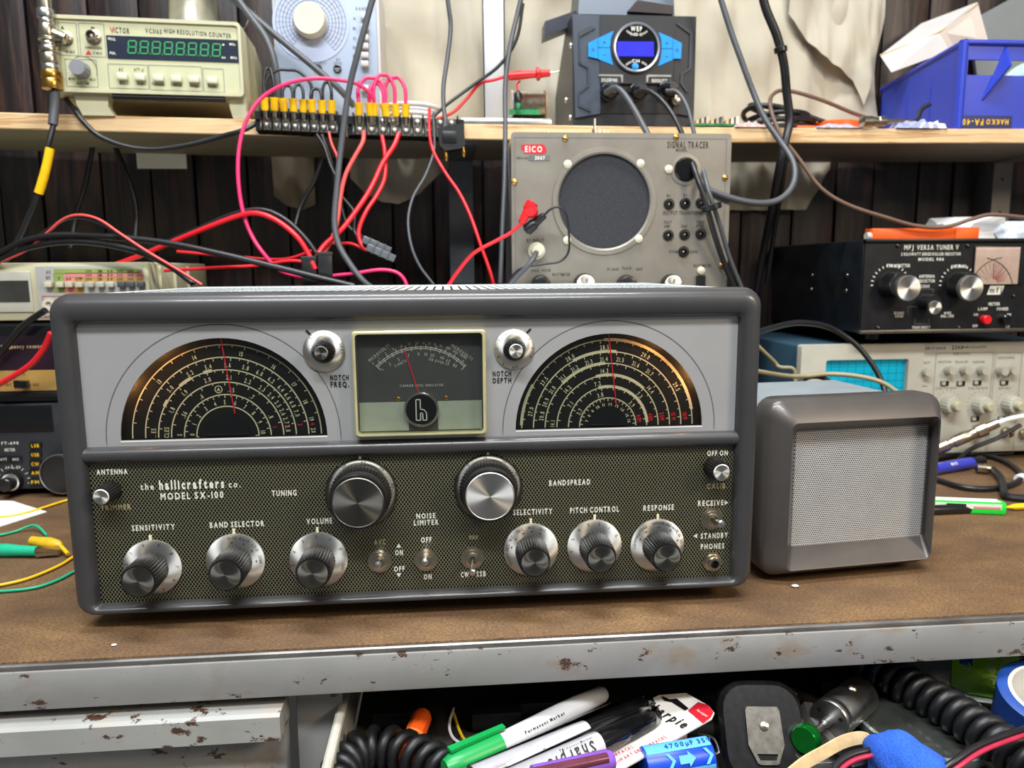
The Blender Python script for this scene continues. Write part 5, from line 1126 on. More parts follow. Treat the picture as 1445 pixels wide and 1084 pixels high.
# clutter in front of the bin
def blob(nm, px0, px1, py0, py1, Y, m, label, cat, seed, dy=.03, nx=14, rough=.5):
    a, b = at(px0, py1, Y), at(px1, py0, Y); z0 = shz(a.x)+.0004; h = max(b.z-z0, .004); g = G(); vs = []
    for j in range(7):
        for i in range(nx+1):
            u, v = i/nx, j/6; k = sin(pi*v)**.6*(sin(pi*u)**.35 if 0 < u < 1 else 0)
            z = h*k*(1-rough+rough*1.3*abs(NZ.noise(V((u*5+seed, v*4, seed)))))
            vs.append((a.x+(b.x-a.x)*u, Y+dy*(v-.2)+.004*NZ.noise(V((u*7, v*7, seed))), z0+max(z, 0)))
    g.add(vs, [(j*(nx+1)+i, j*(nx+1)+i+1, (j+1)*(nx+1)+i+1, (j+1)*(nx+1)+i) for j in range(6) for i in range(nx)])
    g.add([vs[0], vs[nx], vs[6*(nx+1)+nx], vs[6*(nx+1)]], [(0, 1, 2, 3)])
    return obj(nm, g, m, label=label, cat=cat, sharp=.35)
blob('plastic_bag', 1262, 1326, 160, 181, .433, mat('blue white film', (146, 152, 196), .25, 0, .3, 160), 'crumpled bluish plastic bag before the blue bin', 'bag', 3)
blob('paper_scrap', 1296, 1337, 166, 181, .431, M['paper'], 'torn cream paper scrap at the shelf edge below the blue bin', 'paper', 8, .015)
blob('plastic_bag', 1035, 1085, 166, 181, .434, mat('red white film', (206, 170, 164), .25, 0, .35, 240), 'crumpled clear and red packet under the coiled black cable', 'bag', 12)
blob('parts_bag', 1150, 1215, 170, 181, .434, mat('pale film', (172, 166, 182), .2, 0, .3, 240), 'flat clear parts bag at the shelf edge by the coaxial plug', 'bag', 17)
# tape: orange roll lying flat
p0 = at(1177, 170, .50); p0.z = shz(p0.x)+.0004
obj('orange_tape', lathe(G(), [(.034, 0), (.036, .002), (.036, .016), (.034, .018), (.024, .018), (.024, 0)], p0, (0, 0, 1), 36), M['orange'], label='orange tape roll lying on the shelf behind the coaxial plug', cat='tape')
p0 = at(1136, 172, .46); g = box(G(), p0.x-.012, p0.x+.012, .455, .475, shz(p0.x)+.0004, shz(p0.x)+.008, .001); obj('orange_block', g, M['orange'], label='small orange plastic piece under the coiled black cable', cat='plastic piece')
# coax plug at the shelf edge
a, b = at(1215, 175, .428), at(1287, 166, .440); a.z = max(a.z, shz(a.x)+.0075)
CPx = thing('coaxial_plug', 'silver coaxial plug with black cable lying before the blue bin', 'connector', a); d = (b-a); d.z = .004
obj('body', lathe(G(), [(.005, 0), (.0074, .001), (.0074, .016), (.006, .018), (.006, .024), (.0068, .025), (.0068, .034), (.0035, .036), (.003, d.length)], (0, 0, 0), d, 20), M['nickel'], CPx)
obj('cable', tube(G(), [tuple(d*.95), tuple(d*1.1), tuple(at(1300, 155, .45)-a), tuple(at(1312, 147, .452)-a)], .003, 8), M['black_wire'], CPx)
# circuit board with metal headers on the shelf between the station and the coil
p0 = at(1010, 180, .445); p0.z = shz(p0.x)+.0004
CB = thing('circuit_board', 'small circuit board with metal headers on the shelf right of the soldering station', 'circuit board', p0)
xa, xb = at(975, 180, .445).x-p0.x, at(1048, 180, .445).x-p0.x
obj('board', box(G(), xa, xb, -.008, .03, .003, .0052), M['pcb'], CB)
for i in range(9): obj('header', box(G(), xa+.004+i*.0065, xa+.0075+i*.0065, -.009, .004, .0052, .010+.002*(i % 3)), M['steel'] if i % 3 else M['tan'], CB)
for i in range(3): obj('standoff', cyl(G(), (xa+.006+i*(xb-xa-.012)/2, 0, 0), (xa+.006+i*(xb-xa-.012)/2, 0, .003), .003, None, 8), M['brass'], CB)
# small bolts standing on top of the signal tracer
for px, h, m, lb_ in ((773, .004, 'steel', 'tiny loose screw on the tracer top nearest its left corner'), (792, .003, 'steel', 'tiny flat screw on the tracer top above the left brass panel screw'), (839, .018, 'steel', 'tall loose screw standing on the tracer top below the soldering station'), (846, .007, 'cream', 'cream nut right beside the tall loose screw on the tracer'), (853, .006, 'cream', 'middle one of the three cream nuts on the tracer top'), (858, .005, 'cream', 'cream nut on the tracer top farthest right of the tall screw')):
    p0 = at(px, 187, .335); p0.z = EI.location.z+EITOP+.0003
    obj('small_screw', lathe(G(), [(.003, 0), (.003, h*.35), (.0014, h*.4), (.0012, h)], p0, (0, 0, 1), 10), M[m], label=lb_, cat='screw', group='loose screws on the signal tracer')
# boxes on the antenna tuner
zt_ = TU.location.z+TUTOP
a, b = at(1231, 330, .42), at(1381, 330, .42); h = at(1300, 322, .42).z-zt_
ob = thing('cardboard_box', 'flat orange cardboard box lying on the black antenna tuner', 'box', ((a.x+b.x)/2, .42, zt_+.0005)); w_ = (b.x-a.x)/2
obj('box_body', box(G(), -w_, w_*.55, 0, .018, 0, max(h, .011)*.96, .0008), M['orange'], ob); obj('box_flap', box(G(), w_*.56, w_, -.001, .017, 0, max(h, .011)*1.04, .0008), mat('bright orange card', (246, 104, 34), .45, 0, .04), ob)
a = at(1222, 331, .425); obj('white_cap', cyl(G(), (a.x, .425, zt_+.0055), (a.x+.014, .425, zt_+.0055), .005, None, 14), M['white_plastic'], label='small white cap beside the orange box on the antenna tuner', cat='cap')
def crumple(nm, px0, px1, pyt, Y, z0, m, label, cat, seed):
    a, b = at(px0, pyt, Y), at(px1, pyt, Y); h = max(a.z-z0, .01); bm = bmesh.new(); bmesh.ops.create_icosphere(bm, subdivisions=3, radius=1)
    for v in bm.verts:
        n = NZ.noise(v.co*1.4+V((seed, 0, 0))); n2 = abs(NZ.noise(v.co*2.6+V((0, seed, 0))))
        k = 1+.35*n-.25*n2; c = V([math.copysign(abs(e)**.65, e) for e in v.co])*k; v.co = V(((a.x+b.x)/2+c.x*(b.x-a.x)/2, Y+.04+c.y*.045, z0+min(1.05, max(0, (c.z+.45)/1.2))*h))
    bm.verts.index_update(); g = G().add([v.co[:] for v in bm.verts], [[v.index for v in f.verts] for f in bm.faces]); bm.free()
    return obj(nm, g, m, label=label, cat=cat, sharp=.3)
crumple('paper_bag', 1338, 1434, 306, .44, zt_+.0005, M['white'], 'crumpled white paper bag behind the orange box on the tuner', 'bag', 4)
crumple('paper_wad', 1422, 1500, 312, .43, zt_+.0005, mat('cool white', (206, 214, 226), .5), 'second crumpled white bag at the far right on the tuner', 'bag', 11)
a = at(1335, 318, .50); obj('cork_stub', cyl(G(), (a.x, .50, zt_+.0005), (a.x, .50, a.z+.004), .010, .009, 14), M['tan'], label='tan cork stub standing behind the orange box on the tuner', cat='cork')
# ------------------------------------------------------------------ cables and wires, each a thing of its own
def wire(nm, pts, rpx, m, label, cat='cable', Y=.38, n=8, res=6, group=None, zmin=None):
    P = []
    for q in pts:
        y = q[2] if len(q) > 2 else Y; p = at(q[0], q[1], y)
        if zmin is not None and p.z < zmin: p.z = zmin
        P.append(p)
    if pts[0][1] < -5 and P[0].z > .5:                       # goes on up towards the ceiling
        for k in range(7): P.insert(0, P[0]+(P[0]-P[1]).normalized()*.05+V((0, 0, .012)))
    r = rpx*(P[len(P)//2]-CP).length/FPX
    g = tube(G(), P, r, n, res); return obj(nm, g, M[m] if isinstance(m, str) else m, label=label, cat=cat, group=group, sharp=1.0), P, r
# coax hanging from the adapter stack, with its yellow sleeve
o, P, r = wire('coaxial_cable', [(77, 124, .408), (77, 150, .408), (75, 178, .405), (66, 212, .40), (54, 270, .40), (38, 310, .40), (22, 345, .40), (4, 372, .40), (-30, 392, .40)], 3.2, 'black_wire', 'black coaxial cable with a yellow sleeve hanging from the adapter stack')
def sleeve(par, pts, rpx, m, nm):
    Q = [at(*q) for q in pts]; r = rpx*(Q[0]-CP).length/FPX
    return obj(nm, tube(G(), [tuple(p-par.location) for p in Q], r, 12, 6), M[m], par, sharp=1.0)
sleeve(o, [(76, 209, .4005) if 0 else (70.5, 209, .4005), (66, 232, .40), (60.5, 254, .40), (54.5, 273, .40)], 5.0, 'yellow', 'yellow_sleeve')
sleeve(o, [(77.5, 129, .408), (77, 150, .408), (74.5, 176, .405)], 5.2, 'grey_wire', 'strain_relief')
wire('power_cable', [(86, 132, .46), (105, 155, .424), (118, 172, .418), (140, 192, .416), (175, 206, .414), (215, 211, .414), (262, 205, .414), (310, 193, .414), (345, 183, .41), (372, 168, .425)], 3.2, 'black_wire', 'black cable sagging below the beige counter in front of the shelf edge')
wire('jumper_wire', [(528, 141, .40), (518, 128, .395), (500, 117, .39), (470, 112, .385), (440, 111, .38), (405, 118, .38), (372, 136, .38), (350, 165, .375), (338, 205, .37), (336, 250, .365), (342, 295, .36), (354, 330, .355), (372, 358, .35), (396, 382, .35), (430, 392, .35), (450, 397, .35)], 2.6, 'pink_wire', 'long pink wire looping left from the barrier strips down behind the receiver', 'wire')
wire('power_cable', [(536, -40, .35), (524, 5, .35), (505, 75, .352), (492, 130, .355), (481, 210, .355), (475, 270, .35), (472, 315, .345), (478, 345, .34), (492, 370, .335), (512, 396, .33), (530, 410, .33)], 4.0, 'grey_wire', 'thick dark grey cable hanging straight down in front of the barrier strips')
wire('power_cable', [(330, -10, .47), (352, 22, .46), (374, 52, .45), (386, 82, .445), (392, 120, .445), (394, 165, .45)], 4.0, 'grey_wire', 'grey cable dropping behind the left barrier strip from the counter')
wire('power_cable', [(300, -25, .48), (345, 12, .47), (395, 55, .465), (440, 92, .46), (478, 125, .46), (500, 150, .47)], 3.8, 'grey_wire', 'dark grey cable slanting across the pale blue signal generator')
wire('test_lead', [(628, -30, .42), (633, 10, .42), (636, 40, .42), (631, 85, .415), (626, 120, .41), (626, 150, .405), (629, 172, .40)], 2.8, 'grey_wire', 'grey lead hanging down into the black twin plug')
wire('test_lead', [(606, 153, .405), (606, 185, .40), (611, 212, .39), (628, 243, .37), (648, 272, .36), (664, 305, .35), (678, 345, .34), (692, 385, .335), (698, 410, .335)], 2.3, 'red_wire', 'red lead hanging diagonally from the right barrier strip to the receiver top', 'wire')
wire('test_lead', [(611, 160, .405), (613, 190, .40), (612, 215, .39), (600, 248, .375), (583, 278, .365), (576, 310, .355), (580, 345, .345), (592, 375, .34), (612, 402, .335)], 1.9, 'grey_wire', 'thin grey lead curving down beside the red diagonal lead', 'wire')
wire('power_cable', [(742, -30, .41), (730, 20, .41), (719, 70, .405), (713, 120, .40), (713, 180, .39), (712, 250, .375), (709, 320, .36), (706, 400, .345)], 3.0, 'grey_wire', 'dark cable hanging along the left edge of the signal tracer')
wire('test_lead', [(738, 5, .43), (729, 55, .43), (705, 92, .432), (668, 120, .436), (630, 148, .43), (610, 166, .425)], 2.2, 'black_wire', 'black lead running down left from the ceiling to the barrier strip', 'wire')
wire('test_lead', [(735, 100, .44), (700, 112, .44), (678, 118, .44), (658, 140, .44), (640, 158, .435), (618, 168, .425)], 2.2, 'red_wire', 'red lead from the red probe to the barrier strip', 'wire')
# twin plug
c = at(636, 193, .395); TP = thing('twin_plug', 'black twin banana plug dangling at the shelf edge', 'plug', c); k = (at(646, 193, .395)-at(636, 193, .395)).x/10
g = G(); pl = [(-22, 12), (20, 20), (24, -14), (16, -20), (-10, -24), (-18, -16)]; loft(g, [[(x*k*.86, y, z*k*.86) for x, z in pl] for y in (-.008, .008)]); obj('body', g, M['rubber'], TP)
obj('side_ridge', box(G(), -12*k, 8*k, -.0095, -.007, -10*k, 6*k, .0008), M['black'], TP)
obj('cable_boot', cyl(G(), (-7*k, 0, 22*k), (-8*k, 0, 10*k), 3.4*k, 4.6*k, 12), M['grey_wire'], TP)
for x, z in ((-8, -20), (17, -14)): obj('plug_pin', lathe(G(), [(2.3*k, 0), (2.8*k, 7*k), (2.3*k, 12*k), (1*k, 14*k)], (x*k, 0, z*k), (.12, 0, -1), 12), M['brass'], TP)
# soldering station cables
wire('station_cable', [(855, 131, .425), (868, 124, .41), (880, 132, .40), (897, 158, .385), (918, 196, .365), (942, 230, .345), (975, 254, .325), (1015, 274, .315), (1055, 285, .315), (1086, 286, .32), (1108, 276, .325), (1121, 255, .335), (1119, 228, .35), (1100, 198, .37), (1078, 165, .385), (1062, 128, .395), (1046, 85, .40), (1030, 40, .405), (1012, -20, .41)][::-1], 4.0, 'grey_wire', 'grey cable from the left station plug looping right and up out of view')
wire('station_cable', [(896, 132, .428), (912, 128, .415), (930, 138, .40), (950, 163, .38), (966, 198, .35), (980, 240, .31), (994, 280, .298), (1008, 330, .30), (1022, 372, .305), (1040, 415, .31)], 3.8, 'black_wire', 'black cable from the middle station plug running down past the jacks')
wire('station_cable', [(940, 128, .428), (956, 130, .418), (970, 152, .40), (980, 190, .37), (990, 230, .33), (1000, 270, .30), (1015, 315, .302), (1030, 365, .306), (1050, 415, .31)], 3.0, 'grey_wire', 'thinner grey cable from the right station plug running down past the jacks')
q = at(1003, 288, .297); obj('cable_tie', lathe(G(), [(.0100, 0), (.0112, .001), (.0112, .006), (.0100, .007)], q, (.28, 0, -1), 16), M['black'], label='black cable tie round the cables beside the pin jacks', cat='cable tie')
o, P, r = wire('cable_bundle', [(1072, -30, .40), (1080, 10, .40), (1096, 50, .40), (1106, 90, .405), (1110, 130, .412), (1114, 170, .415), (1108, 200, .412), (1100, 235, .415), (1090, 290, .45), (1080, 340, .50), (1072, 380, .53), (1066, 420, .55)], 5.5, 'black_wire', 'thick black cable bundle hanging over the shelf edge right of the tracer')
q = at(1101, 66, .40)-o.location; obj('tie', lathe(G(), [(.0068, 0), (.0078, .001), (.0078, .006), (.0068, .007)], q, (.2, 0, -1), 16), M['black'], o)
wire('cable', [(1112, 205, .415), (1108, 232, .42), (1101, 275, .45), (1092, 330, .50), (1082, 400, .54)], 3.5, 'black_wire', 'second black cable beside the thick bundle under the shelf')
wire('speaker_wire', [(1445, 307, .42), (1400, 303, .415), (1372, 309, .41), (1335, 320, .41), (1294, 319, .41), (1250, 307, .408), (1196, 289, .405), (1158, 265, .405), (1128, 225, .41), (1100, 187, .415), (1087, 150, .425), (1092, 132, .44), (1112, 128, .45), (1156, 140, .46), (1200, 158, .48), (1222, 166, .50)], 2.6, 'brown_wire', 'brown flat cord swinging from the shelf coil to the antenna tuner')
# coil of black cable on the shelf
cc = at(1093, 160, .50); z0 = shz(cc.x)
CO = thing('cable_coil', 'coiled black cable lying on the shelf behind the hanging bundle', 'cable', (cc.x, .50, z0))
for k, (rx, ry, h, dx, dz) in enumerate(((.045, .038, .004, 0, 0), (.040, .036, .010, .006, .002), (.048, .040, .015, -.004, .004), (.042, .034, .021, .004, .006), (.036, .032, .026, -.006, .010), (.044, .03, .030, .01, .012))):
    P_ = [(dx+rx*cos(a*pi/8), ry*sin(a*pi/8), h+dz*sin(a*pi/8+k)+.0006) for a in range(17)]
    obj('cable_turn', tube(G(), P_, .0036, 8, 3), M['black_wire'], CO, sharp=1.0)
obj('cable_tail', tube(G(), [(.03, -.02, .028), (.06, -.02, .018), (.10, -.015, .008), (.128, -.012, .0045)], .003, 8), M['black_wire'], CO, sharp=1.0)
obj('cable_tail', tube(G(), [(-.04, 0, .012), (-.06, -.012, .006), (-.075, -.018, .004)], .003, 8), M['black_wire'], CO, sharp=1.0)
# black loops over the left strip
def loopw(a, b, top, m, label, rr_=2.2, Y=None):
    A, B = a.copy(), b.copy(); mid = (A+B)/2; hh = top
    P = [A+V((0, 0, -.002)), A+V((0, .001, hh*.55)), A*.75+B*.25+V((0, .003, hh*.95)), mid+V((0, .004, hh)), A*.25+B*.75+V((0, .003, hh*.95)), B+V((0, .001, hh*.55)), B+V((0, 0, -.002))]
    return obj('jumper_wire', tube(G(), P, rr_*.00088, 8, 5), M[m], label=label, cat='wire', sharp=1.0)
loopw(F1[0], F1[1], .034, 'black_wire', 'black jumper loop joining the first two yellow terminals of the left strip')
loopw(F1[0]+V((.002, .001, 0)), F1[5]+V((0, .002, 0)), .034, 'black_wire', 'widest black jumper arching over the left barrier strip')
loopw(F1[2], F1[3], .016, 'black_wire', 'black jumper loop between the third and fourth yellow terminals')
loopw(F1[3]+V((.001, .003, 0)), F1[4], .018, 'black_wire', 'black jumper loop between the fourth and fifth yellow terminals')
loopw(F1[5], F1[6], .014, 'black_wire', 'black jumper loop between the sixth and seventh yellow terminals')
loopw(F1[6]+V((.001, .002, 0)), F1[7], .022, 'black_wire', 'black jumper loop ending at the rightmost terminal of the left strip')
loopw(F2[0], F2[3], .030, 'pink_wire', 'pink jumper arch from the first terminal of the right strip', 2.6)
loopw(F2[1], F2[4], .024, 'pink_wire', 'lower pink jumper arch in the middle of the right strip', 2.6)
loopw(F2[2], F2[5], .034, 'pink_wire', 'tall pink jumper arch in the middle of the right strip', 2.6)
loopw(F2[4]+V((.001, .003, 0)), F2[6], .032, 'pink_wire', 'rightmost pink jumper arch over the right strip', 2.6)
# wires dropping from the strips
wire('power_wire', [(513, 186, .400), (512, 200, .39), (500, 222, .385), (488, 246, .38), (481, 275, .375), (475, 318, .365), (462, 350, .355), (446, 372, .35)], 3.0, 'salmon_wire', 'salmon red wire dropping from the left end of the right strip', 'wire')
wire('power_wire', [(539, 192, .400), (543, 216, .39), (543, 250, .38), (532, 275, .372), (516, 300, .365), (506, 328, .36), (513, 350, .355), (526, 352, .352)], 3.0, 'red_wire', 'red wire dropping from the right strip into the grey connector', 'wire')
wire('power_wire', [(563, 188, .400), (556, 206, .39), (540, 230, .38), (527, 258, .372), (512, 284, .365), (484, 322, .355), (458, 346, .35), (447, 362, .345)], 3.4, 'red_wire', 'thick red wire sweeping left from the right strip to the black connectors', 'wire')
wire('power_wire', [(447, 190, .402), (458, 208, .395), (466, 232, .39), (475, 252, .385), (482, 276, .38), (500, 300, .375), (500, 325, .365), (508, 340, .36)], 2.4, 'black_wire', 'black wire dropping from the left strip to the grey connector', 'wire')
wire('power_wire', [(454, 190, .402), (462, 212, .40), (470, 240, .40), (480, 285, .39), (492, 320, .38), (520, 340, .37)], 3.2, 'black_wire', 'thicker black wire dropping from the left strip behind the grey cable', 'wire')
wire('power_wire', [(464, 186, .402), (468, 203, .398), (476, 222, .395), (477, 240, .39), (474, 300, .37), (470, 345, .36)], 1.8, 'salmon_wire', 'thin pink wire dropping from the right end of the left strip', 'wire')
wire('power_wire', [(455, 222, .45), (444, 255, .45), (425, 290, .45), (414, 330, .44)], 3.0, 'black_wire', 'dark wire hanging down behind the left barrier strip', 'wire')
wire('power_cable', [(131, 206, .56), (120, 262, .56), (108, 300, .56), (100, 350, .55)], 3.0, 'black_wire', 'black cable hanging on the dark wall left of the white card')
wire('power_cable', [(162, 206, .56), (182, 255, .56), (192, 300, .56), (190, 350, .55)], 3.5, 'black_wire', 'black cable hanging on the dark wall beneath the counter')
# bundle crossing above the left stack
wire('power_wire', [(-20, 372, .37), (30, 352, .36), (62, 328, .355), (88, 311, .35), (112, 306, .345), (138, 313, .34), (166, 330, .335), (205, 357, .33), (245, 380, .325), (275, 400, .32)], 2.3, 'black_wire', 'upper thin black wire arching over the cream multimeter', 'wire')
wire('power_wire', [(-20, 377, .366), (32, 356, .358), (66, 329, .352), (90, 309, .347), (113, 303.5, .342), (140, 310, .337), (170, 330, .332), (208, 355, .327), (250, 380, .322), (285, 402, .318)], 1.7, 'salmon_wire', 'thin red wire running with the arching black wire over the multimeter', 'wire')
wire('power_cable', [(-30, 372, .37), (0, 357, .362), (35, 340, .355), (80, 332, .35), (150, 334, .345), (230, 342, .338), (310, 358, .33), (390, 377, .325), (450, 392, .32), (500, 404, .318)], 4.0, 'black_wire', 'thick black cable running right from the left edge to the receiver top')
wire('power_cable', [(-30, 385, .37), (10, 362, .362), (50, 347, .356), (100, 341, .35), (150, 345, .345), (200, 357, .338), (240, 376, .33), (272, 400, .32)], 3.8, 'black_wire', 'lower thick black cable crossing the cream multimeter top')
wire('power_wire', [(150, 378, .40), (200, 360, .38), (240, 343, .37), (290, 322, .36), (335, 305, .355), (362, 301, .35), (390, 311, .345), (418, 333, .34), (434, 356, .338), (445, 380, .335)], 3.4, 'red_wire', 'thick red wire humping over toward the black connectors', 'wire')
wire('power_wire', [(170, 374, .40), (222, 348, .385), (280, 323, .375), (330, 302, .365), (368, 296, .36), (400, 308, .355), (430, 335, .35), (452, 366, .345), (468, 392, .34)], 3.2, 'black_wire', 'black wire humping over beside the thick red wire', 'wire')
wire('power_wire', [(232, 382, .36), (300, 378, .35), (360, 375, .345), (410, 368, .34), (440, 372, .335)], 2.2, 'red_wire', 'red wire lying low behind the receiver toward the connectors', 'wire')
wire('power_wire', [(250, 355, .42), (330, 362, .41), (400, 366, .40), (445, 352, .395)], 2.0, 'red_wire', 'faint red wire deep behind the left tangle', 'wire')
wire('jumper_wire', [(462, 390, .34), (500, 386, .335), (535, 381, .332), (558, 384, .33), (570, 394, .328), (576, 410, .325)], 2.6, 'pink_wire', 'pink wire bowing up behind the receiver below the grey connector', 'wire')
wire('power_wire', [(478, 344, .37), (496, 344, .365), (514, 352, .36)], 2.2, 'red_wire', 'short red wire entering the grey connector from the left', 'wire')
wire('power_cable', [(64, 438, .34), (50, 447, .345), (30, 462, .35), (14, 482, .355), (-10, 510, .36)], 4.0, 'black_wire', 'black cable crossing in front of the dark counter at far left')
wire('power_wire', [(72, 470, .33), (62, 492, .335), (45, 513, .34), (20, 530, .345), (-12, 548, .35)], 3.6, 'red_wire', 'red cable crossing in front of the gold counter panel', 'wire')
# connectors
for px, py, lab, sz in ((436, 380, 'black plastic power connector at the end of the thick red wire', 1), (458, 374, 'black plastic power connector beside the receiver top edge', 1)):
    p = at(px, py, .345); t = thing('power_connector', lab, 'connector', p, .2); g = box(G(), -.008, .008, -.012, .012, -.018, .014, .0012); obj('housing', g, M['black'], t); obj('lip', box(G(), -.0088, .0088, -.0125, .0125, .010, .0145, .0008), M['rubber'], t)
for px, py, lab in ((532, 346, 'upper grey translucent connector of the pair hanging behind the receiver'), (538, 357, 'lower grey translucent connector of the pair hanging behind the receiver')):
    p = at(px, py, .352-.001*(py-346)); t = thing('wire_connector', lab, 'connector', p); t.rotation_euler.y = .42; g = box(G(), -.017, .017, -.006, .006, -.0042, .0042, .001); obj('housing', g, mat('smoke plastic', (92, 96, 100), .25, 0, .1, 60), t)
    for x in (-.009, .0, .009): obj('rib', box(G(), x-.0012, x+.0012, -.0066, .0066, -.0048, .0048, .0004), M['grey_wire'], t)
# leads on the signal tracer
o, P, r = wire('test_lead', [(612, 430, .30), (632, 404, .30), (645, 385, .30), (668, 358, .298), (700, 340, .295), (720, 329, .293), (737, 314, .292)], 2.6, 'red_wire', 'red lead with red right angle plug in the signal tracer', 'wire')
a, b, c = at(735, 316, .292), at(746, 296, .292), at(757, 291, .31)
obj('plug_boot', lathe(G(), [(.0026, 0)]+[(.0040+.0004*(i % 2)+.0012*i/9, .002+i*.0016) for i in range(9)]+[(.0068, .018), (.0068, .026), (.003, .027)], a-o.location, (b-a), 14), M['red'], o)
obj('plug_head', lathe(G(), [(.0062, 0), (.0070, .002), (.0070, .012), (.0055, .022)], tuple(V((b.x+.0015, .286, b.z-.001))-o.location), (.25, 1, -.1), 16), M['red'], o)
o, P, r = wire('test_lead', [(767, 305, .29), (776, 296, .288), (786, 292, .287), (796, 297, .287), (801, 312, .289), (803, 335, .291), (802, 356, .292), (790, 369, .293), (765, 373, .294), (740, 377, .296), (726, 386, .298), (716, 402, .30)], 1.7, 'black_wire', 'thin black lead with black plug looping over the tracer speaker edge', 'wire')
a, b = at(769, 303, .291), at(750, 319, .296)
obj('plug_boot', lathe(G(), [(.0022, 0)]+[(.0036+.0004*(i % 2)+.0012*i/9, .001+i*.0015) for i in range(9)]+[(.0062, .016), (.0066, .026), (.003, .028)], a-o.location, b-a, 14), M['black'], o)
wire('coaxial_cable', [(757, 356, .303), (752, 366, .297), (742, 378, .296), (728, 392, .298), (714, 410, .30)], 3.6, 'grey_wire', 'grey coaxial cable from the cream input connector of the tracer')
# right of the receiver
wire('power_cable', [(1045, 476, .16), (1108, 458, .24), (1140, 456, .27), (1172, 463, .29), (1205, 484, .29), (1228, 510, .28), (1244, 538, .27), (1250, 560, .26)], 3.6, 'black_wire', 'black cable arching across the oscilloscope screen')
wire('power_cable', [(1045, 520, .18), (1105, 530, .25), (1135, 531, .27), (1170, 528, .27), (1210, 531, .26), (1245, 540, .25), (1272, 558, .24)], 3.0, 'beige_wire', 'beige cable running low across the oscilloscope screen')
wire('power_cable', [(1122, 562, .27), (1124, 545, .275), (1140, 533, .278), (1160, 533, .275), (1178, 545, .27), (1190, 562, .265)], 3.2, 'black_wire', 'small black cable loop just above the extension speaker')
wire('power_cable', [(1050, 470, .28), (1090, 508, .30), (1100, 518, .30), (1118, 520, .30), (1122, 532, .30), (1121, 560, .30)], 2.6, 'beige_wire', 'beige cord bending down beside the oscilloscope left edge')
# ------------------------------------------------------------------ things in the open drawer
DZ = -.098
def rod(par, a, b, prof, m, nm, n=20, fl=0, fi=()):
    d = b-a; return obj(nm, lathe(G(), [(r, h*d.length) for r, h in prof], a-par.location, d, n, fl, fi), M[m] if isinstance(m, str) else m, par)
def coil(nm, path, R, wr, pitch, label, m='rubber'):
    P = spline(path, 16); L_ = [0]
    for p, q in zip(P, P[1:]): L_.append(L_[-1]+(q-p).length)
    turns = L_[-1]/pitch; n = int(turns*16); pts = []
    for i in range(n+1):
        s = L_[-1]*i/n; k = max(j for j in range(len(L_)) if L_[j] <= s+1e-9); k = min(k, len(P)-2); f = (s-L_[k])/max(1e-9, L_[k+1]-L_[k]); p = P[k].lerp(P[k+1], f); t = (P[k+1]-P[k]).normalized()
        x = t.cross(V((0, 0, 1))).normalized(); y = x.cross(t); a = 2*pi*turns*i/n
        pts.append(p+x*(R*cos(a))+y*(R*sin(a)))
    return obj(nm, tube(G(), pts, wr, 10, 1, False), M[m], label=label, cat='cord', sharp=1.5)
Zc = -.082
coil('coiled_cord', [atz(x, y, Zc) for x, y in ((474, 1112), (486, 1078), (510, 1058), (545, 1053), (585, 1064), (625, 1084), (662, 1108))], .0108, .0042, .0122, 'black coiled cord curled at the left end of the open drawer')
coil('coiled_cord', [atz(x, y, z) for x, y, z in ((1190, 922, -.066), (1240, 947, -.068), (1300, 978, -.070), (1360, 1014, -.072), (1420, 1056, -.074), (1480, 1098, -.076))], .0118, .0044, .0108, 'black coiled cord stretched across the right end of the open drawer')
# orange connector
a, b = atz(574, 1066, -.084), atz(597, 1008, -.078); OC = thing('orange_connector', 'orange plastic cap standing behind the left coiled cord', 'cap', a)
rod(OC, a, b, [(.0075, 0), (.0085, .02), (.0085, .36), (.0076, .40), (.0080, .44), (.0080, .9), (.0062, 1), (0, 1)], 'orange', 'body', 10)
rod(OC, a+(b-a)*.36, a+(b-a)*.42, [(.0088, 0), (.0088, 1)], mat('pale orange', (246, 140, 70), .4), 'ring', 20)
for pts, m, lab in (([(640, 1000), (634, 1022), (640, 1042), (662, 1056)], 'white', 'thin white wire sticking up behind the green capped marker'), ([(640, 1006), (648, 1030), (658, 1046), (678, 1052)], 'yellow_wire', 'thin yellow wire behind the green capped marker'), ([(652, 1034), (641, 1048), (640, 1068)], 'black_wire', 'short black wire behind the green capped marker')):
    obj('loose_wire', tube(G(), [atz(x, y, -.086+.004*i) for i, (x, y) in enumerate(pts)], .0011, 6), M[m], label=lab, cat='wire')
def marker(nm, p0, p1, p2, zs_, r, capm, label, words_=(), open_end=False):
    a, b, c = (atz(p[0], p[1], z) for p, z in zip((p0, p1, p2), zs_))
    t = thing(nm, label, 'marker', a); return t, a, b, c
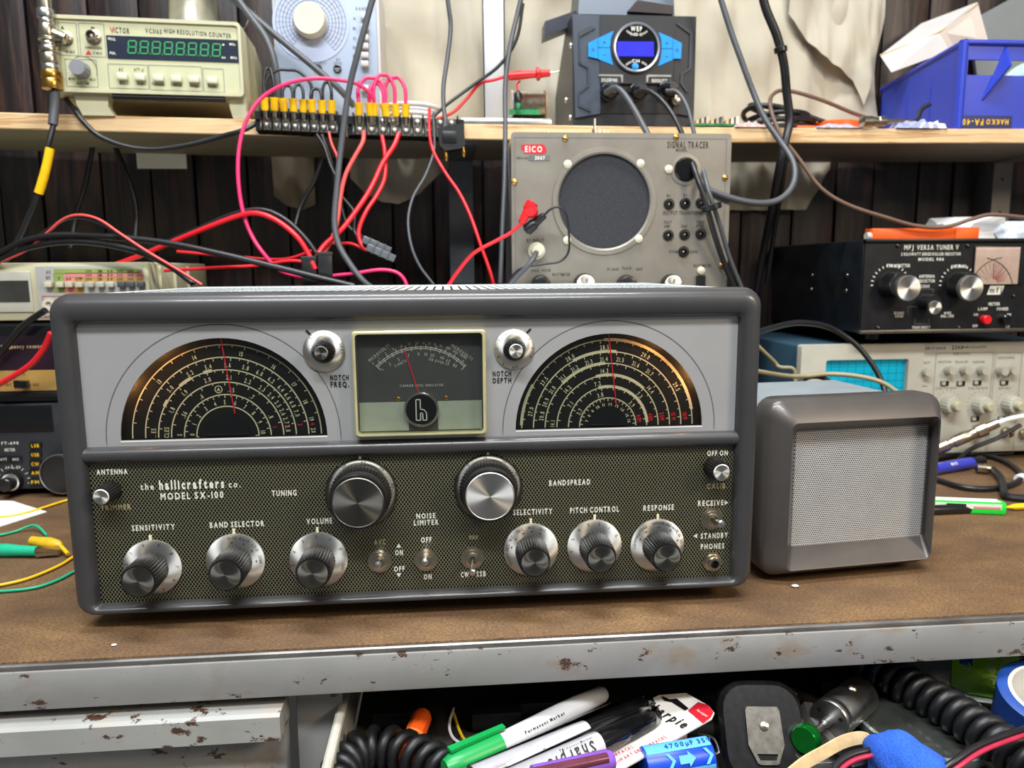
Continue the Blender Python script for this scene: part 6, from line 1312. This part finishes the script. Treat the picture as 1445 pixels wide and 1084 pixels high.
# green capped marker
t, a, b, c = marker('marker_pen', (628, 1086), (706, 1052), (853, 978), (-.070, -.069, -.064), .0085, 'green', 'white marker pen with a green cap in the open drawer')
rod(t, a, b, [(.0060, 0), (.0082, .12), (.0088, .3), (.0090, 1.0), (.0072, 1.002)], 'green', 'cap', 24)
d = (b-a).normalized(); up = V((0, 0, 1)); sd = d.cross(up).normalized(); nrm = sd.cross(d)
o = a-t.location+(b-a)*.12+nrm*.0092+sd*-.003
obj('pocket_clip', loft(G(), [[o+sd*x+nrm*y for x, y in ((-.0028, 0), (.0028, 0), (.0028, .0022), (-.0028, .0022))], [o+(b-a)*1.0+sd*x+nrm*y for x, y in ((-.0022, .0005), (.0022, .0005), (.0022, .0027), (-.0022, .0027))]]), M['green'], t)
rod(t, b, c, [(.0080, 0), (.0080, .60), (.0078, .72), (.0066, .90), (.0062, .97), (.0048, 1), (0, 1)], mat('marker white', (204, 204, 206), .35, 0, .03), 'barrel', 24)
def rtext(par, s, ctr, d, nrm, h, w_, m, nm='lettering'):           # flat print lying along direction d
    g = text(G(), s, 0, 0, 0, h, w_, bold=.022); e = nrm.cross(d)
    g.v = [tuple(ctr-par.location+d*x+e*z+nrm*.0003) for x, y, z in g.v]; return obj(nm, g, m, par)
view = (CP-(b+c)/2).normalized(); d2 = (c-b).normalized(); n2 = (view-d2*view.dot(d2)).normalized()
rtext(t, 'Permanent Marker', b+(c-b)*.36+n2*.0081, d2, (n2+V((0, 0, .25))).normalized(), .0022, .036, M['black_print'])
# black markers on a card
CARD = thing('marker_pack', 'white carded blister pack holding two black capped markers', 'package', atz(880, 1060, -.080))
cz = lambda x, y: atz(x, y, -.060-.022*(1000-x)/200*.6)
pts = [cz(908, 992), cz(930, 981), cz(968, 978), cz(1000, 996), cz(1008, 1006), cz(1004, 1014), cz(880, 1084), cz(840, 1110), cz(760, 1110)]
n_ = (pts[4]-pts[7]).cross(pts[1]-pts[7]).normalized(); n_ = n_ if n_.z > 0 else -n_
obj('card', loft(G(), [[tuple(p-CARD.location) for p in pts], [tuple(p-CARD.location-n_*.0012) for p in pts]]), M['paper'], CARD)
def onc(px, py):      # point on the card plane under a pixel
    r_ = ray(px, py); return CP+r_*((pts[7]-CP).dot(n_)/r_.dot(n_))+n_*.0004
def cpoly(nm, pp, m, lift=.0003): return obj(nm, G().add([tuple(onc(*q)+n_*lift-CARD.location) for q in pp], [tuple(range(len(pp)))]), m, CARD)
cpoly('red_corner', [(985, 992), (999, 996), (1007, 1006), (1003, 1014), (992, 1022), (971, 1004)], M['red_print'])
cpoly('hang_hole', [(934, 983), (945, 988), (955, 987), (972, 1001), (967, 1004), (948, 992), (938, 990)], M['black'])
cd_ = (onc(975, 1028)-onc(915, 1000)).normalized(); ce = n_.cross(cd_)
def ctext(s, px, py, h, w_, m, p=None, q=None):
    dd = (onc(*q)-onc(*p)).normalized() if p else cd_
    rtext(CARD, s, onc(px, py)+n_*.0003, dd, n_, h, w_, m)
ctext('Sharpie', 942, 1010, .0088, .040, M['black_print'], (915, 994), (975, 1028))
ctext('The original', 991, 1008, .0020, .011, M['white_print'], (984, 1003), (1000, 1013))
ctext('SURFACES', 877, 1063, .0030, .019, M['red_print'], (860, 1072), (893, 1056)); ctext('PLUPART DES SURFACES', 903, 1060, .0030, .046, M['red_print'], (868, 1080), (942, 1042))
mkw = mat('marker white in pack', (198, 196, 200), .3, 0, .04, 80, coat=.3)
for nm, p0, p1, p2, zz in (('marker', (668, 1100), (829, 1034), (912, 992), -.066), ('marker', (722, 1104), (846, 1050), (922, 1010), -.062)):
    a, b, c = atz(*p0, zz-.004), atz(*p1, zz), atz(*p2, zz+.002)
    k = rod(CARD, a, b, [(.0086, 0), (.0088, .9), (.0086, .985), (.0080, 1)], mkw, 'marker_barrel', 22)
    k2 = rod(CARD, b, c, [(.0078, 0), (.0080, .1), (.0074, .7), (.0058, .95), (.0035, 1), (0, 1)], 'black_gloss', 'marker_cap', 22)
    d2 = (b-a).normalized(); vw = (CP-(a+b)/2).normalized(); n2 = (vw-d2*vw.dot(d2)).normalized(); e2 = n2.cross(d2)
    if zz == -.062:
        rtext(CARD, 'Sharpie', a+(b-a)*.62+n2*.0087, -d2, n2, .0072, .036, M['black_print']); rtext(CARD, 'Permanent Marker', a+(b-a)*.70+n2*.0086+e2*.0055, d2, (n2+e2*.5).normalized(), .0018, .026, M['black_print'])
    else: rtext(CARD, 'Permanent Marker', a+(b-a)*.72+n2*.0089, d2, n2, .0022, .030, M['black_print'])
    rod(CARD, a, c+(c-b)*.06, [(.0094, 0), (.0096, .8), (.0086, .93), (.006, 1)], 'clear', 'blister', 22)
# purple clip
a, b = atz(752, 1096, -.052), atz(866, 1072, -.054); PC = thing('purple_marker', 'purple translucent pen lying across the front of the marker pack', 'marker', a)
rod(PC, a, b, [(.0066, 0), (.0070, .92), (.0055, .985), (.002, 1), (0, 1)], 'purple', 'barrel', 18)
rod(PC, a+V((0, -.003, .004)), a+(b-a)*.9+V((0, -.003, .004)), [(.0036, 0), (.0036, 1)], mat('dark window', (96, 44, 60), .2, 0, .2, 80, coat=.4), 'ink_window', 12)
# capacitor
a, b = atz(908, 1082, -.075), atz(1001, 1066, -.073); CA = thing('capacitor', 'blue electrolytic capacitor with white arrows in the open drawer', 'capacitor', a)
rod(CA, a, b, [(.0120, 0), (.0126, .03), (.0126, .97), (.0118, 1), (.0095, .985), (0, .985)], mat('capacitor blue', (20, 70, 200), .35, 0, .04), 'sleeve', 28)
d2 = (b-a).normalized(); vw = (CP-(a+b)/2).normalized(); n2 = (vw-d2*vw.dot(d2)).normalized(); e2 = n2.cross(d2)
lb = mat('capacitor pale blue', (96, 180, 236), .35, 0, .03)
def wrap(f0, f1, a0, a1, m, nm, rr_=.0128):
    g = G(); vs = []
    for i in range(9):
        an = a0+(a1-a0)*i/8; q = n2*cos(an)+e2*sin(an)
        for f in (f0, f1): vs.append(tuple(a-CA.location+(b-a)*f+q*rr_))
    g.add(vs, [(2*i, 2*i+1, 2*i+3, 2*i+2) for i in range(8)]); return obj(nm, g, m, CA)
wrap(.02, .98, .50, 1.25, lb, 'pale_stripe'); wrap(.02, .98, -.95, -.45, lb, 'pale_stripe')
rtext(CA, '4700µF 35V', a+(b-a)*.66+(n2*cos(.82)+e2*sin(.82))*.0129, d2, (n2*cos(.82)+e2*sin(.82)), .0038, .034, M['blue_tape']); rtext(CA, '85°C', a+(b-a)*.3+(n2*cos(-.7)+e2*sin(-.7))*.0129, d2, (n2*cos(-.7)+e2*sin(-.7)), .0036, .014, M['blue_tape'])
for f, sc in ((.30, .005), (.58, .0058), (.86, .005)):
    o = a-CA.location+(b-a)*f+n2*.0131
    pl = [(-1, -.45), (.1, -.45), (.1, -.85), (1, 0), (.1, .85), (.1, .45), (-1, .45)] if f == .58 else [(-.3, -1), (.2, -1), (1, 0), (.2, 1), (-.3, 1), (.5, 0)]
    obj('printed_arrow', G().add([tuple(o+d2*x*sc+e2*z*sc) for x, z in pl], [tuple(range(len(pl)))]), lb, CA)
obj('lead', tube(G(), [tuple(b-CA.location+(b-a)*-.02), tuple(b-CA.location+V((.006, .004, -.002))), tuple(atz(1014, 1060, -.074)-CA.location), tuple(atz(1006, 1042, -.07)-CA.location), tuple(atz(985, 1035, -.072)-CA.location)], .0008, 6), M['steel'], CA)
a = atz(935, 1044, -.088); g = lathe(G(), [(.018, 0), (.018, .010), (.016, .012), (0, .012)], a, (0, .1, 1), 24); obj('wood_reel', g, M['tan'], label='pale wooden disc half hidden behind the blue capacitor', cat='disc')
# tape measure
c0 = atz(1066, 1040, -.078); TM = thing('tape_measure', 'black tape measure with a bare metal belt clip in the open drawer', 'tape measure', (c0.x, c0.y, DZ), -.12)
tilt = MX.Translation(V((.002, -.004, .026))) @ MX.Rotation(-.62, 4, 'X') @ MX.Scale(.86, 4)
def tmo(nm, g, m): return obj(nm, g.tf(tilt), m, TM)
g = G(); pl = rr(.070, .080, .022, 5)
loft(g, [[(x*k, y, z*k) for x, z in pl] for y, k in ((.017, .93), (.014, 1), (-.008, 1), (-.0125, .9))]); tmo('shell', g, mat('dusty black plastic', (11, 11, 12), .3, 0, .5, 200))
g = plate(G(), [(-.0125, .019), (.0125, .019), (.0140, .016), (.0145, -.010), (.0085, -.0235), (.006, -.0245), (-.006, -.0245), (-.0085, -.0235), (-.0145, -.010), (-.0140, .016)], [[(-.0085, -.0165), (.0085, -.0165), (.0065, -.0212), (-.0065, -.0212)]], -.0150, -.0138); tmo('belt_clip', g, mat('dull clip steel', (128, 124, 116), .35, .9, .2, 200))
g = lathe(G(), [(.0038, 0), (.0034, .0014), (0, .0022)], (0, -.0150, .004), n=16); tmo('rivet', g, M['nickel'])
for x in (-.011, .013): tmo('embossed_pad', box(G(), x-.0085, x+.0085, -.0135, -.012, -.0345, -.0285, .0008), M['black'])
a = atz(1102, 990, -.074); g = box(G(), -.008, .008, -.004, .004, -.014, .012, .001).tf(MX.Translation(a) @ MX.Rotation(.4, 4, 'Y')); obj('brass_fitting', g, M['brass'], label='small brass fitting behind the tape measure', cat='fitting')
# green capped plunger tool
a, b = atz(1138, 1042, -.066), atz(1200, 992, -.074); PL = thing('plunger_tool', 'steel cylinder tool with a shiny green button in the open drawer', 'tool', a); d = (b-a); dl_ = d.length
vw = (CP-a).normalized()
rod(PL, a, b, [(.0022, 0), (.0022, .35), (.0034, .36), (.0034, .48)], 'steel', 'shaft', 14)
rod(PL, a-d*.06, a+d*.05, [(.0088, 0), (.0098, .25), (.0100, .6), (.0096, .95), (0, 1)], mat('anodised green', (14, 120, 40), .18, .7, .08, 60), 'green_button', 28)
cy = a+d*.48; k = rod(PL, cy, b+d*.25, [(.0138, 0), (.0146, .02), (.0146, .10), (.0138, .12), (.0138, .16), (.0146, .18), (.0146, .98), (.0138, 1)], 'steel', 'cylinder', 32)
x_, y_, z_ = basis(d)
for an in (.6, 2.7, 4.7):
    q = cy+(x_*cos(an)+y_*sin(an))*.0092; rod(PL, q-z_*.0003, q+z_*.0004, [(.0016, 0), (0, 1)], 'black', 'pin_hole', 10)
q = b+V((-.002, -.004, .0135)); rod(PL, q, q+V((0, -.002, .003)), [(.003, 0), (.003, .7), (.001, 1), (0, 1)], 'nickel', 'set_screw', 12)
obj('leather_scrap', tube(G(), [atz(1140, 1000, -.08), atz(1146, 1018, -.078), atz(1165, 1042, -.082), atz(1185, 1062, -.084)], [.006]*19, 6), mat('grey leather', (66, 64, 62), .6, 0, .2, 120), label='dark grey strap under the green button tool', cat='strap')
# rubber band
Pb = spline([atz(*q) for q in ((1105, 1100, -.066), (1132, 1078, -.064), (1160, 1062, -.062), (1190, 1046, -.060), (1218, 1041, -.060), (1233, 1052, -.062))], 8)
g = G(); vs = []
for p in Pb: vs += [tuple(p+V((0, .0018, .0035))), tuple(p+V((0, -.0018, -.0035))), tuple(p+V((.0012, -.0024, -.0035))), tuple(p+V((.0012, .0012, .0035)))]
obj('rubber_band', loft(g, [vs[i:i+4] for i in range(0, len(vs), 4)]), M['tan'], label='wide tan rubber band arching in front of the green button', cat='rubber band')
# round glass lid
c0 = atz(1300, 1012, -.088)
DS = thing('glass_lid', 'round glass lid lying under the right coiled cord', 'lid', c0)
obj('rim', lathe(G(), [(.052, -.004), (.053, 0), (.053, .004), (.051, .005), (.0495, .003), (.0495, -.002)], (0, 0, 0), (0, -.1, 1), 48), mat('glass rim', (120, 130, 124), .15, 0, .1, 60, coat=.8), DS)
obj('pane', lathe(G(), [(.050, .0005), (.045, .0035), (0, .005), (0, .004), (.045, .0025), (.050, -.0005)], (0, 0, 0), (0, -.1, 1), 48), mat('dark glass', (52, 54, 50), .12, 0, .2, 40, coat=.8), DS)
# lens cleaner pack
PK = thing('cleaner_pack', 'bright green lens cleaner spray pack at the back right of the open drawer', 'package', atz(1385, 984, -.088))
def pk(nm, pp, m, z0, z1, lift=0):
    v = [tuple(atz(px, py, z0+(z1-z0)*f)+V((0, -lift, lift))-PK.location) for px, py, f in pp]
    return obj(nm, loft(G(), [v, [(x, y+.003, z-.002) for x, y, z in v]]), m, PK)
pk('label', [(1341, 975, 0), (1420, 987, 0), (1440, 918, 1), (1345, 918, 1)], mat('lime label', (156, 226, 50), .3, 0, .12, 30, coat=.3), -.084, -.058)
pk('white_strip', [(1338, 984, 0), (1412, 995, 0), (1420, 988, .15), (1341, 975, .25)], M['white'], -.088, -.080)
pk('clear_sleeve', [(1262, 962, 0), (1339, 980, 0), (1345, 918, 1), (1268, 918, 1)], mat('grey film', (110, 112, 112), .2, 0, .15, 60, coat=.5), -.084, -.058)
pk('blue_logo', [(1352, 950, .42), (1371, 953, .42), (1371, 922, .95), (1353, 921, .95)], M['blue_tape'], -.084, -.058, .0012)
def pktext(s, px, py, h, w_, f):
    z = -.084+.026*f; c = atz(px, py, z)+V((0, -.002, .002)); dd = (atz(px+1, py-30, z+.010)-atz(px, py, z)).normalized(); ee = (atz(px-30, py-3, z)-atz(px, py, z)).normalized(); g = text(G(), s, 0, 0, 0, h, w_, bold=.02)
    g.v = [tuple(c-PK.location+dd*x+ee*zz) for x, y, zz in g.v]; obj('lettering', g, M['white_print'], PK)
pktext('LUC', 1362, 938, .0050, .011, .65); pktext('Lens', 1394, 944, .0085, .022, .6); pktext('Cleaner', 1412, 945, .0090, .030, .6); pktext('SPRAY', 1431, 938, .0090, .026, .6)
# blue tape roll
c0 = atz(1452, 1010, -.075); TR_ = thing('tape_roll', 'blue masking tape roll at the far right of the open drawer', 'tape', (c0.x+.014, c0.y, DZ+.002))
obj('tape', lathe(G(), [(.034, 0), (.036, .001), (.036, .045), (.034, .046), (.029, .046), (.029, 0)], (0, 0, 0), (-.12, -.25, 1), 40), M['blue_tape'], TR_); obj('core', lathe(G(), [(.029, .001), (.029, .0465), (.0265, .0465), (.0265, .001)], (0, 0, 0), (-.12, -.25, 1), 40), M['paper'], TR_)
# blue cloth
bm = bmesh.new(); bmesh.ops.create_icosphere(bm, subdivisions=4, radius=1); c0 = atz(1286, 1085, -.068)
for v in bm.verts:
    n = NZ.noise(v.co*1.6+V((5, 1, 0))); c = v.co*(1+.22*n+.03*NZ.noise(v.co*14)); v.co = V((c0.x+c.x*.027+c.z*.004-.004*(c.z > .2), c0.y+c.y*.026, max(DZ+.002, c0.z+(c.z*.022 if c.z > 0 else c.z*.03)+.012*max(0, c.z)*(-c.x))))
bm.verts.index_update(); g = G().add([v.co[:] for v in bm.verts], [[v.index for v in f.verts] for f in bm.faces]); bm.free(); obj('blue_cloth', g, M['blue_cloth'], label='fuzzy bright blue cloth bunched at the front of the open drawer', cat='cloth', sharp=3)
def pair(nm, pts, lab):
    P = [atz(*q) for q in pts]; t = thing(nm, lab, 'wire', P[0]); 
    obj('black_strand', tube(G(), [tuple(p-t.location) for p in P], .0022, 8), M['black_wire'], t, sharp=1); obj('red_strand', tube(G(), [tuple(p-t.location+V((.0012, -.0034, -.0012))) for p in P], .0016, 8), mat('dull red wire', (176, 40, 70), .4), t, sharp=1)
pair('twin_wire', [(1470, 1022, -.055), (1430, 1034, -.052), (1380, 1053, -.052), (1345, 1076, -.056), (1318, 1096, -.064)], 'black and red twin wire crossing the right coiled cord')
pair('twin_wire', [(1172, 1100, -.062), (1182, 1078, -.058), (1205, 1064, -.056), (1240, 1058, -.056), (1262, 1060, -.06)], 'black and red twin wire bending beside the blue cloth')
obj('screwdriver_box', box(G(), -.022, .022, -.012, .016, 0, .014, .002).tf(MX.Translation(atz(1222, 1085, -.082)) @ MX.Rotation(.2, 4, 'Z')), M['black'], label='small black plastic box under the twin wire in the drawer', cat='box')
a = atz(1160, 1072, -.080); obj('metal_bracket', box(G(), a.x-.018, a.x+.018, a.y-.008, a.y+.008, a.z-.002, a.z+.003, .001), M['steel'], label='small steel plate under the tan rubber band', cat='plate')
crumb = [(900, 960, 'brass')]
# dark clutter deep in the drawer so it reads full
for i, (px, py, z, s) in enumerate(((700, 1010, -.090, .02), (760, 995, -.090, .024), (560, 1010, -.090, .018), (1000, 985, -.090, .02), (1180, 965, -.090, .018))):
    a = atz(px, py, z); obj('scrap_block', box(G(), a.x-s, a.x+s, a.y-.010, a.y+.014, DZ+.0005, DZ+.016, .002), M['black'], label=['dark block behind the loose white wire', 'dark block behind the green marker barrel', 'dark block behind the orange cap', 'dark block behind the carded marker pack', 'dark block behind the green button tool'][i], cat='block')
# ------------------------------------------------------------------ bench top, left of the receiver
g = G(); P = [atz(*q, .0012) for q in ((-40, 705), (18, 707), (66, 722), (-10, 746), (-60, 750))]; obj('paper_sheet', loft(g, [[tuple(p) for p in P], [tuple(p-V((0, 0, .0008))) for p in P]]), M['paper'], label='white printed paper sheet lying under the yellow wire at left', cat='paper')
def bwire(pts, r, m, lab): return obj('clip_lead', tube(G(), [atz(q[0], q[1], q[2] if len(q) > 2 else r+.0006) for q in pts], r, 8), M[m], label=lab, cat='wire', sharp=1)
bwire([(-30, 731), (10, 729), (40, 723), (66, 715), (88, 708), (130, 696)], .0014, 'yellow_wire', 'rear yellow clip lead crossing the white paper')
bwire([(-30, 831), (5, 825), (35, 818), (62, 808), (88, 796), (104, 786), (135, 772)], .0014, 'yellow_wire', 'front yellow clip lead curving to the receiver')
bwire([(-30, 836), (10, 834), (40, 831), (62, 826), (85, 817), (106, 806), (138, 792)], .0013, 'green_wire', 'front green clip lead curving to the receiver')
bwire([(-30, 757), (0, 755), (22, 750), (40, 743, .005), (50, 742, .006), (58, 747, .004), (66, 756, .002)], .0013, 'green_wire', 'rear green clip lead ending behind the yellow clip')
a, b, c = atz(-14, 776, .006), atz(53, 778, .006), atz(84, 778, .0055); GC = thing('alligator_clip', 'green sleeved alligator clip lying at the left of the receiver', 'clip', (a.x, a.y, .0))
rod(GC, a, b, [(.003, 0), (.0058, .15), (.0062, .35), (.0052, .6), (.0047, 1), (.0040, 1)], 'green_wire', 'sleeve', 18)
d = (c-b); o = b-GC.location
for s in (1, -1): obj('jaw', loft(G(), [[tuple(o+V((0, y, s*z))) for y, z in ((-.004, .0003), (.004, .0003), (.004, .0044), (-.004, .0044))], [tuple(o+d+V((0, y, s*z))) for y, z in ((-.0026, .0), (.0026, .0), (.0026, .0022), (-.0026, .0022))]]), M['nickel'], GC)
a, b, c = atz(43, 763, .010), atz(85, 770, .008), atz(96, 782, .004); YC = thing('alligator_clip', 'yellow sleeved alligator clip resting on the green one', 'clip', (a.x, a.y, 0))
rod(YC, a, b, [(.003, 0), (.0045, .05), (.0048, .3), (.0062, .6), (.0050, .9), (.0022, 1.05)], mat('mustard', (214, 168, 30), .4, 0, .1), 'sleeve', 18); obj('wire', tube(G(), [tuple(b-YC.location), tuple((b+c)/2-YC.location), tuple(c-YC.location)], .0018, 8), M['yellow_wire'], YC)
# ------------------------------------------------------------------ bench top, right of the speaker
a, b = atz(1300, 713, .006), atz(1422, 718, .006); GL = thing('lighter', 'bright green lighter with a barcode sticker behind the speaker', 'lighter', (a.x, a.y, 0)); ln = b.x-a.x; GL.rotation_euler.z = math.atan2(b.y-a.y, ln)
obj('body', box(G(), 0, ln, -.006, .008, 0, .0135, .003), M['green_neon'], GL)
st = obj('sticker', G().add([(ln*.14, -.0045, .0138), (ln*.93, -.0045, .0138), (ln*.93, .0075, .0138), (ln*.14, .0075, .0138)], [(0, 1, 2, 3)]), M['paper'], GL); st2 = obj('sticker', box(G(), ln*.14, ln*.93, -.0063, -.006, .0062, .0118), M['paper'], GL)
g = G()
for i in range(18): x = ln*(.28+.013*i); strip(g, x, .0066, x, .0114, .0008+.0004*(i % 3), -.0065)
obj('barcode', g, M['black_print'], GL, kind='stuff'); obj('red_panel', quad(G(), ln*.60, ln*.92, .0064, .0088, -.0065), M['pink_panel'], GL)
a, b = atz(1300, 721, .0045), atz(1376, 717.5, .0045); BM = thing('pen', 'short black pen lying in front of the green lighter', 'pen', (a.x, a.y, 0))
rod(BM, a, b, [(.0052, 0), (.0056, .1), (.0056, .88), (.0050, .9), (.0050, .98), (.0046, 1), (0, 1)], 'black', 'barrel', 18)
a, b = atz(1420, 716, .004), atz(1470, 713, .004); obj('yellow_pencil', lathe(G(), [(.0006, 0), (.0034, .010), (.0036, (b-a).length)], a, b-a, 8), M['yellow'], label='yellow pencil end beside the green lighter', cat='pencil')
a, b = at(1322, 634, .372), at(1408, 597, .352); BC = thing('coaxial_connector', 'silver coaxial connector pair on white cable before the oscilloscope', 'connector', a)
rod(BC, a, b, [(.006, 0), (.0080, .02), (.0080, .18), (.0062, .20), (.0062, .26), (.0076, .27), (.0076, .50), (.0066, .52), (.0066, .64), (.0092, .65), (.0092, .80), (.0064, .82), (.0056, 1)], 'nickel', 'body', 20)
P = [b, at(1430, 590, .35), at(1490, 580, .345)]; obj('cable', tube(G(), [tuple(p-a) for p in P], .0032, 8), M['white'], BC)
obj('support_cable', tube(G(), [tuple(p-a) for p in (at(1440, 600, .37), at(1408, 618, .372), at(1370, 634, .376), atz(1350, 652, .004))], .003, 8), M['black_wire'], BC)
wire('coaxial_cable', [(1318, 644, .36), (1330, 640, .36)], 4, 'black_wire', 'black cable stub hidden beside the speaker') if 0 else None
def bw(nm, pts, r, m, lab): return obj(nm, tube(G(), [atz(*q) for q in pts], r, 8), M[m], label=lab, cat='cable', sharp=1)
bw('cable', [(1310, 650, .006), (1330, 645, .005), (1365, 641, .0045), (1400, 645, .004), (1425, 655, .004), (1440, 668, .004), (1438, 678, .004), (1420, 686, .004), (1390, 690, .004), (1360, 688, .004), (1332, 680, .004), (1310, 672, .004)], .0034, 'black_wire', 'black cable looping on the bench right of the speaker')
a, b = atz(1318, 662, .008), atz(1370, 653, .008); BP = thing('blue_plug', 'blue and black cable plug lying on the bench behind the speaker', 'plug', (a.x, a.y, 0))
rod(BP, a, b, [(.0072, 0), (.0072, 1)], mat('plug blue', (54, 62, 170), .3, 0, .05, coat=.4), 'blue_sleeve', 20); rod(BP, b, b+(b-a)*.36, [(.0068, 0), (.0066, .8), (.0050, 1)], 'black', 'boot', 18)
c = b+(b-a)*.4; e = atz(1400, 662, .007); rod(BP, atz(1378, 660, .008), e, [(.0054, 0), (.0060, .5), (.0060, .8), (.0046, 1)], 'nickel', 'ferrule', 16); obj('cable', tube(G(), [tuple(p-BP.location) for p in (e, atz(1412, 674, .006), atz(1416, 690, .006), atz(1420, 700, .005), atz(1450, 704, .005))], .0042, 8), M['rubber'], BP)
rtext(BP, 'MVS', a+(b-a)*.45+V((0, -.006, .0046)), (b-a).normalized(), V((0, -.8, .6)), .004, .012, M['white_print'])
p = atz(1436, 676, .004); obj('cable_clip', lathe(G(), [(.0046, 0), (.0052, .003), (.0052, .012), (.0046, .015)], p, (1, .6, 0), 14), M['white'], label='white collar on the black loop of cable at far right', cat='clip')
for px, py, s, lab in ((1122, 829, .0022, 'small white crumb on the bench below the speaker corner'), (161, 912, .0014, 'tiny white crumb near the bench front edge at left')):
    p = atz(px, py, 0); bm = bmesh.new(); bmesh.ops.create_icosphere(bm, subdivisions=2, radius=1); 
    for v in bm.verts: v.co = V((p.x+v.co.x*s*(1.4+.4*NZ.noise(v.co*3)), p.y+v.co.y*s, max(0, .0003+s*.5+v.co.z*s*.5)))
    bm.verts.index_update(); g = G().add([v.co[:] for v in bm.verts], [[v.index for v in f.verts] for f in bm.faces]); bm.free(); obj('crumb', g, M['white'], label=lab, cat='crumb')
